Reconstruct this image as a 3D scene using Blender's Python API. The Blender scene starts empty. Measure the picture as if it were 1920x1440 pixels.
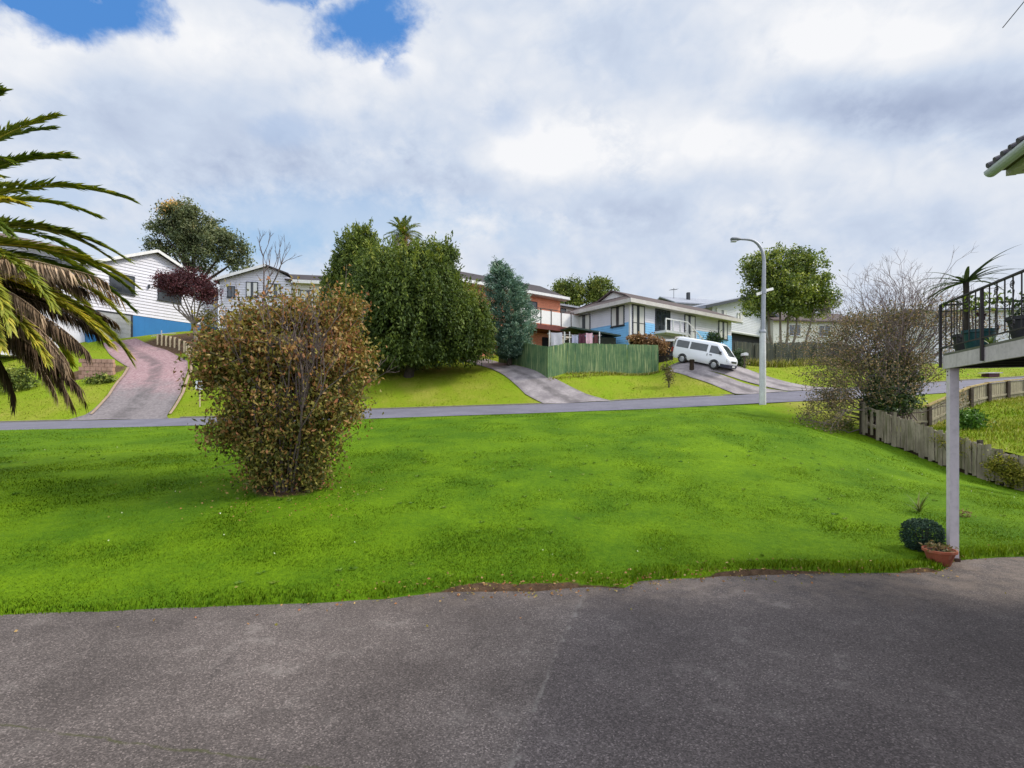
import bpy, math, random
import numpy as np
from mathutils import Vector, Matrix

random.seed(11)
rng = np.random.default_rng(11)
PI = math.pi
scene = bpy.context.scene
col = scene.collection

# ------------------------------------------------------------------ camera
F, HZ, CAMZ = 960.0, 770.0, 2.1          # survey scale used to turn sight lines into places


def at(px, py, d):
    """a point on the ground or on a thing, found from a sight line and its distance"""
    return np.array([(px - 960.0) / F * d, d, CAMZ + (HZ - py) / F * d])


cam = bpy.data.cameras.new('camera')
cam_o = bpy.data.objects.new('camera', cam)
col.objects.link(cam_o)
cam.sensor_width = 36.0
cam.lens = 18.0
cam.shift_y = 50.0 / 1920.0
cam.clip_start = 0.05
cam.clip_end = 6000.0
cam_o.location = (0, 0, CAMZ)
cam_o.rotation_euler = (PI / 2, 0, 0)
scene.camera = cam_o
scene.view_settings.view_transform = 'Standard'
scene.view_settings.look = 'None'
scene.view_settings.exposure = 0
scene.view_settings.gamma = 1

# ------------------------------------------------------------------ colour and material helpers


def lin(r, g, b, k=1.0):
    def f(c):
        c /= 255.0
        return (c / 12.92 if c <= 0.04045 else ((c + 0.055) / 1.055) ** 2.4) * k
    return (f(r), f(g), f(b), 1.0)


class NT:
    def __init__(self, tree):
        self.t = tree
        self.n = tree.nodes
        self.l = tree.links

    def node(self, typ, **kw):
        nd = self.n.new(typ)
        for k, v in kw.items():
            setattr(nd, k, v)
        return nd

    def put(self, sock, v):
        if isinstance(v, bpy.types.NodeSocket):
            self.l.new(v, sock)
        else:
            sock.default_value = v

    def math(self, op, a, b=None, c=None, clamp=False):
        nd = self.node('ShaderNodeMath', operation=op, use_clamp=clamp)
        self.put(nd.inputs[0], a)
        if b is not None:
            self.put(nd.inputs[1], b)
        if c is not None:
            self.put(nd.inputs[2], c)
        return nd.outputs[0]

    def noise(self, vec, scale, detail=4.0, rough=0.55, dist=0.0):
        nd = self.node('ShaderNodeTexNoise')
        if vec is not None:
            self.put(nd.inputs['Vector'], vec)
        nd.inputs['Scale'].default_value = scale
        nd.inputs['Detail'].default_value = detail
        nd.inputs['Roughness'].default_value = rough
        nd.inputs['Distortion'].default_value = dist
        return nd.outputs['Fac']

    def mix(self, fac, a, b, blend='MIX'):
        nd = self.node('ShaderNodeMix', data_type='RGBA', blend_type=blend)
        self.put(nd.inputs[0], fac)
        self.put(nd.inputs[6], a)
        self.put(nd.inputs[7], b)
        return nd.outputs[2]

    def ramp(self, fac, stops, interp='LINEAR'):
        nd = self.node('ShaderNodeValToRGB')
        cr = nd.color_ramp
        cr.interpolation = interp
        while len(cr.elements) < len(stops):
            cr.elements.new(0.5)
        for e, (p, c) in zip(cr.elements, stops):
            e.position = p
            e.color = c if len(c) == 4 else (*c, 1)
        self.put(nd.inputs[0], fac)
        return nd.outputs[0]

    def smooth(self, v, lo, hi):
        nd = self.node('ShaderNodeMapRange', interpolation_type='SMOOTHSTEP')
        self.put(nd.inputs[0], v)
        nd.inputs[1].default_value = lo
        nd.inputs[2].default_value = hi
        nd.inputs[3].default_value = 0.0
        nd.inputs[4].default_value = 1.0
        return nd.outputs[0]


def new_mat(name):
    m = bpy.data.materials.new(name)
    m.use_nodes = True
    m.node_tree.nodes.clear()
    nt = NT(m.node_tree)
    out = nt.node('ShaderNodeOutputMaterial')
    return m, nt, out


def gray(v):
    return (v, v, v, 1.0)


def surf(name, c1, c2=None, rough=0.7, scale=6.0, amt=1.0, bump=0.0, bscale=None, metal=0.0, spec=0.4,
         streak=None, stretch=(1, 1, 1)):
    """weathered painted / stone / timber surface: two tones mixed by noise, optional bump"""
    m, nt, out = new_mat(name)
    p = nt.node('ShaderNodeBsdfPrincipled')
    tc = nt.node('ShaderNodeTexCoord')
    mp = nt.node('ShaderNodeMapping')
    mp.inputs['Scale'].default_value = stretch
    nt.l.new(tc.outputs['Object'], mp.inputs['Vector'])
    v = mp.outputs['Vector']
    if c2 is None:
        c2 = tuple(x * 0.82 for x in c1[:3]) + (1,)
    n = nt.noise(v, scale, 6, 0.62)
    f = nt.smooth(n, 0.5 - 0.3 / max(amt, 0.01), 0.5 + 0.3 / max(amt, 0.01))
    c = nt.mix(f, c1, c2)
    n2 = nt.noise(v, scale * 9.0, 3, 0.6)
    c = nt.mix(nt.math('MULTIPLY', nt.smooth(n2, 0.4, 0.75), 0.35), c, tuple(x * 0.6 for x in c2[:3]) + (1,))
    if streak is not None:
        mp2 = nt.node('ShaderNodeMapping')
        mp2.inputs['Scale'].default_value = (9, 9, 0.6)
        nt.l.new(tc.outputs['Object'], mp2.inputs['Vector'])
        ns = nt.noise(mp2.outputs['Vector'], 1.2, 4, 0.6)
        c = nt.mix(nt.math('MULTIPLY', nt.smooth(ns, 0.48, 0.72), 0.8), c, streak)
    nt.put(p.inputs['Base Color'], c)
    p.inputs['Roughness'].default_value = rough
    p.inputs['Metallic'].default_value = metal
    p.inputs['Specular IOR Level'].default_value = spec
    if bump:
        b = nt.node('ShaderNodeBump')
        b.inputs['Strength'].default_value = bump
        b.inputs['Distance'].default_value = 0.02
        nt.put(b.inputs['Height'], nt.noise(v, bscale or scale * 6, 5, 0.65))
        nt.l.new(b.outputs[0], p.inputs['Normal'])
    nt.l.new(p.outputs[0], out.inputs[0])
    return m


def foliage(name, stops, trans=0.25, rough=0.55, spec=0.25, gain=1.45):
    """leaf material: colour by each leaf's own tint (stored on the mesh), light passing through"""
    m, nt, out = new_mat(name)
    a = nt.node('ShaderNodeAttribute', attribute_name='tint')
    sep = nt.node('ShaderNodeSeparateColor')
    nt.l.new(a.outputs['Color'], sep.inputs[0])
    c = nt.ramp(sep.outputs[0], [(q, tuple(min(0.8, v * gain) for v in cc)) for q, cc in stops])
    p = nt.node('ShaderNodeBsdfPrincipled')
    nt.put(p.inputs['Base Color'], c)
    p.inputs['Roughness'].default_value = rough
    p.inputs['Specular IOR Level'].default_value = spec
    t = nt.node('ShaderNodeBsdfTranslucent')
    nt.put(t.inputs['Color'], nt.mix(1.0, c, (1.0, 1.0, 0.6, 1), 'MULTIPLY'))
    ms = nt.node('ShaderNodeMixShader')
    ms.inputs[0].default_value = trans
    nt.l.new(p.outputs[0], ms.inputs[1])
    nt.l.new(t.outputs[0], ms.inputs[2])
    nt.l.new(ms.outputs[0], out.inputs[0])
    return m


def glass(name, color, rough=0.08, spec=0.8):
    m, nt, out = new_mat(name)
    p = nt.node('ShaderNodeBsdfPrincipled')
    tc = nt.node('ShaderNodeTexCoord')
    n = nt.noise(tc.outputs['Object'], 1.3, 3, 0.6)
    c = nt.mix(nt.smooth(n, 0.3, 0.7), color, tuple(x * 0.55 for x in color[:3]) + (1,))
    nt.put(p.inputs['Base Color'], c)
    p.inputs['Roughness'].default_value = rough
    p.inputs['Specular IOR Level'].default_value = spec
    nt.l.new(p.outputs[0], out.inputs[0])
    return m


# ------------------------------------------------------------------ object helpers


def tag(o, label=None, cat=None, group=None, kind=None):
    if label:
        o['label'] = label
    if cat:
        o['category'] = cat
    if group:
        o['group'] = group
    if kind:
        o['kind'] = kind
    return o


def thing(name, label, cat, loc=(0, 0, 0), rotz=0.0, group=None):
    o = bpy.data.objects.new(name, None)
    o.empty_display_size = 0.3
    col.objects.link(o)
    o.location = tuple(float(x) for x in loc)
    o.rotation_euler = (0, 0, rotz)
    return tag(o, label, cat, group)


def mesh_arrays(name, V, faces, mat, parent=None, origin=None, tint=None, smooth=False, normals=None):
    """V (n,3); faces: (m,k) int array or a list of tuples"""
    V = np.asarray(V, dtype=np.float32)
    if origin is not None:
        V = V - np.asarray(origin, dtype=np.float32)
    me = bpy.data.meshes.new(name)
    if isinstance(faces, np.ndarray):
        m, k = faces.shape
        me.vertices.add(len(V))
        me.vertices.foreach_set('co', V.ravel())
        me.loops.add(m * k)
        me.polygons.add(m)
        me.loops.foreach_set('vertex_index', faces.astype(np.int32).ravel())
        me.polygons.foreach_set('loop_start', np.arange(0, m * k, k, dtype=np.int32))
        me.update(calc_edges=True)
    else:
        me.from_pydata([tuple(v) for v in V], [], [tuple(f) for f in faces])
        me.update()
    if tint is not None:
        tint = np.asarray(tint, dtype=np.float32)
        if tint.ndim == 1:
            tint = np.stack([tint, tint, tint], 1)
        a = me.color_attributes.new('tint', 'FLOAT_COLOR', 'POINT')
        buf = np.ones((len(V), 4), dtype=np.float32)
        buf[:, :3] = tint
        a.data.foreach_set('color', buf.ravel())
    if mat is not None:
        me.materials.append(mat)
    if smooth:
        me.polygons.foreach_set('use_smooth', [True] * len(me.polygons))
    if normals is not None:
        me.normals_split_custom_set_from_vertices(np.asarray(normals, dtype=np.float32).tolist())
    o = bpy.data.objects.new(name, me)
    col.objects.link(o)
    if parent is not None:
        o.parent = parent
    return o


class MB:
    """collects boxes, bars, tubes and prisms and links them as ONE mesh"""

    def __init__(self):
        self.v = []
        self.f = []

    def add(self, vs, fs):
        b = len(self.v)
        self.v += [tuple(float(c) for c in v) for v in vs]
        self.f += [tuple(b + i for i in f) for f in fs]

    def box(self, x0, x1, y0, y1, z0, z1):
        vs = [(x0, y0, z0), (x1, y0, z0), (x1, y1, z0), (x0, y1, z0),
              (x0, y0, z1), (x1, y0, z1), (x1, y1, z1), (x0, y1, z1)]
        self.add(vs, [(0, 3, 2, 1), (4, 5, 6, 7), (0, 1, 5, 4), (1, 2, 6, 5), (2, 3, 7, 6), (3, 0, 4, 7)])

    def bar(self, p0, p1, w, h, up=(0, 0, 1)):
        p0, p1, up = Vector(p0), Vector(p1), Vector(up)
        d = (p1 - p0).normalized()
        s = d.cross(up)
        if s.length < 1e-4:
            s = d.cross(Vector((1, 0, 0)))
        s.normalize()
        u = s.cross(d).normalized()
        vs = []
        for p in (p0, p1):
            for a, b in ((-1, -1), (1, -1), (1, 1), (-1, 1)):
                vs.append(p + s * (a * w / 2) + u * (b * h / 2))
        self.add(vs, [(0, 1, 2, 3), (7, 6, 5, 4), (0, 4, 5, 1), (1, 5, 6, 2), (2, 6, 7, 3), (3, 7, 4, 0)])

    def tube(self, pts, radii, n=8, cap=True):
        pts = [Vector(p) for p in pts]
        if not hasattr(radii, '__len__'):
            radii = [radii] * len(pts)
        rings = []
        ref = Vector((0.31, 0.17, 0.93))
        vs = []
        for i, p in enumerate(pts):
            d = (pts[min(i + 1, len(pts) - 1)] - pts[max(i - 1, 0)]).normalized()
            s = d.cross(ref)
            if s.length < 0.05:
                s = d.cross(Vector((1, 0, 0)))
            s.normalize()
            u = s.cross(d)
            for k in range(n):
                a = 2 * PI * k / n
                vs.append(p + s * (math.cos(a) * radii[i]) + u * (math.sin(a) * radii[i]))
        fs = []
        for i in range(len(pts) - 1):
            for k in range(n):
                fs.append((i * n + k, i * n + (k + 1) % n, (i + 1) * n + (k + 1) % n, (i + 1) * n + k))
        if cap:
            fs.append(tuple(range(n - 1, -1, -1)))
            fs.append(tuple((len(pts) - 1) * n + k for k in range(n)))
        self.add(vs, fs)

    def lathe(self, prof, n=20, cx=0.0, cy=0.0):
        vs, fs = [], []
        for r, z in prof:
            for k in range(n):
                a = 2 * PI * k / n
                vs.append((cx + r * math.cos(a), cy + r * math.sin(a), z))
        for i in range(len(prof) - 1):
            for k in range(n):
                fs.append((i * n + k, i * n + (k + 1) % n, (i + 1) * n + (k + 1) % n, (i + 1) * n + k))
        fs.append(tuple(range(n - 1, -1, -1)))
        fs.append(tuple((len(prof) - 1) * n + k for k in range(n)))
        self.add(vs, fs)

    def slab(self, pts, thick):
        """a flat polygon with thickness downwards (roof planes)"""
        n = len(pts)
        top = [Vector(p) for p in pts]
        bot = [p - Vector((0, 0, thick)) for p in top]
        fs = [tuple(range(n)), tuple(range(2 * n - 1, n - 1, -1))]
        for i in range(n):
            j = (i + 1) % n
            fs.append((i, i + n, j + n, j))
        self.add(top + bot, fs)

    def poly(self, pts):
        self.add(pts, [tuple(range(len(pts)))])

    def build(self, name, mat, parent=None, origin=None, smooth=False):
        o = mesh_arrays(name, np.array(self.v), self.f, mat, parent, origin)
        if smooth:
            me = o.data
            me.polygons.foreach_set('use_smooth', [True] * len(me.polygons))
            try:
                me.set_sharp_from_angle(angle=math.radians(40))
            except Exception:
                pass
        return o


# ------------------------------------------------------------------ terrain


def tps(P, z, lam=0.01):
    P = np.asarray(P, float)
    z = np.asarray(z, float)
    n = len(P)
    d2 = ((P[:, None, :] - P[None, :, :]) ** 2).sum(-1)
    K = 0.5 * d2 * np.log(d2 + 1e-9) + lam * np.eye(n)
    Q = np.hstack([np.ones((n, 1)), P])
    A = np.zeros((n + 3, n + 3))
    A[:n, :n] = K
    A[:n, n:] = Q
    A[n:, :n] = Q.T
    sol = np.linalg.solve(A, np.concatenate([z, np.zeros(3)]))
    w, a = sol[:n], sol[n:]

    def f(x, y):
        x = np.asarray(x, float)
        y = np.asarray(y, float)
        out = np.empty(x.shape)
        xf, yf, of = x.ravel(), y.ravel(), out.ravel()
        for s in range(0, xf.size, 20000):
            xx, yy = xf[s:s + 20000], yf[s:s + 20000]
            dd = (xx[:, None] - P[None, :, 0]) ** 2 + (yy[:, None] - P[None, :, 1]) ** 2
            of[s:s + 20000] = (0.5 * dd * np.log(dd + 1e-9)) @ w + a[0] + a[1] * xx + a[2] * yy
        return of.reshape(x.shape)
    return f


# front edge of the lawn on the asphalt (asphalt lies at z = 0)
EDGE_PX = [(-700, 1168), (-300, 1162), (0, 1155), (300, 1143), (600, 1131), (770, 1119), (830, 1112), (930, 1110), (1000, 1111),
           (1080, 1103), (1170, 1104), (1200, 1091), (1350, 1082), (1500, 1077), (1700, 1076), (1765, 1073), (1790, 1052), (1850, 1047),
           (1920, 1044), (2300, 1040)]
EDGE = np.array([at(px, py, CAMZ * F / (py - HZ))[:2] for px, py in EDGE_PX])
EDGE = np.vstack([[-40, 5.0], EDGE, [60, 7.6]])


def edge_y(x):
    return np.interp(x, EDGE[:, 0], EDGE[:, 1])


NEAR = np.array([at(*p) for p in [(-900, 822, 20.5), (-200, 814, 21.6), (0, 808, 22), (400, 797, 23.1), (700, 785, 24), (1000, 775, 24.9),
                                  (1240, 766, 25.7), (1430, 756, 26.3), (1620, 747, 26.9), (1800, 735, 27.6), (2300, 705, 30)]])
FAR = np.array([at(*p) for p in [(-700, 803, 26.6), (-200, 796, 27.6), (0, 793, 28), (400, 783, 28.8), (690, 769, 29.4), (1030, 758, 30),
                                 (1140, 753, 30.4), (1234, 748.5, 30.8), (1385, 741, 31.4), (1470, 735, 32), (1610, 728, 32.8), (1780, 716, 33.8), (2200, 690, 36)]])


def near_yz(x):
    return np.interp(x, NEAR[:, 0], NEAR[:, 1]), np.interp(x, NEAR[:, 0], NEAR[:, 2])


def far_yz(x):
    return np.interp(x, FAR[:, 0], FAR[:, 1]), np.interp(x, FAR[:, 0], FAR[:, 2])


ctrl = [(x, edge_y(x) + 0.15, 0.05) for x in (-25, -15, -8, -4, 0, 3, 6, 8, 12, 20)]
ctrl += [(-4.3, 9.8, 0.59), (-10, 9, 0.62), (-18, 10, 0.7), (-26, 14, 0.9), (-12, 16, 1.0), (-4, 16, 1.25), (0, 12, 0.78), (4, 18, 1.6), (6, 12, 0.62),
         (10, 18, 1.5), (10, 12, 0.22), (8, 8.6, 0.08), (13, 10, -0.02), (13.8, 14, -0.09), (13.8, 16.65, 0.33), (13.8, 20.5, 1.18),
         (25, 9, 0.2), (40, 10, 0.4), (30, 18, 1.6), (45, 20, 2.6), (-45, 12, 0.6), (20, 20, 1.5),
         (0, -10, 0.02), (25, -10, 0.02), (-25, -10, 0.02), (0, 1, 0.02), (10, 1, 0.02), (-10, 1, 0.02)]
for x in np.linspace(-40, 42, 22):
    y, z = near_yz(x)
    ctrl.append((x, y, z))
    y, z = far_yz(x)
    ctrl.append((x, y, z))
FARPTS = [(0, 745, 31), (100, 738, 31), (-150, 740, 33), (0, 715, 34.5), (205, 741, 31), (330, 722, 32.5), (245, 695, 35.5), (350, 690, 35.5),
          (170, 700, 35.5), (290, 650, 42), (230, 645, 42.5), (165, 642, 42), (60, 655, 42), (370, 640, 42.5), (400, 625, 45.5), (450, 690, 36),
          (520, 628, 47), (600, 728, 31.5), (600, 660, 40), (760, 705, 34), (860, 697, 35.2), (650, 683, 38), (760, 662, 44), (910, 684, 38.5),
          (1026, 710, 33), (1140, 700, 35.2), (1233, 698, 37), (1060, 660, 42), (1278, 682, 35.8), (1337, 694, 34.15), (1310, 697, 34.2),
          (1450, 690, 37.2), (1560, 688, 38), (1500, 706, 35.4), (1181, 655, 42), (1372, 664, 50), (1430, 668, 48), (1640, 690, 40),
          (1800, 690, 42), (1900, 688, 44), (2100, 680, 44), (1700, 706, 36), (1250, 722, 33.4)]
ctrl += [tuple(at(*p)) for p in FARPTS]
ctrl += [(-50, 46, 6.5), (-50, 34, 3.0), (-20, 60, 10.5), (0, 62, 9.0), (20, 64, 9.0), (40, 62, 8.0), (55, 40, 6.0), (-45, 62, 9.5), (55, 60, 7.0),
         (-30, 76, 9.5), (0, 78, 8.5), (30, 78, 8.0), (58, 78, 6.0), (-58, 78, 8.0)]
ctrl = np.array(ctrl)
h_raw = tps(ctrl[:, :2], ctrl[:, 2], 0.02)

# the neighbour's raised lawn behind the old paling fence
FENCE_X = 14.0
c2 = np.array([(14.1, 12.5, 0.62), (14.1, 14, 0.84), (14.1, 16.6, 1.2), (14.1, 20.4, 1.42), (17.5, 21.5, 1.38), (20.5, 23, 2.22), (25.9, 26, 2.8),
               (18, 16, 1.5), (22, 19, 2.0), (18, 12, 0.9), (30, 24, 3.0), (30, 14, 1.6), (40, 27, 3.8), (36, 18, 2.6), (24, 12, 1.2)])
h2 = tps(c2[:, :2], c2[:, 2], 0.02)


def h(x, y):
    return h_raw(np.asarray(x, float), np.asarray(y, float))


def hz(x, y):
    return float(h(np.array([x]), np.array([y]))[0])


def hz2(x, y):
    return float(h2(np.array([x]), np.array([y]))[0])


# second, newer boundary fence along the street (line of posts)
F2 = [(14.15, 20.75), (17.5, 21.6), (20.6, 23.1), (22.2, 23.95), (24.1, 25.0), (26.0, 26.0), (29.5, 27.4), (34, 28.6)]


def in_neighbour(x, y):
    fx = np.array([p[0] for p in F2] + [60.0])
    fy = np.array([p[1] for p in F2] + [33.0])
    return (x > FENCE_X) & (y > 12.0) & (y < np.interp(x, fx, fy))


# smooth random field for tints and unevenness
def value_noise(x, y, scale, seed):
    r = np.random.default_rng(seed)
    T = r.random((256, 256))
    X = x * scale + 1000.0
    Y = y * scale + 1000.0
    xi, yi = np.floor(X).astype(int), np.floor(Y).astype(int)
    fx, fy = X - xi, Y - yi
    fx, fy = fx * fx * (3 - 2 * fx), fy * fy * (3 - 2 * fy)
    a, b = T[xi % 256, yi % 256], T[(xi + 1) % 256, yi % 256]
    c, d = T[xi % 256, (yi + 1) % 256], T[(xi + 1) % 256, (yi + 1) % 256]
    return (a * (1 - fx) + b * fx) * (1 - fy) + (c * (1 - fx) + d * fx) * fy


def fbm(x, y, scale, seed, octs=4):
    s, amp, tot = 0, 1.0, 0
    for k in range(octs):
        s = s + amp * value_noise(x, y, scale * 2 ** k, seed + k)
        tot += amp
        amp *= 0.55
    return s / tot


def yellowness(x, y):
    """how dry and yellow the turf is: fresh green on the near lawn, yellow-green on the far verge"""
    ny, _ = near_yz(x)
    far = np.clip((y - ny) / 3.0, 0, 1)
    shoulder = np.clip((x - 10.0) / 4.0, 0, 1) * np.clip((y - 18.5) / 3.5, 0, 1)
    return np.clip(0.12 + 0.48 * far + 0.55 * shoulder * (1 - far) + 0.32 * (fbm(x, y, 0.35, 3) - 0.5) + 0.25 * (fbm(x, y, 1.7, 9) - 0.5), 0, 1)


def bare(x, y):
    """bare soil and mulch: ragged strip against the asphalt, mulched bank by the blue house"""
    e = y - edge_y(x)
    soil = np.exp(-((x - 0.1) / 1.0) ** 2) * 0.17 + np.exp(-((x - 3.3) / 0.9) ** 2) * 0.13 + np.exp(-((x - 5.3) / 0.4) ** 2) * 0.12 + 0.02
    soil = soil * (0.55 + 0.9 * fbm(x, y, 2.3, 21))
    s = np.clip((soil - e) / 0.08, 0, 1)
    b = np.exp(-(((x + 26.5) / 5.0) ** 2 + ((y - 43.3) / 4.6) ** 2) ** 2)
    b2 = np.exp(-(((x + 29.0) / 2.0) ** 2 + ((y - 35.4) / 2.0) ** 2) ** 2)
    tree = 0.8 * np.exp(-(((x + 4.33) / 0.75) ** 2 + ((y - 9.8) / 0.6) ** 2))
    v = np.exp(-(((x + 9.0) / 1.2) ** 2 + ((y - 30.9) / 0.4) ** 2)) * 0.6
    return np.clip(np.maximum.reduce([s, b, b2, tree, v]), 0, 1)


XS = np.concatenate([np.arange(-60, -16, 0.8), np.arange(-16, 20, 0.22), np.arange(20, 60.1, 0.8)])
YS = np.concatenate([np.arange(-14, 3, 1.0), np.arange(3, 9, 0.09), np.arange(9, 28, 0.25), np.arange(28, 46, 0.4), np.arange(46, 78.1, 1.0)])
GX, GY = np.meshgrid(XS, YS)
GZ = h(GX, GY)
e = GY - edge_y(GX)
t = np.clip((e + 0.08) / 0.16, 0, 1)
GZ = np.where(e < 0.5, -0.12 + (GZ + 0.12) * t * t * (3 - 2 * t), GZ)
GZ += (fbm(GX, GY, 1.3, 5) - 0.5) * 0.05 * np.clip(e, 0, 1)
ny, nz = near_yz(GX)
fy, fz = far_yz(GX)
inroad = np.clip(np.minimum(GY - ny - 0.05, fy - 0.05 - GY) / 0.3, 0, 1)
GZ -= 0.5 * inroad
GZ = np.where(in_neighbour(GX, GY) & (GX > FENCE_X + 0.25), np.minimum(GZ, h2(GX, GY) - 0.5), GZ)
gv = np.stack([GX, GY, GZ], -1).reshape(-1, 3)
nyy, nxx = GX.shape
idx = np.arange(nyy * nxx).reshape(nyy, nxx)
gf = np.stack([idx[:-1, :-1], idx[:-1, 1:], idx[1:, 1:], idx[1:, :-1]], -1).reshape(-1, 4)
rim = np.concatenate([idx[0, :], idx[1:, -1], idx[-1, -2::-1], idx[-2:0:-1, 0]])
c0 = np.array([0, 32.0])
rp = gv[rim]
dirs = rp[:, :2] - c0
dirs /= np.linalg.norm(dirs, axis=1)[:, None]
ring1 = np.column_stack([rp[:, :2] + dirs * 60, np.full(len(rim), 1.0)])
ring2 = np.column_stack([rp[:, :2] + dirs * 3500, np.full(len(rim), -30.0)])
n0 = len(gv)
allv = np.vstack([gv, ring1, ring2])
R = len(rim)
k = np.arange(R)
kn = (k + 1) % R
f1 = np.stack([rim[k], n0 + k, n0 + kn, rim[kn]], -1)
f2 = np.stack([n0 + k, n0 + R + k, n0 + R + kn, n0 + kn], -1)
allf = np.vstack([gf, f1, f2])
tint = np.zeros((len(allv), 3))
tint[:, 0] = yellowness(allv[:, 0], allv[:, 1])
tint[:, 1] = bare(allv[:, 0], allv[:, 1])


def turf_material():
    m, nt, out = new_mat('turf')
    a = nt.node('ShaderNodeAttribute', attribute_name='tint')
    sep = nt.node('ShaderNodeSeparateColor')
    nt.l.new(a.outputs['Color'], sep.inputs[0])
    tc = nt.node('ShaderNodeTexCoord')
    v = tc.outputs['Object']
    n1 = nt.noise(v, 0.55, 5, 0.6)
    n2 = nt.noise(v, 9.0, 5, 0.7)
    n3 = nt.noise(v, 60.0, 3, 0.7)
    y = nt.math('ADD', sep.outputs[0], nt.math('MULTIPLY', nt.math('SUBTRACT', n1, 0.5), 0.4))
    y = nt.math('ADD', y, nt.math('MULTIPLY', nt.math('SUBTRACT', n2, 0.5), 0.45), clamp=True)
    g = nt.ramp(y, [(0.0, (0.070, 0.155, 0.004)), (0.35, (0.178, 0.298, 0.005)), (0.62, (0.225, 0.275, 0.018)), (0.8, (0.32, 0.31, 0.05)), (1.0, (0.44, 0.37, 0.15))])
    g = nt.mix(nt.math('MULTIPLY', nt.smooth(n3, 0.42, 0.66), 0.55), g, nt.mix(1.0, g, (0.42, 0.5, 0.45, 1), 'MULTIPLY'))
    s = nt.ramp(n2, [(0.25, (0.04, 0.025, 0.015)), (0.6, (0.13, 0.08, 0.047)), (0.85, (0.32, 0.20, 0.115))])
    b = nt.math('ADD', sep.outputs[1], nt.math('MULTIPLY', nt.math('SUBTRACT', n2, 0.5), 0.6))
    c = nt.mix(nt.smooth(b, 0.35, 0.6), g, s)
    p = nt.node('ShaderNodeBsdfPrincipled')
    nt.put(p.inputs['Base Color'], c)
    p.inputs['Roughness'].default_value = 0.9
    p.inputs['Specular IOR Level'].default_value = 0.1
    bp = nt.node('ShaderNodeBump')
    bp.inputs['Strength'].default_value = 0.8
    bp.inputs['Distance'].default_value = 0.06
    nt.put(bp.inputs['Height'], nt.math('ADD', nt.math('MULTIPLY', n3, 0.5), n2))
    nt.l.new(bp.outputs[0], p.inputs['Normal'])
    nt.l.new(p.outputs[0], out.inputs[0])
    return m


TURF = turf_material()
ground = mesh_arrays('ground', allv, allf, TURF, tint=tint, smooth=True)
tag(ground, kind='structure')

# neighbour's lawn sheet
nx_ = np.concatenate([[14.04], np.arange(14.3, 46, 0.4)])
rows = []
ft = np.linspace(0, 1, 50)
fx_ = np.array([p[0] for p in F2] + [60.0])
fy_ = np.array([p[1] for p in F2] + [33.0])
LX = np.repeat(nx_[None, :], 50, 0)
LY = 12.0 + (np.interp(LX, fx_, fy_) + 0.35 - 12.0) * ft[:, None]
LZ = h2(LX, LY) + (fbm(LX, LY, 0.9, 31) - 0.5) * 0.1
lv = np.stack([LX, LY, LZ], -1).reshape(-1, 3)
li = np.arange(LX.size).reshape(LX.shape)
lf = np.stack([li[:-1, :-1], li[:-1, 1:], li[1:, 1:], li[1:, :-1]], -1).reshape(-1, 4)
ltint = np.zeros((len(lv), 3))
ltint[:, 0] = np.clip(0.62 + 0.7 * (fbm(lv[:, 0], lv[:, 1], 0.6, 41) - 0.5), 0, 1)
lawn2 = mesh_arrays('lawn', lv, lf, TURF, tint=ltint, smooth=True)
tag(lawn2, kind='structure')


# ------------------------------------------------------------------ asphalt, road, drives


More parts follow.
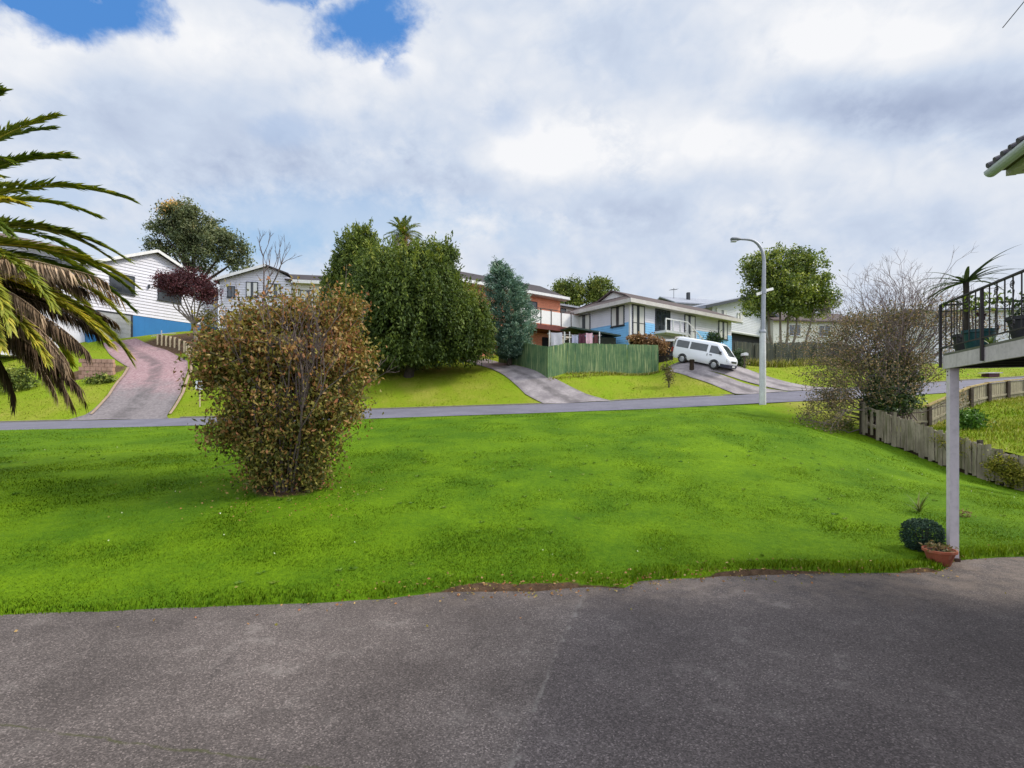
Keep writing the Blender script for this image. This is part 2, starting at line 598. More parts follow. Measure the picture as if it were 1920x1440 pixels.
def asphalt_material():
    m, nt, out = new_mat('old_asphalt')
    tc = nt.node('ShaderNodeTexCoord')
    v = tc.outputs['Object']
    sp = nt.node('ShaderNodeSeparateXYZ')
    nt.l.new(v, sp.inputs[0])
    X, Y = sp.outputs[0], sp.outputs[1]
    big = nt.noise(v, 0.55, 6, 0.62)
    mid = nt.noise(v, 3.5, 5, 0.65)
    vor = nt.node('ShaderNodeTexVoronoi')
    nt.put(vor.inputs['Vector'], v)
    vor.inputs['Scale'].default_value = 105.0
    stone = vor.outputs['Color']
    ss = nt.node('ShaderNodeSeparateColor')
    nt.l.new(stone, ss.inputs[0])
    # base colour paler to the left of the seam, darker to the right
    sx = nt.math('ADD', nt.math('MULTIPLY', nt.math('SUBTRACT', Y, 3.1), 0.29), nt.math('MULTIPLY', nt.math('SUBTRACT', mid, 0.5), 0.25))
    side = nt.smooth(nt.math('SUBTRACT', X, sx), -0.05, 0.07)
    near = nt.smooth(Y, 6.2, 5.2)
    side = nt.math('MULTIPLY', side, near)
    base = nt.mix(nt.smooth(big, 0.32, 0.68), (0.072, 0.059, 0.054, 1), (0.128, 0.106, 0.097, 1))
    base = nt.mix(nt.math('MULTIPLY', side, 0.4), base, (0.070, 0.057, 0.058, 1))
    st = nt.ramp(ss.outputs[0], [(0.0, gray(0.5)), (0.5, gray(0.95)), (0.82, gray(1.4)), (0.95, gray(1.9)), (1.0, gray(2.7))])
    c = nt.mix(0.85, base, st, 'MULTIPLY')
    dusty = nt.math('MULTIPLY', nt.smooth(mid, 0.5, 0.75), nt.smooth(big, 0.4, 0.7))
    c = nt.mix(nt.math('MULTIPLY', dusty, 0.55), c, (0.30, 0.265, 0.24, 1))
    # fine wandering cracks, old oil and damp stains
    vc = nt.node('ShaderNodeTexVoronoi', feature='DISTANCE_TO_EDGE')
    wv_ = nt.node('ShaderNodeVectorMath', operation='ADD')
    nv = nt.node('ShaderNodeTexNoise')
    nt.put(nv.inputs['Vector'], v)
    nv.inputs['Scale'].default_value = 1.6
    nv.inputs['Detail'].default_value = 6.0
    sc_ = nt.node('ShaderNodeVectorMath', operation='SCALE')
    nt.l.new(nv.outputs['Color'], sc_.inputs[0])
    sc_.inputs['Scale'].default_value = 0.9
    nt.l.new(v, wv_.inputs[0])
    nt.l.new(sc_.outputs[0], wv_.inputs[1])
    nt.put(vc.inputs['Vector'], wv_.outputs[0])
    vc.inputs['Scale'].default_value = 0.42
    crack = nt.math('MULTIPLY', nt.math('SUBTRACT', 1.0, nt.smooth(vc.outputs['Distance'], 0.001, 0.007)), nt.smooth(nt.noise(v, 0.8, 3), 0.48, 0.6))
    c = nt.mix(nt.math('MULTIPLY', crack, 0.4), c, (0.03, 0.026, 0.024, 1))
    stain = nt.smooth(nt.noise(v, 1.15, 4, 0.55, 0.6), 0.62, 0.74)
    c = nt.mix(nt.math('MULTIPLY', stain, 0.4), c, (0.045, 0.04, 0.042, 1))
    # brown silt along the lawn edge
    silt = nt.math('MULTIPLY', nt.smooth(Y, 5.0, 6.4), nt.smooth(mid, 0.35, 0.65))
    c = nt.mix(nt.math('MULTIPLY', silt, 0.4), c, (0.23, 0.175, 0.14, 1))
    # seam line and mossy joint
    dseam = nt.math('ABSOLUTE', nt.math('SUBTRACT', nt.math('SUBTRACT', X, sx), 0.0))
    seam = nt.math('MULTIPLY', nt.math('SUBTRACT', 1.0, nt.smooth(dseam, 0.004, 0.03)), nt.math('MULTIPLY', near, nt.smooth(mid, 0.42, 0.62)))
    c = nt.mix(nt.math('MULTIPLY', seam, 0.6), c, (0.22, 0.20, 0.18, 1))
    my = nt.math('ADD', nt.math('MULTIPLY_ADD', nt.math('ADD', X, 3.417), -0.178, 3.417), nt.math('MULTIPLY', nt.math('SUBTRACT', mid, 0.5), 0.12))
    dm = nt.math('ABSOLUTE', nt.math('SUBTRACT', Y, my))
    moss = nt.math('MULTIPLY', nt.math('SUBTRACT', 1.0, nt.smooth(dm, 0.002, 0.018)), nt.math('MULTIPLY', nt.smooth(X, 0.4, -1.0), 0.7))
    c = nt.mix(nt.math('MULTIPLY', moss, nt.smooth(nt.noise(v, 5.0, 3), 0.35, 0.6)), c, (0.055, 0.058, 0.018, 1))
    p = nt.node('ShaderNodeBsdfPrincipled')
    nt.put(p.inputs['Base Color'], c)
    p.inputs['Roughness'].default_value = 0.82
    p.inputs['Specular IOR Level'].default_value = 0.25
    bp = nt.node('ShaderNodeBump')
    bp.inputs['Strength'].default_value = 0.7
    bp.inputs['Distance'].default_value = 0.008
    nt.put(bp.inputs['Height'], nt.math('ADD', ss.outputs[0], nt.math('MULTIPLY', mid, 0.8)))
    nt.l.new(bp.outputs[0], p.inputs['Normal'])
    nt.l.new(p.outputs[0], out.inputs[0])
    return m


ax = np.arange(-30, 40.1, 0.12)
aw = edge_y(ax) + (fbm(ax, ax * 0, 2.1, 77) - 0.5) * 0.10
at_ = np.concatenate([[0], np.linspace(0.4, 0.97, 30), [1.0]])
AX = np.repeat(ax[None, :], len(at_), 0)
AY = -12 + (aw + 0.02 + 12) * at_[:, None]
AZ = (fbm(AX, AY, 0.5, 55) - 0.5) * 0.02
av = np.stack([AX, AY, AZ], -1).reshape(-1, 3)
ai = np.arange(AX.size).reshape(AX.shape)
af = np.stack([ai[:-1, :-1], ai[:-1, 1:], ai[1:, 1:], ai[1:, :-1]], -1).reshape(-1, 4)
drive = mesh_arrays('driveway', av, af, asphalt_material(), smooth=True)
tag(drive, kind='structure')

ROADM = surf('road_asphalt', lin(122, 119, 131, 0.85), lin(104, 102, 114, 0.85), rough=0.85, scale=0.8, amt=1.2, bump=0.3, bscale=40)
rx = np.arange(-46, 46, 0.4)
rt = np.linspace(-0.01, 1.01, 16)
ny_, nz_ = near_yz(rx)
fy2, fz2 = far_yz(rx)
RX = np.repeat(rx[None, :], 16, 0)
RY = ny_ + (fy2 - ny_) * rt[:, None]
RZ = nz_ + (fz2 - nz_) * rt[:, None] + 0.06 * (1 - (2 * rt[:, None] - 1) ** 2) + 0.02
rv = np.stack([RX, RY, RZ], -1).reshape(-1, 3)
ri = np.arange(RX.size).reshape(RX.shape)
rf = np.stack([ri[:-1, :-1], ri[:-1, 1:], ri[1:, 1:], ri[1:, :-1]], -1).reshape(-1, 4)
road = mesh_arrays('road', rv, rf, ROADM, smooth=True)
tag(road, kind='structure')

# low concrete kerbs on both sides of the road
KERBM = surf('kerb_concrete', lin(168, 160, 142, 0.7), lin(140, 132, 118, 0.7), rough=0.9, scale=4, bump=0.3)


def kerb(xs, fn, side):
    mb = MB()
    y, z = fn(xs)
    n = len(xs)
    vs, fs = [], []
    for x, yy, zz in zip(xs, y, z):
        vs += [(x, yy, zz - 0.1), (x, yy, zz + 0.09), (x, yy + side * 0.16, zz + 0.10), (x, yy + side * 0.16, zz - 0.1)]
    for i in range(n - 1):
        a, b = i * 4, i * 4 + 4
        fs += [(a, a + 1, b + 1, b), (a + 1, a + 2, b + 2, b + 1), (a + 2, a + 3, b + 3, b + 2)]
    fs += [(0, 1, 2, 3), ((n - 1) * 4, (n - 1) * 4 + 1, (n - 1) * 4 + 2, (n - 1) * 4 + 3)]
    mb.add(vs, fs)
    o = mb.build('kerb', KERBM)
    tag(o, kind='structure')
    return o


def xr(a, b):
    return np.linspace(a, b, max(2, int(abs(b - a) / 0.8) + 2))


# kerb on the far side is cut down where the three drives cross it
for a, b in ((-46, -24.4), (-18.6, 2.1), (5.9, 13.6), (21.5, 40)):
    kerb(xr(a, b), far_yz, 1)


def drive_strip(name, left, right, mat, lift=0.05, n=24, m=8):
    """a paved strip between two edge lines, laid on the ground"""
    L = np.array([at(*p)[:2] for p in left])
    Rr = np.array([at(*p)[:2] for p in right])

    def res(P):
        s = np.concatenate([[0], np.cumsum(np.linalg.norm(np.diff(P, axis=0), axis=1))])
        q = np.linspace(0, s[-1], n)
        return np.column_stack([np.interp(q, s, P[:, 0]), np.interp(q, s, P[:, 1])])
    L, Rr = res(L), res(Rr)
    w = np.linspace(0, 1, m)
    P = L[:, None, :] * (1 - w)[None, :, None] + Rr[:, None, :] * w[None, :, None]
    z = h(P[..., 0], P[..., 1]) + lift
    V = np.concatenate([P, z[..., None]], -1).reshape(-1, 3)
    I = np.arange(n * m).reshape(n, m)
    fc = np.stack([I[:-1, :-1], I[:-1, 1:], I[1:, 1:], I[1:, :-1]], -1).reshape(-1, 4)
    o = mesh_arrays(name, V, fc, mat, smooth=True, tint=np.tile(w, n))
    tag(o, kind='structure')
    return o


def red_drive_material():
    m, nt, out = new_mat('worn_red_drive')
    tc = nt.node('ShaderNodeTexCoord')
    v = tc.outputs['Object']
    sp = nt.node('ShaderNodeSeparateXYZ')
    nt.l.new(v, sp.inputs[0])
    n1 = nt.noise(v, 0.9, 6, 0.65)
    n2 = nt.noise(v, 7.0, 5, 0.7)
    up = nt.smooth(nt.math('ADD', sp.outputs[1], nt.math('MULTIPLY', nt.math('SUBTRACT', n1, 0.5), 5.0)), 30.5, 33.5)
    grey = nt.mix(nt.smooth(n2, 0.3, 0.7), lin(118, 110, 110, 0.75), lin(150, 140, 140, 0.75))
    red = nt.mix(nt.smooth(n2, 0.3, 0.7), lin(146, 108, 112, 0.75), lin(188, 158, 158, 0.75))
    c = nt.mix(up, grey, red)
    c = nt.mix(nt.math('MULTIPLY', nt.smooth(n1, 0.55, 0.75), 0.6), c, lin(84, 78, 78, 0.8))
    p = nt.node('ShaderNodeBsdfPrincipled')
    nt.put(p.inputs['Base Color'], c)
    p.inputs['Roughness'].default_value = 0.9
    nt.l.new(p.outputs[0], out.inputs[0])
    return m


def tracked(m):
    """darken the oily middle and the edges of a drive, leaving paler wheel tracks"""
    nt = NT(m.node_tree)
    p = [n for n in nt.n if n.type == 'BSDF_PRINCIPLED'][0]
    src = p.inputs['Base Color'].links[0].from_socket
    a = nt.node('ShaderNodeAttribute', attribute_name='tint')
    sp = nt.node('ShaderNodeSeparateColor')
    nt.l.new(a.outputs['Color'], sp.inputs[0])
    tc = nt.node('ShaderNodeTexCoord')
    n = nt.noise(tc.outputs['Object'], 1.1, 5, 0.65)
    wq = nt.math('ADD', sp.outputs[0], nt.math('MULTIPLY', nt.math('SUBTRACT', n, 0.5), 0.22))
    mid = nt.math('SUBTRACT', 1.0, nt.smooth(nt.math('ABSOLUTE', nt.math('SUBTRACT', wq, 0.5)), 0.04, 0.17))
    edge = nt.smooth(nt.math('ABSOLUTE', nt.math('SUBTRACT', wq, 0.5)), 0.40, 0.5)
    f = nt.math('MULTIPLY', nt.math('ADD', mid, nt.math('MULTIPLY', edge, 0.7)), nt.math('MULTIPLY', nt.smooth(n, 0.3, 0.6), 0.6))
    nt.l.new(nt.mix(f, src, (0.06, 0.052, 0.052, 1)), p.inputs['Base Color'])
    return m


CONC = surf('drive_concrete', lin(166, 157, 156, 0.85), lin(126, 118, 120, 0.8), rough=0.9, scale=0.9, amt=1.3, bump=0.3)
tracked(CONC)
drive_strip('driveway', [(120, 791, 28.2), (165, 772, 29.0), (205, 741, 31), (232, 712, 34), (240, 690, 36.5), (205, 660, 39.8), (192, 646, 42.0)],
            [(316, 786, 28.5), (312, 776, 29.0), (338, 735, 31.5), (352, 700, 34.8), (352, 680, 37), (310, 655, 40.6), (255, 646, 44.2)], tracked(red_drive_material()), m=14, n=40)
drive_strip('driveway', [(1020, 758.5, 29.9), (985, 742, 31.2), (940, 715, 34.5), (893, 690, 38.3), (860, 676, 41)],
            [(1150, 753, 30.3), (1100, 738, 31.3), (1020, 708, 33.6), (955, 688, 37.6), (915, 676, 41)], CONC)
drive_strip('driveway', [(1380, 742, 31.35), (1335, 728, 32.6), (1295, 717, 33.7), (1255, 706, 35.2)],
            [(1478, 736, 31.9), (1392, 725, 32.9), (1330, 712, 34.0), (1262, 700, 35.9)], CONC)
drive_strip('driveway', [(1478, 735, 32), (1425, 724, 32.8), (1375, 712, 33.4), (1318, 697, 34.2), (1262, 684, 35.6), (1240, 678, 37)],
            [(1600, 728, 32.7), (1535, 726, 33.0), (1477, 719, 33.8), (1420, 709, 34.9), (1372, 697, 36), (1320, 684, 37.6)], CONC)
# pale edging along the red drive
for side in ([(168, 772, 28.9), (202, 741, 30.9), (229, 712, 33.9), (238, 692, 36.2)], [(316, 776, 29.1), (341, 735, 31.6), (356, 702, 34.9), (357, 682, 37)]):
    off = [(p[0] + 5, p[1], p[2]) for p in side]
    o = drive_strip('kerb', side, off, surf('edging', lin(190, 165, 140, 0.75), lin(160, 132, 112, 0.75), rough=0.9, scale=5), lift=0.1, m=2)

# ------------------------------------------------------------------ leaf, branch and tree tools


def unit(a):
    return a / (np.linalg.norm(a, axis=-1, keepdims=True) + 1e-9)


def leaf_quads(P, L, W, axis=None, tint=None, curl=0.0):
    """diamond leaves at P; axis = preferred leaf direction (n,3) or None"""
    n = len(P)
    a = unit(rng.normal(size=(n, 3))) if axis is None else unit(axis)
    b = unit(np.cross(a, rng.normal(size=(n, 3))))
    L = np.broadcast_to(L, (n,)) * rng.uniform(0.65, 1.3, n)
    W = np.broadcast_to(W, (n,)) * rng.uniform(0.65, 1.3, n)
    c = np.cross(a, b) * (curl * L)[:, None] if curl else 0
    v0 = P - a * (L / 2)[:, None]
    v1 = P + b * (W / 2)[:, None] + c
    v2 = P + a * (L / 2)[:, None]
    v3 = P - b * (W / 2)[:, None] + c
    V = np.stack([v0, v1, v2, v3], 1).reshape(-1, 3)
    Fc = np.arange(n * 4).reshape(n, 4)
    T = np.repeat(tint, 4) if tint is not None else None
    return V, Fc, T


def clumps(blobs, nclump, per, sig, lo=0.45, squash=0.8):
    """clump centres spread through ellipsoids, leaves gathered round each"""
    w = np.array([b[2] for b in blobs], float)
    pick = rng.choice(len(blobs), nclump, p=w / w.sum())
    C = np.array([b[0] for b in blobs])[pick]
    Rr = np.array([b[1] for b in blobs])[pick]
    d = unit(rng.normal(size=(nclump, 3)))
    r = rng.uniform(lo ** 2, 1, nclump) ** 0.5
    r *= rng.uniform(0.88, 1.1, nclump)
    ctr = C + d * Rr * r[:, None]
    ct = rng.random(nclump)
    s = sig * rng.uniform(0.6, 1.35, nclump)
    P = np.repeat(ctr, per, 0) + rng.normal(size=(nclump * per, 3)) * np.repeat(s, per)[:, None] * np.array([1, 1, squash])
    return P, np.repeat(ct, per), np.repeat(r, per), ctr


def sublobes(blobs, n, r, flat=0.75):
    """break big ellipsoids into many smaller leafy lobes on limb ends, with gaps between"""
    w = np.array([b[2] for b in blobs], float)
    out = []
    for i in rng.choice(len(blobs), n, p=w / w.sum()):
        c, rad, _ = blobs[i]
        d = unit(rng.normal(size=3))
        p = np.array(c) + d * np.array(rad) * rng.uniform(0.45, 0.95)
        q = r * rng.uniform(0.65, 1.35)
        out.append((p, (q, q, q * flat), q ** 2))
    return out


def seg_tubes(segs, n=4):
    """many straight tapered twigs as one mesh (arrays)"""
    S = np.array([np.concatenate([p0, p1, [r0, r1]]) for p0, p1, r0, r1 in segs])
    p0, p1, r0, r1 = S[:, :3], S[:, 3:6], S[:, 6], S[:, 7]
    d = unit(p1 - p0)
    ref = np.where(np.abs(d[:, 2:3]) < 0.9, np.array([[0, 0, 1.0]]), np.array([[1.0, 0, 0]]))
    s = unit(np.cross(d, ref))
    u = np.cross(s, d)
    m = len(S)
    rings = []
    for p, r in ((p0, r0), (p1, r1)):
        for k in range(n):
            a = 2 * PI * k / n
            rings.append(p + s * (math.cos(a) * r)[:, None] + u * (math.sin(a) * r)[:, None])
    V = np.stack(rings, 1).reshape(-1, 3)
    base = (np.arange(m) * 2 * n)[:, None]
    fs = []
    for k in range(n):
        k2 = (k + 1) % n
        fs.append(np.concatenate([base + k, base + k2, base + n + k2, base + n + k], 1))
    return V, np.vstack(fs)


def grow(p, d, length, r, depth, segs, spread=0.6, up=0.15, kids=(2, 3), shrink=0.72, tips=None, wig=0.12, rshrink=0.62, steps=3):
    p = np.array(p, float)
    d = np.array(d, float) / np.linalg.norm(d)
    l = length / steps
    for i in range(steps):
        d = d + rng.normal(size=3) * wig + np.array([0, 0, up * 0.3])
        d /= np.linalg.norm(d)
        q = p + d * l
        ra = r * (1 - (1 - rshrink) * i / steps)
        rb = r * (1 - (1 - rshrink) * (i + 1) / steps)
        segs.append((p, q, ra, rb))
        p = q
    if depth <= 0:
        if tips is not None:
            tips.append(p)
        return
    for k in range(rng.integers(kids[0], kids[1] + 1)):
        nd = d + unit(rng.normal(size=3)) * spread + np.array([0, 0, up])
        grow(p, nd, length * shrink * rng.uniform(0.75, 1.2), r * rshrink, depth - 1, segs, spread, up, kids, shrink, tips, wig, rshrink, steps)


BARK = surf('bark', lin(96, 84, 72, 0.7), lin(60, 52, 45, 0.7), rough=0.95, scale=5, bump=0.6)
BARK_PALE = surf('pale_bark', lin(168, 156, 140, 0.7), lin(120, 108, 96, 0.7), rough=0.95, scale=4, bump=0.4)
TWIG = surf('grey_twig', lin(136, 120, 114, 0.75), lin(98, 84, 80, 0.75), rough=0.95, scale=4)


def limbs(name, base, targets, r0, mat, parent, lean=0.0, n=7, stem=0.35):
    """trunk with limbs reaching to the crown's clump centres"""
    mb = MB()
    base = np.array(base, float)
    top = base + (np.mean(targets, axis=0) - base) * stem
    mb.tube([base - [0, 0, 0.3], base + (top - base) * 0.5 + rng.normal(size=3) * r0 * 0.4, top], [r0 * 1.15, r0 * 0.9, r0 * 0.75], n)
    for tg in targets:
        tg = np.array(tg, float)
        mid = top + (tg - top) * 0.5 + rng.normal(size=3) * np.linalg.norm(tg - top) * 0.09
        mb.tube([top - (top - base) * 0.03, mid, tg], [r0 * 0.55, r0 * 0.3, r0 * 0.08], 5)
    return mb.build(name, mat, parent, base, smooth=True)


def tree(name, label, cat, base, blobs, nclump, per, sig, leaf, mat, trunk_r, bark=BARK, lo=0.45, droop=0.0, group=None, stem=0.35, squash=0.8,
         tintfn=None, nl=9):
    root = thing(name, label, cat, base, group=group)
    P, ct, rr, ctr = clumps(blobs, nclump, per, sig, lo, squash)
    gz = h(P[:, 0], P[:, 1])
    keep = P[:, 2] > gz + 0.05
    P, ct, rr = P[keep], ct[keep], rr[keep]
    tint = np.clip(0.15 + 0.55 * ct + rng.normal(0, 0.14, len(P)), 0, 1)
    if tintfn is not None:
        tint = tintfn(P, tint)
    ax_ = None
    if droop:
        ax_ = rng.normal(size=(len(P), 3)) * (1 - droop) + np.array([0, 0, -1.0]) * droop
    V, Fc, T = leaf_quads(P, leaf[0], leaf[1], ax_, tint, curl=0.12)
    mesh_arrays('crown', V, Fc, mat, root, base, T)
    tg = ctr[rng.choice(len(ctr), min(nl, len(ctr)), replace=False)]
    limbs('trunk', base, tg, trunk_r, bark, root, stem=stem)
    return root


def G3(p):
    """put a base point on the ground"""
    return np.array([p[0], p[1], hz(p[0], p[1])])


# ------------------------------------------------------------------ sky and sun
SUN_DIR = Vector((0.74, 0.02, 0.67)).normalized()
world = bpy.data.worlds.new('World')
scene.world = world
world.use_nodes = True
world.node_tree.nodes.clear()
wt = NT(world.node_tree)
wo = wt.node('ShaderNodeOutputWorld')
bg = wt.node('ShaderNodeBackground')
bg.inputs['Strength'].default_value = 0.1
sky = wt.node('ShaderNodeTexSky', sky_type='NISHITA')
sky.sun_disc = False
sky.sun_elevation = math.asin(SUN_DIR.z)
sky.sun_rotation = math.atan2(SUN_DIR.x, SUN_DIR.y)
sky.air_density = 1.0
sky.dust_density = 0.6
sky.ozone_density = 1.5
tcw = wt.node('ShaderNodeTexCoord')
dirv = tcw.outputs['Generated']
sp = wt.node('ShaderNodeSeparateXYZ')
wt.l.new(dirv, sp.inputs[0])
yy = wt.math('MAXIMUM', wt.math('ABSOLUTE', sp.outputs[1]), 0.15)
S = wt.math('DIVIDE', sp.outputs[0], yy)                    # bearing and height of each cloud
T = wt.math('DIVIDE', sp.outputs[2], yy)
mpw = wt.node('ShaderNodeMapping')
mpw.inputs['Scale'].default_value = (1.0, 1.0, 1.35)
wt.l.new(dirv, mpw.inputs['Vector'])
wv = mpw.outputs['Vector']
nA = wt.noise(wv, 2.2, 5, 0.5, 0.2)


def billow(sc, seed):
    mp_ = wt.node('ShaderNodeMapping')
    mp_.inputs['Location'].default_value = (seed, seed * 0.7, -seed)
    wt.l.new(wv, mp_.inputs['Vector'])
    n_ = wt.noise(mp_.outputs['Vector'], sc, 3.0, 0.45, 0.5)
    return wt.math('ABSOLUTE', wt.math('MULTIPLY_ADD', n_, 2.0, -1.0))


bil = wt.math('ADD', wt.math('MULTIPLY', billow(5.0, 3.1), 0.9), wt.math('ADD', wt.math('MULTIPLY', billow(10.5, 7.7), 0.6), wt.math('MULTIPLY', billow(22.0, 1.3), 0.35)))
nB = wt.noise(wv, 5.5, 9, 0.6, 0.4)
nC = wt.noise(wv, 14.0, 7, 0.62, 0.2)
nD = wt.noise(wv, 30.0, 6, 0.65, 0.3)
warp = wt.math('ADD', wt.math('MULTIPLY', wt.math('SUBTRACT', nB, 0.5), 3.0), wt.math('MULTIPLY', wt.math('SUBTRACT', nC, 0.5), 2.4))
warp = wt.math('ADD', warp, wt.math('MULTIPLY', wt.math('SUBTRACT', nD, 0.5), 1.5))


def puff(px, py, rx, ry, wamt=1.0, soft=0.6):
    cx, cy = (px - 960) / F, (HZ - py) / F
    a = wt.math('DIVIDE', wt.math('SUBTRACT', S, cx), rx / F)
    b = wt.math('DIVIDE', wt.math('SUBTRACT', T, cy), ry / F)
    d = wt.math('SQRT', wt.math('ADD', wt.math('MULTIPLY', a, a), wt.math('MULTIPLY', b, b)))
    d = wt.math('ADD', d, wt.math('MULTIPLY', warp, wamt))
    return wt.smooth(d, 1.0 + soft, 1.0 - soft)


def total(items):
    acc = None
    for it, amp in items:
        v = wt.math('MULTIPLY', it, amp)
        acc = v if acc is None else wt.math('ADD', acc, v)
    return acc


# clear openings in the cloud
holes = total([(puff(150, 28, 165, 55, 0.6, 0.45), 1.0), (puff(30, -10, 150, 40, 0.5, 0.4), 0.8), (puff(690, 40, 100, 66, 0.6, 0.45), 1.0),
               (puff(560, -14, 90, 26, 0.5, 0.4), 0.8), (puff(744, 128, 26, 20, 0.9, 0.8), 0.4),
               (puff(610, 420, 250, 62, 0.55, 0.6), 0.62), (puff(100, 365, 110, 40, 0.6, 0.6), 0.42), (puff(945, 222, 44, 26, 0.9, 0.9), 0.28),
               (puff(480, 468, 140, 40, 0.6, 0.6), 0.35), (puff(540, 240, 60, 26, 0.6, 0.6), 0.25), (puff(250, 470, 200, 40, 0.6, 0.6), 0.3), (puff(1000, 440, 60, 40, 0.6, 0.6), 0.25)])
holes = wt.math('MINIMUM', holes, 1.0)
# bright tops and grey bellies
lightf = total([(puff(640, 120, 210, 90, 0.55, 0.8), 0.16), (puff(330, 70, 150, 70, 0.5, 0.8), 0.14), (puff(70, 75, 110, 60, 0.5, 0.8), 0.16),
                (puff(1030, 290, 130, 75, 0.5, 0.6), 0.30), (puff(1320, 255, 170, 70, 0.6, 0.8), 0.24), (puff(1560, 70, 260, 80, 0.6, 0.9), 0.26),
                (puff(1430, 420, 120, 50, 0.6, 0.9), 0.16), (puff(1500, 330, 260, 50, 0.7, 0.9), 0.10), (puff(880, 420, 90, 50, 0.6, 0.8), 0.14)])
darkf = total([(puff(330, 235, 300, 75, 0.6, 0.9), 0.20), (puff(1240, 70, 150, 60, 0.7, 0.9), 0.17), (puff(1800, 195, 230, 62, 0.5, 0.9), 0.36), (puff(1450, 190, 190, 50, 0.7, 0.9), 0.14),
               (puff(1230, 360, 160, 60, 0.6, 0.9), 0.14), (puff(700, 335, 250, 36, 0.6, 0.9), 0.16), (puff(1420, 330, 110, 40, 0.6, 0.9), 0.12),
               (puff(1180, 460, 260, 70, 0.6, 0.9), 0.12), (puff(1620, 430, 170, 50, 0.7, 0.9), 0.12), (puff(850, 235, 110, 80, 0.6, 0.9), 0.12), (puff(950, 360, 130, 40, 0.6, 0.9), 0.14)])
val = wt.math('ADD', 0.75, wt.math('MULTIPLY', wt.math('SUBTRACT', lightf, darkf), 1.35))
val = wt.math('ADD', val, wt.math('MULTIPLY', wt.math('SUBTRACT', nA, 0.5), 0.22))
val = wt.math('ADD', val, wt.math('MULTIPLY', wt.math('SUBTRACT', nB, 0.5), 0.20))
val = wt.math('ADD', val, wt.math('MULTIPLY', wt.math('SUBTRACT', bil, 0.40), 0.36))
val = wt.math('ADD', val, wt.math('MULTIPLY', wt.math('SUBTRACT', nC, 0.5), 0.22), clamp=True)
cloud = wt.ramp(val, [(0.0, lin(156, 170, 199, 10.0)), (0.3, lin(184, 197, 221, 10.0)), (0.55, lin(204, 216, 235, 10.0)), (0.8, lin(229, 234, 243, 10.0)), (1.0, lin(247, 248, 251, 10.0))])
blue_t = wt.smooth(T, 0.25, 0.75)
blue = wt.mix(blue_t, lin(184, 216, 247, 10.0), lin(84, 148, 224, 10.0))
skyc = wt.mix(0.82, sky.outputs[0], blue)
hz_fade = wt.math('MULTIPLY', holes, 1.0)
final = wt.mix(hz_fade, cloud, skyc)
# out-of-view cloud brightened for added fill: overhead, round the sun, behind the viewer
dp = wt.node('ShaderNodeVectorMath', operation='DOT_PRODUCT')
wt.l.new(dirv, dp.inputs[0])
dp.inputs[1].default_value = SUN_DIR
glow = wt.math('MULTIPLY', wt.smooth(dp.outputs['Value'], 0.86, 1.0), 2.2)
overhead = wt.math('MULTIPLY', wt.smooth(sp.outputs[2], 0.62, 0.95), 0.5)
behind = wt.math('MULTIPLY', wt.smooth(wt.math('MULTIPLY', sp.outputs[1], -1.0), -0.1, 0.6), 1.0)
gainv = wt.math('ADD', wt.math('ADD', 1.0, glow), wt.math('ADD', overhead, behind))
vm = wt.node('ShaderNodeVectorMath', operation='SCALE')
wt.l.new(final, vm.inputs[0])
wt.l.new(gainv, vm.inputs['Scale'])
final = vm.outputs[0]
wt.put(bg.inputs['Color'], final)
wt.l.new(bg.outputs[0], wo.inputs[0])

sun = bpy.data.lights.new('sun', 'SUN')
sun.energy = 3.4
sun.angle = math.radians(12.0)
sun.color = (1.0, 0.93, 0.80)
sun_o = bpy.data.objects.new('sun', sun)
col.objects.link(sun_o)
sun_o.rotation_euler = SUN_DIR.to_track_quat('Z', 'Y').to_euler()
sun_o.location = (20, -10, 40)


# ------------------------------------------------------------------ palm tree in front, left
FROND = foliage('palm_frond', [(0.0, (0.018, 0.032, 0.006)), (0.35, (0.050, 0.075, 0.010)), (0.7, (0.125, 0.130, 0.014)), (1.0, (0.30, 0.235, 0.03))], trans=0.3, rough=0.4, spec=0.4, gain=2.4)
DEADF = foliage('dead_frond', [(0.0, (0.030, 0.020, 0.013)), (0.5, (0.105, 0.072, 0.046)), (1.0, (0.27, 0.20, 0.135))], trans=0.15, rough=0.9, spec=0.1, gain=2.1)


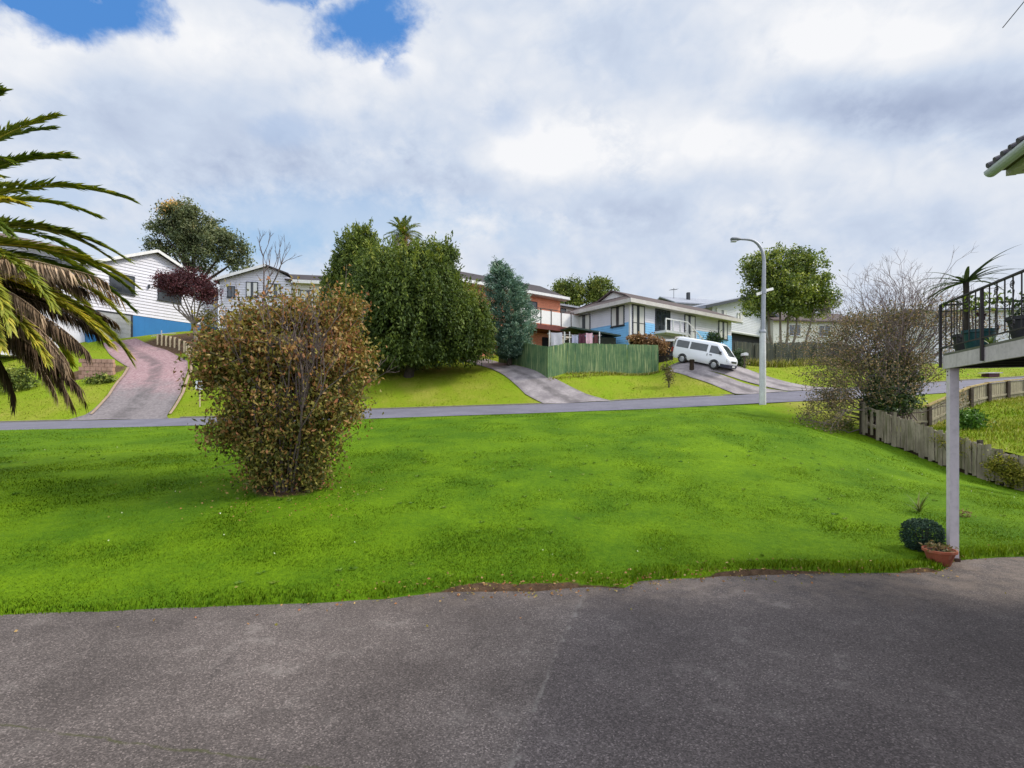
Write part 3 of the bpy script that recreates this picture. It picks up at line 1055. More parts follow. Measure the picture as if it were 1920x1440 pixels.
def frond_mesh(az, el, L, droop, nleaf, lmax, wleaf, tone, dead=False, vdeg=32, curlz=0.0):
    """one pinnate frond growing from the origin; returns arrays"""
    n = 26
    pts = [np.zeros(3)]
    th = el
    s = np.linspace(0, 1, n + 1)
    for i in range(n):
        th = el - droop * (s[i + 1] ** 1.35)
        a = az + curlz * s[i + 1] ** 2
        pts.append(pts[-1] + np.array([math.cos(th) * math.cos(a), math.cos(th) * math.sin(a), math.sin(th)]) * L / n)
    pts = np.array(pts)
    tang = unit(np.gradient(pts, axis=0))
    side = unit(np.cross(tang, np.array([0, 0, 1.0]) + 1e-4))
    upv = np.cross(side, tang)
    V, Fs, T = [], [], []
    # rachis, a flat tapered strip with a keel
    b = 0
    for i in range(n + 1):
        w = 0.045 * (1 - 0.85 * s[i]) * (L / 3.4)
        V += [pts[i] - side[i] * w, pts[i] + upv[i] * w * 0.4, pts[i] + side[i] * w, pts[i] - upv[i] * w * 0.8]
        T += [min(1, tone + 0.25)] * 4
    for i in range(n):
        for q in range(4):
            Fs.append((i * 4 + q, i * 4 + (q + 1) % 4, i * 4 + 4 + (q + 1) % 4, i * 4 + 4 + q))
    V = [np.array(V)]
    T = [np.array(T)]
    Fs = [np.array(Fs)]
    cnt = len(V[0])
    tt = np.linspace(0.10, 0.995, nleaf)
    for sg in (-1, 1):
        t_ = np.clip(tt + rng.normal(0, 0.004, nleaf), 0.05, 1)
        P = np.stack([np.interp(t_, s, pts[:, c]) for c in range(3)], 1)
        tg = unit(np.stack([np.interp(t_, s, tang[:, c]) for c in range(3)], 1))
        sd = unit(np.stack([np.interp(t_, s, side[:, c]) for c in range(3)], 1)) * sg
        uu = np.cross(np.abs(sg) * sd * sg, tg)
        ang = np.radians(50 - 34 * t_ ** 1.5 + rng.normal(0, 6, nleaf))
        vv = np.radians((vdeg if not dead else -30) + rng.normal(0, 12 if not dead else 26, nleaf))
        d = tg * np.cos(ang)[:, None] + (sd * np.cos(vv)[:, None] + uu * np.sin(vv)[:, None]) * np.sin(ang)[:, None]
        if dead:
            d = d + np.array([0, 0, -0.7])
        d = unit(d)
        ll = lmax * (0.42 + 0.58 * np.sin(PI * np.clip(t_ * 0.74 + 0.16, 0, 1))) * rng.uniform(0.8, 1.12, nleaf)
        wd = unit(np.cross(d, uu)) * wleaf * 0.5
        mid = P + d * (ll * 0.45)[:, None]
        tip = P + d * ll[:, None] + np.array([0, 0, -1.0]) * (ll * (0.16 if not dead else 0.4))[:, None]
        q = np.stack([P - wd * 0.5, mid - wd, tip, mid + wd], 1).reshape(-1, 3)
        V.append(q)
        Fs.append(np.arange(nleaf * 4).reshape(nleaf, 4) + cnt)
        cnt += nleaf * 4
        lt = np.clip(tone + rng.normal(0, 0.11, nleaf) + 0.10 * (t_ - 0.5), 0, 1)
        T.append(np.repeat(lt, 4))
    return np.vstack(V), np.vstack(Fs), np.concatenate(T)


PC = np.array([-11.35, 9.3, 4.85])
pb = np.array([PC[0], PC[1], hz(PC[0], PC[1])])
palm = thing('palm_tree', 'large date palm at left edge with green fronds above a brown dead skirt', 'palm tree', pb)
mb = MB()
prof = []
for i, z in enumerate(np.linspace(-0.3, PC[2] - pb[2] - 0.25, 26)):
    prof.append((0.46 + 0.035 * (i % 2) + 0.10 * max(0, i - 18) / 8, z))
mb.lathe(prof, 22)
mb.build('trunk', surf('palm_trunk', lin(96, 78, 62, 0.7), lin(58, 46, 38, 0.7), rough=0.95, scale=4, bump=0.8), palm, smooth=False)
ga = PI * (3 - math.sqrt(5))
NF = 92
for i in range(NF):
    f = i / (NF - 1)
    el = math.radians(84 - 92 * f ** 0.9 + rng.normal(0, 5))
    az = i * ga + rng.normal(0, 0.12)
    L = (3.55 + 0.35 * math.sin(f * PI)) * rng.uniform(0.92, 1.06)
    droop = math.radians(34 + 36 * (1 - abs(f - 0.5)) + rng.normal(0, 7))
    tone = float(np.clip(0.20 + 0.62 * f + rng.normal(0, 0.13), 0.05, 0.97))
    V, Fc, Tn = frond_mesh(az, el, L * 1.07, droop, 200, 0.38, 0.052, min(0.85, 0.12 + tone * 0.8))
    mesh_arrays('frond', V + PC, Fc, FROND, palm, pb, Tn)
ND = 98
for i in range(ND):
    f = i / (ND - 1)
    el = math.radians(20 - 44 * f + rng.normal(0, 6))
    az = i * ga * 1.0 + 0.7 + rng.normal(0, 0.15)
    L = rng.uniform(2.9, 3.75)
    V, Fc, Tn = frond_mesh(az, el, L, math.radians(50 + rng.normal(0, 9)), 150, 0.40, 0.044, float(np.clip(0.36 + rng.normal(0, 0.22), 0.05, 0.9)), dead=True)
    o = mesh_arrays('dead_frond', V + PC - [0, 0, 0.25], Fc, DEADF, palm, pb, Tn)
    o['label'] = 'dry brown hanging frond'

# ------------------------------------------------------------------ big shrub on the lawn
SHRUBM = foliage('autumn_leaf', [(0.0, (0.030, 0.036, 0.009)), (0.28, (0.085, 0.085, 0.018)), (0.48, (0.180, 0.155, 0.032)), (0.66, (0.220, 0.120, 0.038)), (0.84, (0.25, 0.095, 0.045)), (1.0, (0.33, 0.24, 0.10))], trans=0.25, gain=1.5)
sb = at(540, 915, 9.8)
sb[2] = hz(sb[0], sb[1])
shrub = thing('autumn_shrub', 'big vase-shaped shrub with rusty brown and olive leaves on the lawn', 'shrub', sb)


def sh(px, py, dy=0.0):
    return at(px, py, 9.8) + np.array([0, dy, 0])


r98 = 9.8 / 960
sblobs = [(sh(510, 655), (1.30, 1.2, 0.72), 5), (sh(600, 655, -0.2), (0.85, 1.0, 0.65), 3), (sh(540, 568), (0.34, 0.4, 0.24), 0.5), (sh(455, 650), (0.75, 0.9, 0.6), 2.6), (sh(545, 740), (1.25, 1.1, 0.75), 5),
          (sh(555, 825), (0.85, 0.85, 0.55), 3.2), (sh(545, 880), (0.62, 0.6, 0.35), 1.8), (sh(470, 800), (0.55, 0.7, 0.5), 1.6), (sh(500, 850), (0.5, 0.6, 0.4), 1.5), (sh(505, 893), (0.42, 0.5, 0.2), 0.9), (sh(585, 893), (0.42, 0.5, 0.22), 0.9), (sh(648, 590), (0.40, 0.5, 0.5), 1.1), (sh(560, 580), (0.6, 0.6, 0.35), 1.3),
          (sh(432, 790), (0.42, 0.5, 0.30), 0.5), (sh(425, 815), (0.35, 0.5, 0.18), 0.4), (sh(640, 760), (0.42, 0.6, 0.5), 1.3), (sh(410, 700), (0.35, 0.5, 0.25), 0.7),
          (sh(478, 585), (0.5, 0.5, 0.28), 1.0), (sh(670, 680), (0.3, 0.4, 0.45), 0.8), (sh(605, 612), (0.42, 0.5, 0.40), 0.7), (sh(652, 560), (0.16, 0.3, 0.24), 0.3)]
P, ct, rr, ctr = clumps(sblobs, 1150, 44, 0.135, 0.3, 0.95)
P[:, 2] -= 0.16 * np.clip((P[:, 2] - sb[2] - 2.0) / 1.0, 0, 1)
ssegs, SP = [], []
for i in range(210):                       # thin leafy shoots breaking the outline
    c_, r_, w_ = sblobs[rng.choice(len(sblobs), p=np.array([b[2] for b in sblobs]) / sum(b[2] for b in sblobs))]
    d_ = unit(rng.normal(size=3) + np.array([0, -0.2, 0.35]))
    p_ = np.array(c_) + d_ * np.array(r_) * 0.85
    if p_[2] < sb[2] + 0.5:
        continue
    dd_ = unit(d_ + np.array([0, 0, 0.6]) + rng.normal(size=3) * 0.35)
    ln_ = rng.uniform(0.25, 0.6)
    ssegs.append((p_ - dd_ * 0.3, p_ + dd_ * ln_, 0.007, 0.003))
    q_ = rng.random(rng.integers(7, 16))
    SP.append(p_ + dd_ * (q_ * ln_)[:, None] + rng.normal(size=(len(q_), 3)) * 0.045)
P = np.vstack([P] + SP)
P = P[P[:, 2] > h(P[:, 0], P[:, 1]) + 0.02]
n = len(P)
hgt = np.clip((P[:, 2] - sb[2]) / 3.6, 0, 1)
tn = 0.30 + 0.20 * hgt + 0.40 * (np.resize(np.repeat(rng.random(1150), 44), n) - 0.4) + rng.normal(0, 0.19, n)
red = np.exp(-(((P[:, 0] - sh(630, 660)[0]) / 0.5) ** 2 + ((P[:, 2] - sh(0, 665)[2]) / 0.4) ** 2))
tn += 0.28 * red
bare_zone = np.exp(-(((P[:, 0] - sh(605, 690)[0]) / 0.33) ** 2 + ((P[:, 2] - sh(0, 690)[2]) / 0.33) ** 2)) * (P[:, 1] < sb[1] + 0.15)
keep = rng.random(n) > 0.9 * bare_zone
P, tn = P[keep], np.clip(tn[keep], 0, 1)
V, Fc, Tt = leaf_quads(P, rng.uniform(0.055, 0.11, len(P)), rng.uniform(0.03, 0.056, len(P)), rng.normal(size=(len(P), 3)) + np.array([0, 0, -0.8]), tn, curl=0.14)
mesh_arrays('crown', V, Fc, SHRUBM, shrub, sb, Tt)
segs = []
segs += ssegs
for i in range(22):
    a = rng.uniform(0, 2 * PI)
    sp_ = rng.uniform(0.05, 0.42)
    grow(sb + np.array([math.cos(a) * 0.22, math.sin(a) * 0.18, -0.05]), (math.cos(a) * sp_, math.sin(a) * sp_ * 0.8, 1.0), rng.uniform(1.3, 1.75), 0.026, 3, segs,
         spread=0.42, up=0.22, kids=(2, 3), shrink=0.58)
for i in range(11):   # the bare twiggy patch facing the house
    p0 = sh(rng.uniform(595, 630), rng.uniform(705, 735), -0.75)
    grow(p0, (rng.normal(0, 0.4), -0.35, 1.0), 0.42, 0.009, 3, segs, spread=0.55, up=0.2, kids=(2, 3), shrink=0.62)
V, Fc = seg_tubes(segs, 4)
mesh_arrays('stems', V, Fc, TWIG, shrub, sb)

# ------------------------------------------------------------------ trees beyond the road
GREEN = foliage('willow_leaf', [(0.0, (0.020, 0.034, 0.008)), (0.4, (0.058, 0.088, 0.016)), (0.75, (0.130, 0.165, 0.026)), (1.0, (0.25, 0.25, 0.045))], trans=0.3, gain=1.45)


def hang_tree(name, label, base, domes, nstr, mat, trunk_r):
    """tree of hanging leafy strands: each strand starts on the dome and falls"""
    root = thing(name, label, 'tree', base)
    Ps, Ts, As = [], [], []
    w = np.array([d[3] for d in domes], float)
    for i in rng.choice(len(domes), 170, p=w / w.sum()):      # young upright sprigs breaking the outline
        c, rad, drop, _ = domes[i]
        d = unit(rng.normal(size=3))
        d[2] = abs(d[2]) + 0.3
        d = unit(d)
        p = np.array(c) + d * np.array(rad)
        q = rng.random(16)
        Ps.append(p + (d * 0.6 + np.array([0, 0, 0.5]))[None, :] * (q * rng.uniform(0.3, 0.95))[:, None] + rng.normal(size=(16, 3)) * 0.06)
        Ts.append(np.full(16, 0.35 + 0.5 * rng.random()))
        As.append(np.tile(d + [0, 0, 0.4], (16, 1)))
    for i in rng.choice(len(domes), nstr, p=w / w.sum()):
        c, rad, drop, _ = domes[i]
        d = unit(rng.normal(size=3))
        d[2] = abs(d[2]) * 1.1 - 0.25
        d = unit(d)
        r = rng.uniform(0.5, 1.05)
        p = np.array(c) + d * np.array(rad) * r
        out = d.copy()
        ln = rng.uniform(0.35, 1.0) * drop
        k = int(10 + ln * 16)
        q = np.linspace(0, 1, k)
        line = p[None, :] + out[None, :] * (0.30 * np.sqrt(q))[:, None] + np.array([0, 0, -1.0]) * (ln * q ** 1.2)[:, None]
        wob = np.cumsum(rng.normal(size=(k, 3)) * np.array([0.035, 0.035, 0.0]), 0)
        Ps.append(line + wob + rng.normal(size=(k, 3)) * 0.12)
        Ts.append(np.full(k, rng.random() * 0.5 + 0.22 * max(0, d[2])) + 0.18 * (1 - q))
        As.append(np.tile(out * 0.5 + np.array([0, 0, -0.8]), (k, 1)))
    P = np.vstack(Ps)
    Tn = np.concatenate(Ts)
    A = np.vstack(As) + rng.normal(size=P.shape) * 0.55
    keep = P[:, 2] > h(P[:, 0], P[:, 1]) + 0.15
    P, Tn, A = P[keep], Tn[keep], A[keep]
    V, Fc, Tt = leaf_quads(P, 0.26, 0.095, A, np.clip(Tn + rng.normal(0, 0.1, len(P)), 0, 1), curl=0.1)
    mesh_arrays('crown', V, Fc, mat, root, base, Tt)
    tg = [np.array(c) + unit(rng.normal(size=3)) * np.array(r) * 0.6 for c, r, _, _ in domes for _ in range(3)]
    limbs('trunk', base, tg, trunk_r, BARK, root, stem=0.45)
    return root


gb = G3(at(765, 704, 34.0))


def gt(px, py, dy=0.0, d=34.0):
    return at(px, py, d) + np.array([0, dy, 0])


u = 34.0 / 960
hang_tree('weeping_tree', 'broad dense green weeping tree on the bank, left of the concrete drive', gb,
          [(gt(765, 560), (108 * u, 3.6, 92 * u), 3.2, 7), (gt(735, 500), (70 * u, 2.2, 34 * u), 1.3, 1.4), (gt(800, 505), (50 * u, 1.8, 48 * u), 1.3, 1.5), (gt(862, 590), (48 * u, 1.9, 52 * u), 3.0, 2.2),
           (gt(700, 590), (50 * u, 1.9, 60 * u), 2.6, 2.0), (gt(655, 590), (38 * u, 1.6, 60 * u), 2.0, 1.5), (gt(860, 655), (32 * u, 1.4, 22 * u), 0.9, 1.0), (gt(765, 655, -0.6), (80 * u, 2.4, 24 * u), 1.2, 2.2), (gt(690, 660, -0.3), (42 * u, 1.6, 24 * u), 1.0, 1.2), (gt(740, 675, -0.9), (60 * u, 1.6, 14 * u), 0.7, 1.2),
           (gt(830, 480), (26 * u, 1.0, 22 * u), 0.6, 0.5), (gt(890, 615), (28 * u, 1.4, 40 * u), 2.0, 1.1)],
          5600, GREEN, 0.32)
gb2 = G3(at(668, 684, 38.5))
u2 = 38.5 / 960
hang_tree('weeping_tree', 'narrower green tree with pointed top, behind and left of the broad weeping tree', gb2,
          [(gt(672, 500, 0, 38.5), (42 * u2, 1.8, 62 * u2), 1.8, 3), (gt(640, 560, 0, 38.5), (30 * u2, 1.5, 55 * u2), 2.0, 2), (gt(684, 455, 0, 38.5), (16 * u2, 0.7, 24 * u2), 0.5, 0.5),
           (gt(660, 610, 0, 38.5), (45 * u2, 1.6, 50 * u2), 2.0, 2)], 1700, GREEN, 0.25)

CONIFER = foliage('blue_conifer', [(0.0, (0.014, 0.032, 0.022)), (0.45, (0.048, 0.085, 0.062)), (0.8, (0.125, 0.180, 0.135)), (1.0, (0.27, 0.29, 0.22))], trans=0.15, gain=2.4)
cb = G3(at(955, 688, 37.0))
u3 = 37.0 / 960
con = thing('conifer', 'blue-grey conifer beside the concrete drive against the green fence', 'tree', cb)
Ps, Ts, As = [], [], []
topz = at(930, 486, 37.0)
for i in range(1500):
    f = rng.random() ** 0.62                       # 0 top .. 1 bottom
    zc = topz[2] + (at(0, 668, 37)[2] - topz[2]) * f
    xc = np.interp(f, [0, 0.35, 1], [at(930, 0, 37)[0], at(952, 0, 37)[0], at(958, 0, 37)[0]])
    rmax = np.interp(f, [0, 0.12, 0.35, 0.7, 0.92, 1.0], [0.15, 0.75, 1.65, 1.9, 1.5, 0.9])
    a = rng.uniform(0, 2 * PI)
    r = rmax * (0.12 + 0.88 * rng.random() ** 0.6) * (1 + 0.18 * math.sin(a * 3 + f * 14))
    p = np.array([xc + math.cos(a) * r, 37.0 + math.sin(a) * r, zc])
    k = 26
    out = np.array([math.cos(a), math.sin(a), 0.45])
    q = rng.random(k)
    Ps.append(p + out * (q * 0.42 - 0.2)[:, None] + rng.normal(size=(k, 3)) * 0.085)
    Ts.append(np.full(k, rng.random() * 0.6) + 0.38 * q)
    As.append(np.tile(out, (k, 1)) + rng.normal(size=(k, 3)) * 0.5)
P = np.vstack(Ps)
P[:, 2] = np.maximum(P[:, 2], h(P[:, 0], P[:, 1]) + 0.15)
V, Fc, Tt = leaf_quads(P, 0.20, 0.055, np.vstack(As), np.clip(np.concatenate(Ts) - 0.1 + rng.normal(0, 0.1, len(P)), 0, 1), curl=0.05)
mesh_arrays('crown', V, Fc, CONIFER, con, cb, Tt)
mb = MB()
mb.tube([cb - [0, 0, 0.3], cb + [0, 0, 3.0], topz - [0, 0, 0.4]], [0.2, 0.15, 0.03], 8)
mb.build('trunk', BARK, con, cb)

POHUT = foliage('grey_green_leaf', [(0.0, (0.020, 0.028, 0.014)), (0.45, (0.062, 0.078, 0.034)), (0.8, (0.145, 0.150, 0.075)), (0.93, (0.21, 0.18, 0.10)), (1.0, (0.40, 0.22, 0.05))], trans=0.2, gain=2.0)
db = G3(at(385, 612, 60.0))


def big_tint(P, t):
    c = at(335, 388, 60)
    o = np.exp(-(((P[:, 0] - c[0]) / 1.4) ** 2 + ((P[:, 2] - c[2]) / 0.9) ** 2))
    return np.where(rng.random(len(P)) < 0.75 * o, 0.98, np.clip(t, 0, 0.92))


u4 = 60.0 / 960
tree('broadleaf_tree', 'tall spreading grey-green tree with an orange tuft behind the blue-and-white house', 'tree', db,
     sublobes([(at(365, 430, 60), (58 * u4, 3.2, 40 * u4), 5), (at(330, 405, 60), (30 * u4, 2, 22 * u4), 1.6), (at(420, 465, 60), (44 * u4, 2.6, 30 * u4), 3), (at(325, 450, 60), (34 * u4, 2.2, 34 * u4), 2.2),
      (at(440, 490, 60), (26 * u4, 2, 20 * u4), 1.4), (at(370, 480, 60), (42 * u4, 2.4, 22 * u4), 1.8)], 54, 1.2),
     760, 36, 0.32, (0.30, 0.15), POHUT, 0.4, tintfn=big_tint, lo=0.4, stem=0.5, nl=16)

PURPLE = foliage('plum_leaf', [(0.0, (0.020, 0.008, 0.010)), (0.5, (0.060, 0.018, 0.022)), (1.0, (0.135, 0.042, 0.045))], trans=0.15)
pp = G3(at(368, 634, 43.0))
u5 = 43.0 / 960
tree('plum_tree', 'purple-leaved tree with a flat rounded crown in front of the blue-and-white house', 'tree', pp,
     [(at(350, 535, 43), (54 * u5, 2.0, 24 * u5), 5), (at(385, 550, 43), (28 * u5, 1.7, 22 * u5), 2), (at(325, 530, 43), (34 * u5, 1.6, 16 * u5), 2), (at(355, 518, 43), (34 * u5, 1.5, 14 * u5), 1.5)],
     330, 40, 0.22, (0.16, 0.09), PURPLE, 0.16, bark=BARK_PALE, lo=0.3, stem=0.3, nl=12)
YSHR = foliage('olive_leaf', [(0.0, (0.03, 0.035, 0.008)), (0.5, (0.10, 0.095, 0.02)), (1.0, (0.24, 0.19, 0.05))], trans=0.2)
yb = G3(at(388, 628, 43.6))
tree('olive_shrub', 'small yellowish shrub standing under the purple-leaved tree', 'shrub', yb,
     [(at(388, 600, 43.6), (14 * u5, 0.6, 26 * u5), 1)], 50, 26, 0.16, (0.14, 0.07), YSHR, 0.05, lo=0.2, nl=5)

# bare tree in front of the cream house
bb = G3(at(496, 600, 44.0))
bare_t = thing('bare_tree', 'leafless forked tree standing before the white gabled house', 'tree', bb)
segs = []
fork = at(494, 560, 44.0)
segs.append((bb - [0, 0, 0.3], fork, 0.19, 0.15))
grow(fork, (at(480, 478, 44) - fork), 2.3, 0.085, 4, segs, spread=0.55, up=0.16, kids=(2, 3), shrink=0.66, wig=0.08)
grow(fork, (at(535, 508, 44) - fork), 2.0, 0.085, 4, segs, spread=0.5, up=0.22, kids=(2, 3), shrink=0.72, wig=0.08)
grow(fork, (at(505, 495, 44) - fork), 2.0, 0.06, 3, segs, spread=0.55, up=0.2, kids=(2, 3), shrink=0.7, wig=0.08)
V, Fc = seg_tubes(segs, 5)
mesh_arrays('trunk', V, Fc, surf('bare_bark', lin(128, 112, 108, 0.7), lin(92, 80, 78, 0.7), rough=0.95, scale=3), bare_t, bb)

# fan palm behind the weeping tree
fb = G3(at(756, 640, 46.0))
fc = at(757, 442, 46.0)
fpal = thing('palm_tree', 'palm with a round head of spiky fronds rising behind the broad weeping tree', 'palm tree', fb)
mb = MB()
mb.tube([fb - [0, 0, 0.3], fb * 0.5 + fc * 0.5, fc - [0, 0, 0.2]], [0.26, 0.2, 0.24], 10)
mb.build('trunk', BARK, fpal, fb)
for i in range(44):
    f = i / 43
    V, Fc, Tn = frond_mesh(i * ga + rng.normal(0, 0.2), math.radians(82 - 108 * f + rng.normal(0, 7)), 1.75 * rng.uniform(0.85, 1.1), math.radians(48 + rng.normal(0, 10)), 34, 0.46, 0.05, float(np.clip(0.18 + 0.4 * rng.random(), 0, 1)))
    mesh_arrays('frond', V + fc, Fc, FROND, fpal, fb, Tn)
P = fc + np.array([0, 0, -1.0]) + rng.normal(size=(420, 3)) * np.array([0.36, 0.36, 0.5])
V, Fc, Tt = leaf_quads(P, 0.5, 0.07, rng.normal(size=(420, 3)) * 0.4 + np.array([0, 0, -1.0]), np.clip(rng.normal(0.93, 0.1, 420), 0, 1))
mesh_arrays('dead_leaves', V, Fc, foliage('tan_skirt', [(0, (0.12, 0.07, 0.03)), (1, (0.36, 0.22, 0.09))], 0.1), fpal, fb, Tt)

# bushy trees behind the houses
HEDGE = foliage('mid_green_leaf', [(0.0, (0.022, 0.036, 0.008)), (0.5, (0.075, 0.098, 0.018)), (1.0, (0.22, 0.22, 0.045))], trans=0.25, gain=2.0)
u6 = 64.0 / 960
for (px, py, rx_, rz_, lab) in ((1068, 545, 34, 20, 'low green tree behind the brick house, nearer its roof'), (1125, 545, 32, 22, 'low green tree behind the blue-band house, touching its gable')):
    b_ = G3(at(px, 600, 64.0))
    tree('broadleaf_tree', lab, 'tree', b_, [(at(px, py, 64), (rx_ * u6, 2.0, rz_ * u6), 3), (at(px + 4, py + 22, 64), (rx_ * u6, 2.0, rz_ * u6), 2), (at(px - 12, py - 4, 64), (12 * u6, 1, 15 * u6), 1)],
         190, 34, 0.34, (0.30, 0.16), HEDGE, 0.22, lo=0.3, group=None)

ROUND = foliage('glossy_leaf', [(0.0, (0.016, 0.026, 0.006)), (0.4, (0.052, 0.072, 0.012)), (0.75, (0.130, 0.140, 0.022)), (1.0, (0.30, 0.27, 0.055))], trans=0.3, rough=0.4, spec=0.45, gain=3.0)
rb = G3(at(1466, 655, 43.0))
u7 = 43.0 / 960
rt_ = thing('broadleaf_tree', 'rounded olive-green tree with several pale trunks behind the street lamp', 'tree', rb)
P, ct, rr, ctr = clumps(sublobes([(at(1470, 545, 43), (70 * u7, 2.9, 52 * u7), 5), (at(1480, 505, 43), (46 * u7, 2.2, 27 * u7), 2.4), (at(1425, 555, 43), (42 * u7, 2.0, 42 * u7), 2.2), (at(1515, 560, 43), (40 * u7, 2.0, 42 * u7), 2.2),
                         (at(1430, 500, 43), (24 * u7, 1.4, 18 * u7), 0.8), (at(1510, 500, 43), (20 * u7, 1.4, 20 * u7), 0.8), (at(1465, 575, 43), (60 * u7, 2.4, 26 * u7), 1.5)], 80, 1.15), 1050, 40, 0.22, 0.45)
V, Fc, Tt = leaf_quads(P, 0.21, 0.12, None, np.clip(0.1 + 0.5 * ct + rng.normal(0, 0.15, len(P)), 0, 1), curl=0.12)
mesh_arrays('crown', V, Fc, ROUND, rt_, rb, Tt)
mb = MB()
for i, (x0, x1, y1) in enumerate(((1455, 1425, 560), (1458, 1438, 540), (1464, 1462, 545), (1470, 1480, 550), (1474, 1500, 560), (1478, 1528, 575))):
    p0 = rb + np.array([(x0 - 1466) * u7, rng.normal(0, 0.2), -0.3])
    p2 = at(x1, y1, 43 + rng.normal(0, 0.5))
    m1 = p0 * 0.6 + p2 * 0.4 + np.array([(x1 - x0) * u7 * 0.25, 0, -0.2])
    mb.tube([p0, m1, p2], [0.13, 0.10, 0.05], 7)
mb.build('trunk', BARK_PALE, rt_, rb, smooth=True)

# thorny bare shrub by the corner of the paling fence
hb = at(1660, 775, 20.8)
hb[2] = hz2(hb[0], hb[1])
bsh = thing('bare_shrub', 'large twiggy shrub, almost leafless, at the corner of the old paling fence', 'shrub', hb)
segs, tips = [], []
u8 = 20.8 / 960
for i in range(135):
    tx = rng.uniform(1520, 1785)
    ty = np.interp(tx, [1510, 1560, 1640, 1700, 1750, 1790], [640, 560, 505, 500, 470, 540]) + 200 * rng.random() ** 1.4 + 8
    tg = at(tx, ty, 20.8 + rng.normal(0, 1.0))
    st = hb + np.array([rng.normal(0, 0.35) + 0.1, rng.normal(0, 0.2), rng.uniform(0, 0.5)])
    dv = tg - st
    grow(st, dv, np.linalg.norm(dv) * 0.50, 0.026, 4, segs, spread=0.66, up=0.03, kids=(2, 3), shrink=0.52, tips=tips, wig=0.10, steps=3)
V, Fc = seg_tubes(segs, 4)
mesh_arrays('stems', V, Fc, surf('shrub_twig', lin(150, 132, 130, 0.8), lin(108, 92, 92, 0.8), rough=0.95, scale=3), bsh, hb)
tips = np.array(tips)
tz = tips[:, 2]
low = tips[tz < np.quantile(tz, 0.66)]
P = np.repeat(low, 10, 0) + rng.normal(size=(len(low) * 10, 3)) * 0.17
BROWNL = foliage('sparse_leaf', [(0.0, (0.022, 0.030, 0.012)), (0.4, (0.075, 0.070, 0.028)), (0.75, (0.15, 0.105, 0.05)), (1.0, (0.27, 0.17, 0.10))], trans=0.25, gain=1.8)
V, Fc, Tt = leaf_quads(P, 0.075, 0.042, None, rng.random(len(P)))
mesh_arrays('leaves', V, Fc, BROWNL, bsh, hb, Tt)

DARKL = foliage('dark_glossy_leaf', [(0.0, (0.010, 0.022, 0.010)), (0.5, (0.030, 0.055, 0.018)), (0.85, (0.075, 0.115, 0.022)), (1.0, (0.20, 0.26, 0.03))], trans=0.2, rough=0.35, spec=0.5)
kb = at(1662, 778, 20.3)
kb[2] = hz2(kb[0], kb[1])
tree('evergreen_shrub', 'dark glossy leafy shrub at the foot of the twiggy shrub, against the fence', 'shrub', kb,
     [(at(1655, 735, 20.3), (32 * u8, 0.7, 42 * u8), 3), (at(1690, 715, 20.5), (34 * u8, 0.7, 30 * u8), 2), (at(1670, 680, 20.5), (40 * u8, 0.7, 26 * u8), 1.2), (at(1640, 760, 20.2), (22 * u8, 0.5, 18 * u8), 1.2),
      (at(1700, 755, 20.3), (24 * u8, 0.5, 20 * u8), 0.8)],
     210, 26, 0.16, (0.13, 0.07), DARKL, 0.07, lo=0.3, nl=8)

# ------------------------------------------------------------------ house-building tools


def boards_material(name, c, rough=0.6, dirt=0.25):
    m, nt, out = new_mat(name)
    tc = nt.node('ShaderNodeTexCoord')
    v = tc.outputs['Object']
    n1 = nt.noise(v, 0.7, 5, 0.6)
    mp = nt.node('ShaderNodeMapping')
    mp.inputs['Scale'].default_value = (3, 3, 0.35)
    nt.l.new(v, mp.inputs['Vector'])
    n2 = nt.noise(mp.outputs['Vector'], 1.5, 5, 0.65)
    cc = nt.mix(nt.math('MULTIPLY', nt.smooth(n1, 0.35, 0.7), dirt), c, tuple(x * 0.72 for x in c[:3]) + (1,))
    cc = nt.mix(nt.math('MULTIPLY', nt.smooth(n2, 0.5, 0.75), dirt), cc, tuple(x * 0.6 for x in c[:3]) + (1,))
    p = nt.node('ShaderNodeBsdfPrincipled')
    nt.put(p.inputs['Base Color'], cc)
    p.inputs['Roughness'].default_value = rough
    p.inputs['Specular IOR Level'].default_value = 0.3
    nt.l.new(p.outputs[0], out.inputs[0])
    return m


WHITE_B = boards_material('white_weatherboard', (0.60, 0.59, 0.645, 1))
CREAM_B = boards_material('cream_weatherboard', (0.66, 0.63, 0.585, 1))
GREY_B = boards_material('grey_weatherboard', (0.50, 0.51, 0.54, 1))
BLUE_D = boards_material('blue_paint', lin(48, 122, 184, 0.80), dirt=0.35)
BLUE_L = boards_material('pale_blue_paint', lin(128, 188, 232, 0.88), dirt=0.3)
TRIMW = surf('white_trim', (0.72, 0.71, 0.70, 1), (0.58, 0.57, 0.55, 1), rough=0.5, scale=2)
ROOFD = surf('dark_roof', lin(78, 68, 68, 0.7), lin(56, 50, 54, 0.7), rough=0.8, scale=1.5, bump=0.5, bscale=8, stretch=(1, 1, 3))
ROOFB = surf('brown_roof', lin(104, 86, 80, 0.7), lin(76, 64, 64, 0.7), rough=0.8, scale=1.5, bump=0.5, bscale=8)
ROOFG = surf('pale_grey_roof', lin(176, 180, 190, 0.75), lin(150, 154, 166, 0.75), rough=0.6, scale=1.2)
GLASS_D = glass('dark_glass', (0.035, 0.042, 0.05, 1), rough=0.08)


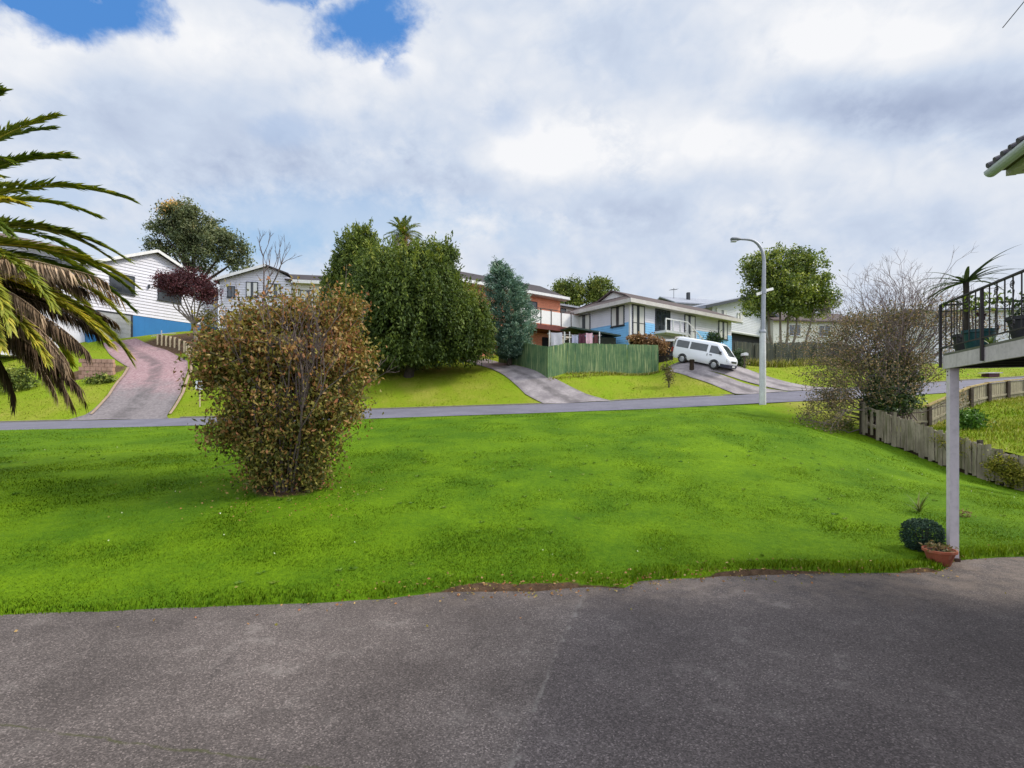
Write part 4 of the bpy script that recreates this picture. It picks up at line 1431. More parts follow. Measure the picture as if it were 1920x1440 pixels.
def curtained(name, ax):
    """window glass with pale curtains drawn to the sides and a dark gap between"""
    m, nt, out = new_mat(name)
    p = nt.node('ShaderNodeBsdfPrincipled')
    tc = nt.node('ShaderNodeTexCoord')
    sp = nt.node('ShaderNodeSeparateXYZ')
    nt.l.new(tc.outputs['Generated'], sp.inputs[0])
    u = sp.outputs[ax]
    so = nt.node('ShaderNodeObjectInfo')
    rnd = so.outputs['Random']
    gap = nt.math('ABSOLUTE', nt.math('SUBTRACT', u, nt.math('ADD', 0.35, nt.math('MULTIPLY', rnd, 0.3))))
    cur = nt.smooth(gap, nt_gap, nt_gap + 0.02)
    fold = nt.math('SINE', nt.math('MULTIPLY', u, 55.0))
    cc = nt.mix(nt.smooth(fold, -1.0, 1.0), (0.46, 0.45, 0.42, 1), (0.62, 0.61, 0.58, 1))
    c = nt.mix(cur, (0.05, 0.055, 0.06, 1), cc)
    nt.put(p.inputs['Base Color'], c)
    p.inputs['Roughness'].default_value = 0.12
    p.inputs['Specular IOR Level'].default_value = 0.6
    nt.l.new(p.outputs[0], out.inputs[0])
    return m


nt_gap = 0.12
GLASS_C = curtained('curtained_glass', 0)
GLASS_CY = curtained('curtained_glass_side', 1)
FRAME_D = surf('dark_window_frame', lin(44, 50, 58, 0.8), rough=0.5, scale=3)
FRAME_W = surf('white_window_frame', (0.70, 0.70, 0.70, 1), rough=0.5, scale=3)
DARKM = surf('dark_recess', (0.02, 0.02, 0.024, 1), rough=0.9)


def clad(mb, axis, poly, off=0.0, course=0.19, lap=0.028):
    """lapped boards on a convex wall outline; axis 'x': wall along x facing -y at y=off;
    axis 'y': wall along y facing -x at x=off; poly = [(along, z), ...]"""
    zs = [p[1] for p in poly]
    z = min(zs)
    zmax = max(zs)

    def span(zq):
        xs = []
        n = len(poly)
        for i in range(n):
            (a, za), (b, zb) = poly[i], poly[(i + 1) % n]
            if abs(za - zb) < 1e-9:
                if abs(za - zq) < 1e-6:
                    xs += [a, b]
            elif min(za, zb) - 1e-9 <= zq <= max(za, zb) + 1e-9:
                xs.append(a + (b - a) * (zq - za) / (zb - za))
        return (min(xs), max(xs)) if xs else None

    def pt(a, d, zz):
        return (a, off - d, zz) if axis == 'x' else (off - d, a, zz)
    while z < zmax - 1e-4:
        z1 = min(z + course, zmax)
        s0, s1 = span(z), span(z1 - 1e-6)
        if s0 and s1:
            mb.add([pt(s0[0], lap, z), pt(s0[1], lap, z), pt(s1[1], 0.0, z1), pt(s1[0], 0.0, z1)], [(0, 1, 2, 3)])
            mb.add([pt(s0[0], 0.0, z), pt(s0[1], 0.0, z), pt(s0[1], lap, z), pt(s0[0], lap, z)], [(0, 1, 2, 3)])
        z = z1


def window(parent, axis, a0, a1, z0, z1, off=0.0, mull=(0.5,), pane=None, frame=None, fw=0.07, bars=()):
    """window standing on the wall face: frame (part) with its pane (sub-part)"""
    frame = frame or FRAME_D
    pane = pane or GLASS_C
    if axis == 'y' and pane is GLASS_C:
        pane = GLASS_CY
    mb = MB()

    def bx(m, p0, p1, q0, q1, d0, d1):
        if axis == 'x':
            m.box(p0, p1, off - d1, off - d0, q0, q1)
        else:
            m.box(off - d1, off - d0, p0, p1, q0, q1)
    d0, d1 = -0.02, 0.085
    bx(mb, a0, a1, z0, z0 + fw, d0, d1)
    bx(mb, a0, a1, z1 - fw, z1, d0, d1)
    bx(mb, a0, a0 + fw, z0 + fw, z1 - fw, d0, d1)
    bx(mb, a1 - fw, a1, z0 + fw, z1 - fw, d0, d1)
    for f in mull:
        c = a0 + (a1 - a0) * f
        bx(mb, c - fw * 0.4, c + fw * 0.4, z0 + fw, z1 - fw, d0, d1 - 0.006)
    for f in bars:
        c = z0 + (z1 - z0) * f
        bx(mb, a0 + fw, a1 - fw, c - fw * 0.4, c + fw * 0.4, d0, d1 - 0.01)
    bx(mb, a0 - 0.06, a1 + 0.06, z0 - 0.06, z0 - 0.003, d0, d1 + 0.05)
    w = mb.build('window', frame, parent)
    mp = MB()
    bx(mp, a0 + fw, a1 - fw, z0 + fw, z1 - fw, 0.032, 0.055)
    mp.build('pane', pane, w)
    return w


def gable_roof(parent, x0, x1, y0, y1, ze, zr, ovx, ovy, mat, ridge='x', thick=0.16, name='roof'):
    """simple gabled roof; returns the roof mesh"""
    mb = MB()
    if ridge == 'x':
        yc = (y0 + y1) / 2
        sl = (zr - ze) / (yc - y0)
        a, b = x0 - ovx, x1 + ovx
        zl = ze - sl * ovy
        mb.slab([(a, y0 - ovy, zl), (b, y0 - ovy, zl), (b, yc, zr), (a, yc, zr)], thick)
        mb.slab([(a, yc, zr + 0.002), (b, yc, zr + 0.002), (b, y1 + ovy, zl), (a, y1 + ovy, zl)], thick)
    else:
        xc = (x0 + x1) / 2
        sl = (zr - ze) / (xc - x0)
        a, b = y0 - ovy, y1 + ovy
        zl = ze - sl * ovx
        mb.slab([(x0 - ovx, b, zl), (x0 - ovx, a, zl), (xc, a, zr), (xc, b, zr)], thick)
        mb.slab([(xc, b, zr + 0.002), (xc, a, zr + 0.002), (x1 + ovx, a, zl), (x1 + ovx, b, zl)], thick)
    return mb.build(name, mat, parent)


# ------------------------------------------------------------------ blue and white gabled house, upper left
u30 = math.radians(60)
hl0 = at(165, 640, 42.0)
HLZ = 7.75
HL = thing('gabled_house', 'white weatherboard house with deep blue basement and garage, behind the palm', 'house', (hl0[0], hl0[1], HLZ), u30)
mb = MB()
mb.box(0, 10.6, 0, 9, -1.5, 2.85)
mb.build('basement', BLUE_D, HL)
mb = MB()
mb.box(-5.5, 10.6, 0.06, 9.0, 2.86, 6.6)
mb.add([(0, 0.06, 6.6), (10.6, 0.06, 6.6), (5.0, 0.06, 8.75)], [(0, 1, 2)])
mb.box(-5.5, -0.02, 0.5, 9, -1.5, 2.85)
clad(mb, 'x', [(-0.0, 2.72), (10.7, 2.72), (10.7, 6.35), (5.0, 8.72), (-0.0, 6.6)], off=0.02, course=0.27, lap=0.05)
clad(mb, 'x', [(-5.5, 2.72), (-0.02, 2.72), (-0.02, 7.0), (-5.5, 7.0)], off=0.03, course=0.27, lap=0.05)
mb.build('wall', WHITE_B, HL)
r = gable_roof(HL, 0, 10.0, 0.0, 14, 6.55, 8.85, 0.5, 0.45, ROOFD, ridge='y')
mb = MB()
sl = (8.85 - 6.55) / 5.0
mb.bar((-0.5, -0.48, 6.55 - sl * 0.5 - 0.10), (5.0, -0.48, 8.75), 0.05, 0.24)
mb.bar((5.0, -0.485, 8.75), (10.5, -0.485, 6.55 - sl * 0.5 - 0.10), 0.05, 0.24)
mb.build('bargeboard', TRIMW, HL)
mb = MB()
mb.slab([(-5.9, -0.75, 7.12), (-0.6, -0.75, 7.12), (-0.6, 4.5, 8.5), (-5.9, 4.5, 8.5)], 0.16)
mb.build('roof', ROOFD, HL)
mb = MB()
mb.box(-5.9, -0.62, -0.83, -0.76, 6.9, 7.14)
mb.box(-5.9, -0.62, -0.72, 0.0, 6.86, 6.92)
mb.build('gutter', surf('mauve_trim', lin(150, 132, 130, 0.75), rough=0.6), HL)
window(HL, 'x', 1.5, 3.35, 4.45, 6.1, off=-0.01, mull=(0.5,), pane=GLASS_D)
window(HL, 'x', 5.2, 7.2, 4.45, 6.1, off=-0.01, mull=(0.5,), pane=GLASS_D)
window(HL, 'x', -3.9, -0.35, 4.55, 6.3, off=0.0, mull=(0.6,), pane=glass('half_curtained_glass', (0.13, 0.13, 0.16, 1)))
mb = MB()
for i in range(13):
    mb.box(0.75, 3.05, -0.035 - 0.012 * (i % 2), 0.02, 0.02 + i * 0.2, 0.218 + i * 0.2)
gd = mb.build('garage_door', surf('garage_door_paint', lin(176, 178, 180, 0.75), lin(150, 152, 152, 0.75), rough=0.6, scale=2), HL)
mb = MB()
mb.box(0.6, 0.74, -0.07, 0.02, 0, 2.74)
mb.box(3.06, 3.2, -0.07, 0.02, 0, 2.74)
mb.box(0.74, 3.06, -0.07, 0.02, 2.63, 2.74)
mb.build('frame', FRAME_D, gd)
mb = MB()
mb.box(4.4, 4.5, -0.22, 0.0, 5.3, 5.6)
mb.build('wall_lamp', FRAME_D, HL)

# ------------------------------------------------------------------ white gabled house behind the shrub
hc0 = at(412, 620, 50.0)
HC = thing('gabled_house', 'white and cream gabled house half hidden behind the autumn shrub and leafless tree', 'house', (hc0[0], hc0[1], 8.3), math.radians(10))
EZ, AX_, AZ_ = 6.7, 4.3, 8.2
mb = MB()
mb.box(0, 6.6, 0.06, 8, -1, 6.6)
mb.add([(0, 0.06, EZ), (6.6, 0.06, EZ + 0.3), (AX_, 0.06, AZ_ - 0.05)], [(0, 1, 2)])
clad(mb, 'x', [(0, 0.2), (6.6, 0.2), (6.6, EZ + 0.3), (AX_, AZ_ - 0.05), (0, EZ)], off=0.02, course=0.24, lap=0.04)
mb.build('wall', WHITE_B, HC)
mb = MB()
mb.slab([(-0.5, 8, EZ - 0.17), (-0.5, -0.5, EZ - 0.17), (AX_, -0.5, AZ_), (AX_, 8, AZ_)], 0.14)
mb.slab([(AX_, 3.2, AZ_ + 0.002), (AX_, -0.42, AZ_ + 0.002), (6.4, -0.42, EZ + 0.75), (6.4, 3.2, EZ + 0.75)], 0.14)
mb.slab([(6.2, -0.42, EZ + 0.12), (15.0, -0.42, EZ + 0.12), (15.0, 3.2, AZ_ + 0.03), (AX_, 3.2, AZ_ + 0.03), (AX_, 3.0, AZ_ - 0.03)], 0.14)
mb.build('roof', ROOFD, HC)
mb = MB()
mb.bar((-0.5, -0.53, EZ - 0.28), (AX_, -0.53, AZ_ - 0.1), 0.05, 0.26)
mb.build('bargeboard', TRIMW, HC)
for a0, a1, z0, z1 in ((0.7, 1.4, 4.9, 6.0), (2.4, 3.5, 5.0, 6.5), (4.4, 5.6, 5.1, 6.4)):
    window(HC, 'x', a0, a1, z0, z1, off=-0.01, pane=GLASS_C if a0 > 2 else GLASS_D)
mb = MB()
mb.box(6.62, 14.6, 0.2, 6.2, -1, EZ - 0.02)
clad(mb, 'x', [(6.62, 0.2), (14.6, 0.2), (14.6, EZ - 0.02), (6.62, EZ - 0.02)], off=0.17, course=0.24, lap=0.04)
mb.build('side_wing', CREAM_B, HC)
mb = MB()
mb.box(6.8, 15.0, -0.52, -0.44, EZ - 0.22, EZ + 0.10)
mb.box(6.8, 15.0, -0.40, 0.16, EZ - 0.16, EZ - 0.10)
mb.build('gutter', TRIMW, HC)
for a0 in (7.4, 9.4, 11.6):
    window(HC, 'x', a0, a0 + 1.3, 4.7, 5.9, off=0.15, pane=GLASS_C)

# ------------------------------------------------------------------ brick house with balcony, behind the trees
ROT = math.radians(36.2)


def brick_material():
    m, nt, out = new_mat('orange_brick')
    tc = nt.node('ShaderNodeTexCoord')
    mp = nt.node('ShaderNodeMapping')
    mp.inputs['Rotation'].default_value = (math.radians(90), 0, 0)
    nt.l.new(tc.outputs['Object'], mp.inputs['Vector'])
    bt = nt.node('ShaderNodeTexBrick')
    nt.l.new(mp.outputs['Vector'], bt.inputs['Vector'])
    bt.inputs['Color1'].default_value = lin(242, 160, 122, 1.0)
    bt.inputs['Color2'].default_value = lin(226, 142, 108, 1.0)
    bt.inputs['Mortar'].default_value = lin(170, 140, 122, 0.75)
    bt.inputs['Scale'].default_value = 4.0
    bt.inputs['Mortar Size'].default_value = 0.012
    p = nt.node('ShaderNodeBsdfPrincipled')
    nt.put(p.inputs['Base Color'], nt.mix(nt.math('MULTIPLY', nt.noise(tc.outputs['Object'], 1.2, 5), 0.4), bt.outputs['Color'], lin(186, 112, 86, 0.9)))
    p.inputs['Roughness'].default_value = 0.9
    nt.l.new(p.outputs[0], out.inputs[0])
    return m


BRICK = brick_material()
HB = thing('brick_house', 'orange brick house with white balcony panels behind the green fence', 'house', (-6.15, 40.1, 6.6), ROT)
mb = MB()
mb.box(0, 13.2, 0, 7, -2.5, 6.25)
mb.add([(13.2, 0, 6.25), (13.2, 7, 6.25), (13.2, 3.5, 7.75)], [(0, 1, 2)])
mb.add([(0, 0, 6.25), (0, 7, 6.25), (0, 3.5, 7.75)], [(0, 1, 2)])
mb.build('wall', BRICK, HB)
gable_roof(HB, 0, 13.2, 0, 7, 6.3, 7.9, 0.5, 0.7, ROOFD, ridge='x')
mb = MB()
mb.box(-0.5, 13.7, -0.82, -0.72, 5.78, 6.02)
mb.box(-0.5, 13.7, -0.70, -0.01, 5.74, 5.80)
mb.build('gutter', TRIMW, HB)
mb = MB()
mb.box(13.2, 18.5, 1.2, 7, -2, 5.6)
clad(mb, 'x', [(13.22, 2.6), (18.5, 2.6), (18.5, 5.6), (13.22, 5.6)], off=1.17)
mb.build('side_wing', CREAM_B, HB)
mb = MB()
mb.slab([(13.25, 0.6, 5.7), (19.0, 0.6, 5.7), (19.0, 5.0, 6.6), (13.25, 5.0, 6.6)], 0.16)
mb.build('roof', ROOFG, HB)
window(HB, 'x', 13.5, 14.9, 4.3, 5.4, off=1.14, pane=GLASS_D)
window(HB, 'x', 8.0, 10.4, 3.6, 5.3, off=0.0, pane=GLASS_D)
mb = MB()
mb.box(7.0, 15.2, -1.9, -0.01, 2.55, 2.95)
bal = mb.build('balcony', surf('red_brown_fascia', lin(132, 66, 58, 0.75), lin(104, 50, 46, 0.75), rough=0.8), HB)
mb = MB()
for i in range(7):
    x = 7.05 + i * 1.17
    mb.box(x, x + 1.09, -1.86, -1.82, 3.03, 4.18)
mb.build('panel', surf('balcony_panel', (0.78, 0.76, 0.74, 1), (0.70, 0.67, 0.65, 1), rough=0.6), bal)
mb = MB()
for i in range(8):
    x = 7.0 + i * 1.17
    mb.box(x - 0.035, x + 0.035, -1.9, -1.80, 2.951, 4.3)
mb.box(7.0, 15.2, -1.9, -1.80, 4.301, 4.36)
mb.build('railing', surf('brown_rail', lin(92, 78, 76, 0.75), rough=0.7), bal)
mb = MB()
for x in (7.2, 10.4, 12.2, 14.9):
    mb.box(x - 0.06, x + 0.06, -1.8, -1.68, -2.3, 2.549)
mb.build('post', TRIMW, HB)
mb = MB()
mb.box(11.0, 12.9, -0.05, 0.0, -0.2, 2.2)
mb.build('door', DARKM, HB)

# ------------------------------------------------------------------ white house with pale-blue band
HR = thing('corner_house', 'white weatherboard house with a pale blue band and brown roof, behind the van', 'house', (9.67, 42.0, 7.1), ROT)
WL, WD, WH = 15.0, 6.6, 4.05
mb = MB()
mb.box(0, WL, 0.0, WD, -1.8, WH)
mb.build('wall_core', CREAM_B, HR)
mb = MB()
clad(mb, 'x', [(0, -0.2), (WL, -0.2), (WL, WH), (0, WH)], off=-0.01)
clad(mb, 'y', [(0, 2.3), (WD, 2.3), (WD, WH), (0, WH)], off=-0.01)
mb.build('wall', WHITE_B, HR)
mb = MB()
clad(mb, 'y', [(0, -1.0), (WD, -1.0), (WD, 2.3), (0, 2.3)], off=-0.014)
mb.build('band', BLUE_L, HR)
for a0, a1 in ((1.86, 3.1), (8.98, 12.4), (14.25, 15.0)):
    mb = MB()
    clad(mb, 'x', [(a0, -0.4), (a1, -0.4), (a1, 2.42), (a0, 2.42)], off=-0.05)
    mb.build('band', BLUE_L, HR)
mb = MB()
clad(mb, 'x', [(12.4, -0.4), (14.25, -0.4), (14.25, 1.9), (12.4, 1.9)], off=-0.05)
mb.build('band', BLUE_L, HR)

mb = MB()
mb.box(-0.06, 0.07, -0.09, 0.07, -0.6, WH)
mb.build('corner_board', TRIMW, HR)
tn_ = math.tan(math.radians(22.5))
ze, ov = WH + 0.02, 0.65
yc = WD / 2
zr = ze + (yc + ov) * tn_
zb = ze + 0.95
xg = -ov + 0.95 / tn_
yo = (zr - zb) / tn_
XE = WL + ov
mb = MB()
mb.slab([(-ov, -ov, ze), (XE, -ov, ze), (XE, yc, zr), (xg - 0.35, yc, zr), (xg - 0.35, yc - yo, zb), (xg, yc - yo, zb)][:4] + [(xg - 0.35, yc - yo - 0.02, zb)], 0.14)
mb.slab([(-ov, WD + ov, ze), (xg - 0.35, yc + yo + 0.02, zb), (xg - 0.35, yc, zr), (XE, yc, zr), (XE, WD + ov, ze)], 0.14)
mb.slab([(-ov, WD + ov, ze), (-ov, -ov, ze), (xg, yc - yo, zb), (xg, yc + yo, zb)], 0.14)
mb.build('roof', ROOFB, HR)
mb = MB()
mb.poly([(xg - 0.1, yc - yo + 0.05, zb - 0.05), (xg - 0.1, yc, zr - 0.18), (xg - 0.1, yc + yo - 0.05, zb - 0.05)])
mb.build('gablet', TRIMW, HR)
mb = MB()
mb.box(-ov - 0.05, XE, -ov - 0.07, -ov - 0.003, ze - 0.34, ze - 0.02)
mb.box(-ov - 0.07, -ov - 0.003, -ov, WD + ov, ze - 0.34, ze - 0.02)
mb.box(-ov + 0.01, XE, -ov + 0.01, -0.05, ze - 0.30, ze - 0.26)
mb.box(-ov + 0.01, -0.05, -0.04, WD + ov, ze - 0.30, ze - 0.26)
mb.build('gutter', surf('gutter_trim', (0.56, 0.53, 0.50, 1), (0.42, 0.39, 0.37, 1), rough=0.6, scale=2), HR)
window(HR, 'y', 0.55, 2.0, 2.1, 3.75, off=-0.02, mull=(0.5,))
window(HR, 'y', 4.5, 6.2, 1.95, 3.65, off=-0.02, mull=(0.4,))
window(HR, 'x', 0.25, 1.75, 1.2, 3.75, off=-0.03, mull=(0.5,), bars=(0.42, 0.05))
window(HR, 'x', 3.2, 5.2, 1.9, 3.75, off=-0.02, mull=(0.35, 0.7), pane=GLASS_D)
window(HR, 'x', 7.3, 8.9, 1.3, 3.7, off=-0.02, mull=(0.45,), bars=(0.4,))
window(HR, 'x', 12.7, 14.2, 1.95, 3.7, off=-0.03, mull=(0.5,))
mb = MB()
mb.box(3.0, 6.0, -1.3, -0.05, 1.55, 1.75)
bal = mb.build('balcony', TRIMW, HR)
mb = MB()
mb.box(3.0, 6.0, -1.3, -1.22, 2.65, 2.75)
for x in (3.04, 4.0, 5.0, 5.96):
    mb.box(x - 0.05, x + 0.05, -1.3, -1.2, 1.751, 2.649)
mb.build('railing', TRIMW, bal)
mb = MB()
for k_ in range(5):
    mb.bar((6.0 + k_ * 0.6, -1.3, 1.7 - k_ * 0.35), (6.0 + (k_ + 1) * 0.6, -1.3, 1.7 - (k_ + 1) * 0.35), 0.06, 0.10)
    mb.bar((6.0 + k_ * 0.6, -1.3, 2.7 - k_ * 0.35), (6.0 + k_ * 0.6, -1.3, 1.75 - k_ * 0.35), 0.06, 0.06)
    mb.bar((6.0 + k_ * 0.6, -1.3, 2.7 - k_ * 0.35), (6.0 + (k_ + 1) * 0.6, -1.3, 2.7 - (k_ + 1) * 0.35), 0.06, 0.08)
    mb.box(6.0 + k_ * 0.6, 6.0 + (k_ + 1) * 0.6, -1.25, -0.1, 1.40 - k_ * 0.35, 1.46 - k_ * 0.35)
mb.build('steps', TRIMW, HR)

# ------------------------------------------------------------------ grey house behind it
g0 = at(1335, 640, 56.0)
HG = thing('gabled_house', 'pale grey gabled house with dark open basement, left of the rounded tree', 'house', (g0[0], g0[1], 7.8), ROT)
mb = MB()
mb.box(0, 13, 0.06, 8, 3.3, 6.0)
mb.add([(0, 0.06, 6.0), (13, 0.06, 6.0), (6.5, 0.06, 7.55)], [(0, 1, 2)])
clad(mb, 'x', [(0, 3.2), (13, 3.2), (13, 6.0), (6.5, 7.5), (0, 6.0)], off=0.02)
mb.build('wall', GREY_B, HG)
mb = MB()
mb.box(0.5, 12.5, 0.5, 7.5, -1.5, 3.29)
mb.build('basement', DARKM, HG)
gable_roof(HG, 0, 13, 0, 8, 6.05, 7.65, 2.4, 0.8, ROOFG, ridge='y', thick=0.35)
mb = MB()
sl = 1.6 / 6.5
mb.bar((-2.4, -0.84, 6.05 - sl * 2.4 - 0.2), (6.5, -0.84, 7.42), 0.06, 0.30)
mb.bar((6.5, -0.845, 7.42), (15.4, -0.845, 6.05 - sl * 2.4 - 0.2), 0.06, 0.30)
mb.build('bargeboard', FRAME_D, HG)
window(HG, 'x', 0.8, 2.8, 4.3, 5.6, off=-0.01, pane=GLASS_C, frame=FRAME_W)
window(HG, 'x', 5.0, 6.2, 4.6, 5.6, off=-0.01, pane=GLASS_C, frame=FRAME_W)
mb = MB()
mb.box(1.0, 12.0, -0.06, 0.0, 3.3, 3.42)
mb.build('trim', TRIMW, HG)

g1 = at(1268, 640, 72.0)
HD = thing('far_house', 'low light-roofed house with an aerial, showing above the brown roof', 'house', (g1[0], g1[1], 9.5), math.radians(15))
mb = MB()
mb.box(0, 10, 0, 7, -2, 8.0)
mb.build('wall', GREY_B, HD)
gable_roof(HD, 0, 10, 0, 7, 8.0, 9.4, 0.5, 0.5, ROOFG, ridge='x')
mb = MB()
mb.box(3.2, 3.6, 2.0, 2.4, 8.5, 9.9)
mb.build('chimney', FRAME_D, HD)
mb = MB()
mb.tube([(1.2, 2.5, 8.5), (1.2, 2.5, 10.5)], 0.035, 6)
mb.bar((0.6, 2.5, 10.2), (1.8, 2.5, 10.35), 0.04, 0.04)
for k_ in range(5):
    mb.bar((0.65 + k_ * 0.26, 2.1, 10.21 + k_ * 0.03), (0.65 + k_ * 0.26, 2.9, 10.21 + k_ * 0.03), 0.03, 0.03)
mb.build('aerial', FRAME_D, HD)

# cream house glimpsed through the trunks, and the pale house at the right edge
g2 = at(1450, 650, 62.0)
HE = thing('far_house', 'cream house glimpsed between the pale trunks of the rounded tree', 'house', (g2[0], g2[1], 8.2), math.radians(8))
mb = MB()
mb.box(0, 11, 0, 7, -2, 5.1)
mb.build('wall', CREAM_B, HE)
gable_roof(HE, 0, 11, 0, 7, 5.1, 6.6, 0.5, 0.6, ROOFB, ridge='x')
window(HE, 'x', 2.0, 3.6, 3.0, 4.4, pane=GLASS_D, frame=FRAME_W)
window(HE, 'x', 6.0, 7.6, 3.0, 4.4, pane=GLASS_D, frame=FRAME_W)
g3 = at(1752, 690, 50.0)
HF = thing('far_house', 'white weatherboard house seen through the deck railing at right', 'house', (g3[0], g3[1], hz(g3[0] + 6, 50) - 0.3), math.radians(-6))
mb = MB()
mb.box(0, 26, 0.06, 8, -2, 5.6)
clad(mb, 'x', [(0, 0.1), (26, 0.1), (26, 5.6), (0, 5.6)], off=0.02)
mb.build('wall', WHITE_B, HF)
gable_roof(HF, 0, 26, 0, 8, 5.6, 6.5, 0.4, 0.5, ROOFG, ridge='x')
for a0 in (2.0, 6.5):
    window(HF, 'x', a0, a0 + 1.8, 3.0, 4.4, off=-0.01, frame=FRAME_W, pane=GLASS_C)

# ------------------------------------------------------------------ fences


def rot_frame(p0, p1):
    d = np.array(p1[:2]) - np.array(p0[:2])
    return math.atan2(d[1], d[0]), float(np.linalg.norm(d))


GREENF = surf('green_stained_boards', lin(100, 126, 82, 0.85), lin(66, 102, 68, 0.82), rough=0.9, scale=1.6, amt=1.4, streak=lin(164, 172, 122, 0.85))


def paling_run(mb, a, b, ha, hb_, za=None, zb_=None, wid=0.15, gap=0.008, th=0.02, ragged=0.02, cap=False, base=0.02, zfn=None):
    """upright boards from a to b (xy), each standing on the ground"""
    a, b = np.array(a[:2], float), np.array(b[:2], float)
    L = np.linalg.norm(b - a)
    n = max(1, int(L / (wid + gap)))
    d = (b - a) / L
    nrm = np.array([d[1], -d[0]])
    zf = zfn or hz
    for i in range(n):
        t0 = i / n
        t1 = t0 + (wid / L)
        p, q = a + d * (t0 * L), a + d * (t0 * L + wid)
        z = zf(*((p + q) / 2)) + base
        top = z + ha + (hb_ - ha) * t0 + rng.normal(0, ragged)
        if za is not None:
            top = za + (zb_ - za) * t0 + rng.normal(0, ragged)
        o = nrm * (0.006 * (i % 2) + rng.normal(0, 0.002))
        p2, q2 = p + nrm * th, q + nrm * th
        lean = d * rng.normal(0, 0.006 + ragged * 0.25)
        vs = [(*(p + o), z - 0.1), (*(q + o), z - 0.1), (*(q2 + o), z - 0.1), (*(p2 + o), z - 0.1),
              (*(p + o + lean), top), (*(q + o + lean), top), (*(q2 + o + lean), top), (*(p2 + o + lean), top)]
        mb.add(vs, [(0, 3, 2, 1), (4, 5, 6, 7), (0, 1, 5, 4), (1, 2, 6, 5), (2, 3, 7, 6), (3, 0, 4, 7)])


cA, cB, cC = at(1027, 709, 33.0), at(1060, 700, 34.2), at(1234, 698, 37.0)
cD = at(972, 692, 37.0)
cE = at(935, 682, 39.0)
gf_ = thing('board_fence', 'faded green board fence turning the corner at the concrete drive', 'fence', G3(cA))
for pts in ((cE, cD, cA), (cA, cB, cC)):
    mb = MB()
    for p, q in zip(pts[:-1], pts[1:]):
        zt = {id(cA): at(0, 650, 33.0)[2], id(cB): at(0, 643, 34.2)[2], id(cC): at(0, 647, 37)[2], id(cD): at(0, 642, 37)[2], id(cE): at(0, 640, 39)[2]}
        paling_run(mb, p, q, 2, 2, zt[id(p)], zt[id(q)], wid=0.14, gap=0.006, ragged=0.012)
    mb.build('palings', GREENF, gf_, G3(cA))
for p, q in ((cA, cB), (cB, cC), (cA, cD)):
    for t in np.linspace(0, 1, 4)[1:]:
        mb = MB()
        x, y = p[:2] * (1 - t) + q[:2] * t
        y += 0.07
        z = hz(x, y)
        mb.box(x - 0.05, x + 0.05, y, y + 0.1, z - 0.3, z + 1.75)
        mb.build('post', GREENF, gf_, G3(cA))

# dark fence right of the van
BRF = surf('dark_weathered_boards', lin(82, 84, 70, 0.72), lin(58, 66, 58, 0.72), rough=0.95, scale=1.5, streak=lin(120, 112, 88, 0.72))
dA, dB, dC = at(1378, 692, 36.8), at(1450, 691, 38.2), at(1600, 690, 40.0)
df = thing('board_fence', 'dark weathered board fence between the van and the twiggy shrub', 'fence', G3(dA))
mb = MB()
paling_run(mb, dA, dB, 1.55, 1.6, wid=0.14, gap=0.006, ragged=0.02)
paling_run(mb, dB, dC, 1.65, 1.6, wid=0.14, gap=0.006, ragged=0.03)
mb.build('palings', BRF, df, G3(dA))
for t in np.linspace(0, 1, 7):
    mb = MB()
    x, y = dA[:2] * (1 - t) + dC[:2] * t
    mb.box(x - 0.05, x + 0.05, y + 0.04, y + 0.14, hz(x, y) - 0.2, hz(x, y) + 1.5)
    mb.build('post', BRF, df, G3(dA))

# old ragged paling fence, right of the lawn
OLDF = surf('old_grey_palings', lin(184, 170, 150, 0.88), lin(132, 120, 104, 0.84), rough=0.95, scale=2.2, amt=1.2, streak=lin(104, 104, 62, 0.8), bump=0.3, stretch=(1, 1, 0.4))
of_o = np.array([FENCE_X, 13.0, 0])
of = thing('paling_fence', 'old grey ragged paling fence stepping down the right side of the lawn', 'fence', of_o)
mb = MB()


def oldtop(y):
    return np.interp(y, [11, 12.5, 14, 15, 16.65, 18, 19.4, 20.5], [0.66, 0.74, 0.82, 1.08, 1.44, 1.78, 2.10, 2.42])


y = 11.0
while y < 20.45:
    w = rng.uniform(0.09, 0.155)
    zb_ = hz(FENCE_X, y) + rng.uniform(-0.02, 0.16)
    if rng.random() > 0.035:
        tz_ = oldtop(y) + rng.normal(0, 0.035)
        ln = rng.normal(0, 0.02)
        xo = FENCE_X - 0.025 - rng.uniform(0, 0.015)
        vs = [(xo, y, zb_), (xo, y + w, zb_ + rng.normal(0, 0.015)), (xo + 0.022, y + w, zb_), (xo + 0.022, y, zb_),
              (xo + rng.normal(0, 0.012), y + ln, tz_ + rng.normal(0, 0.012)), (xo + rng.normal(0, 0.012), y + w + ln, tz_), (xo + 0.022, y + w + ln, tz_), (xo + 0.022, y + ln, tz_)]
        mb.add(vs, [(0, 3, 2, 1), (4, 5, 6, 7), (0, 1, 5, 4), (1, 2, 6, 5), (2, 3, 7, 6), (3, 0, 4, 7)])
    y += w + rng.uniform(0.006, 0.03)
mb.build('palings', OLDF, of, of_o)
mb = MB()
ys = np.arange(11.2, 20.6, 0.6)
for a, b in zip(ys[:-1], ys[1:]):
    for dz in (0.12, 0.72):
        if oldtop(a) - dz - 0.1 > hz(FENCE_X, a):
            mb.bar((FENCE_X + 0.03, a, oldtop(a) - dz), (FENCE_X + 0.03, b, oldtop(b) - dz), 0.05, 0.09)
mb.build('rail', OLDF, of, of_o)
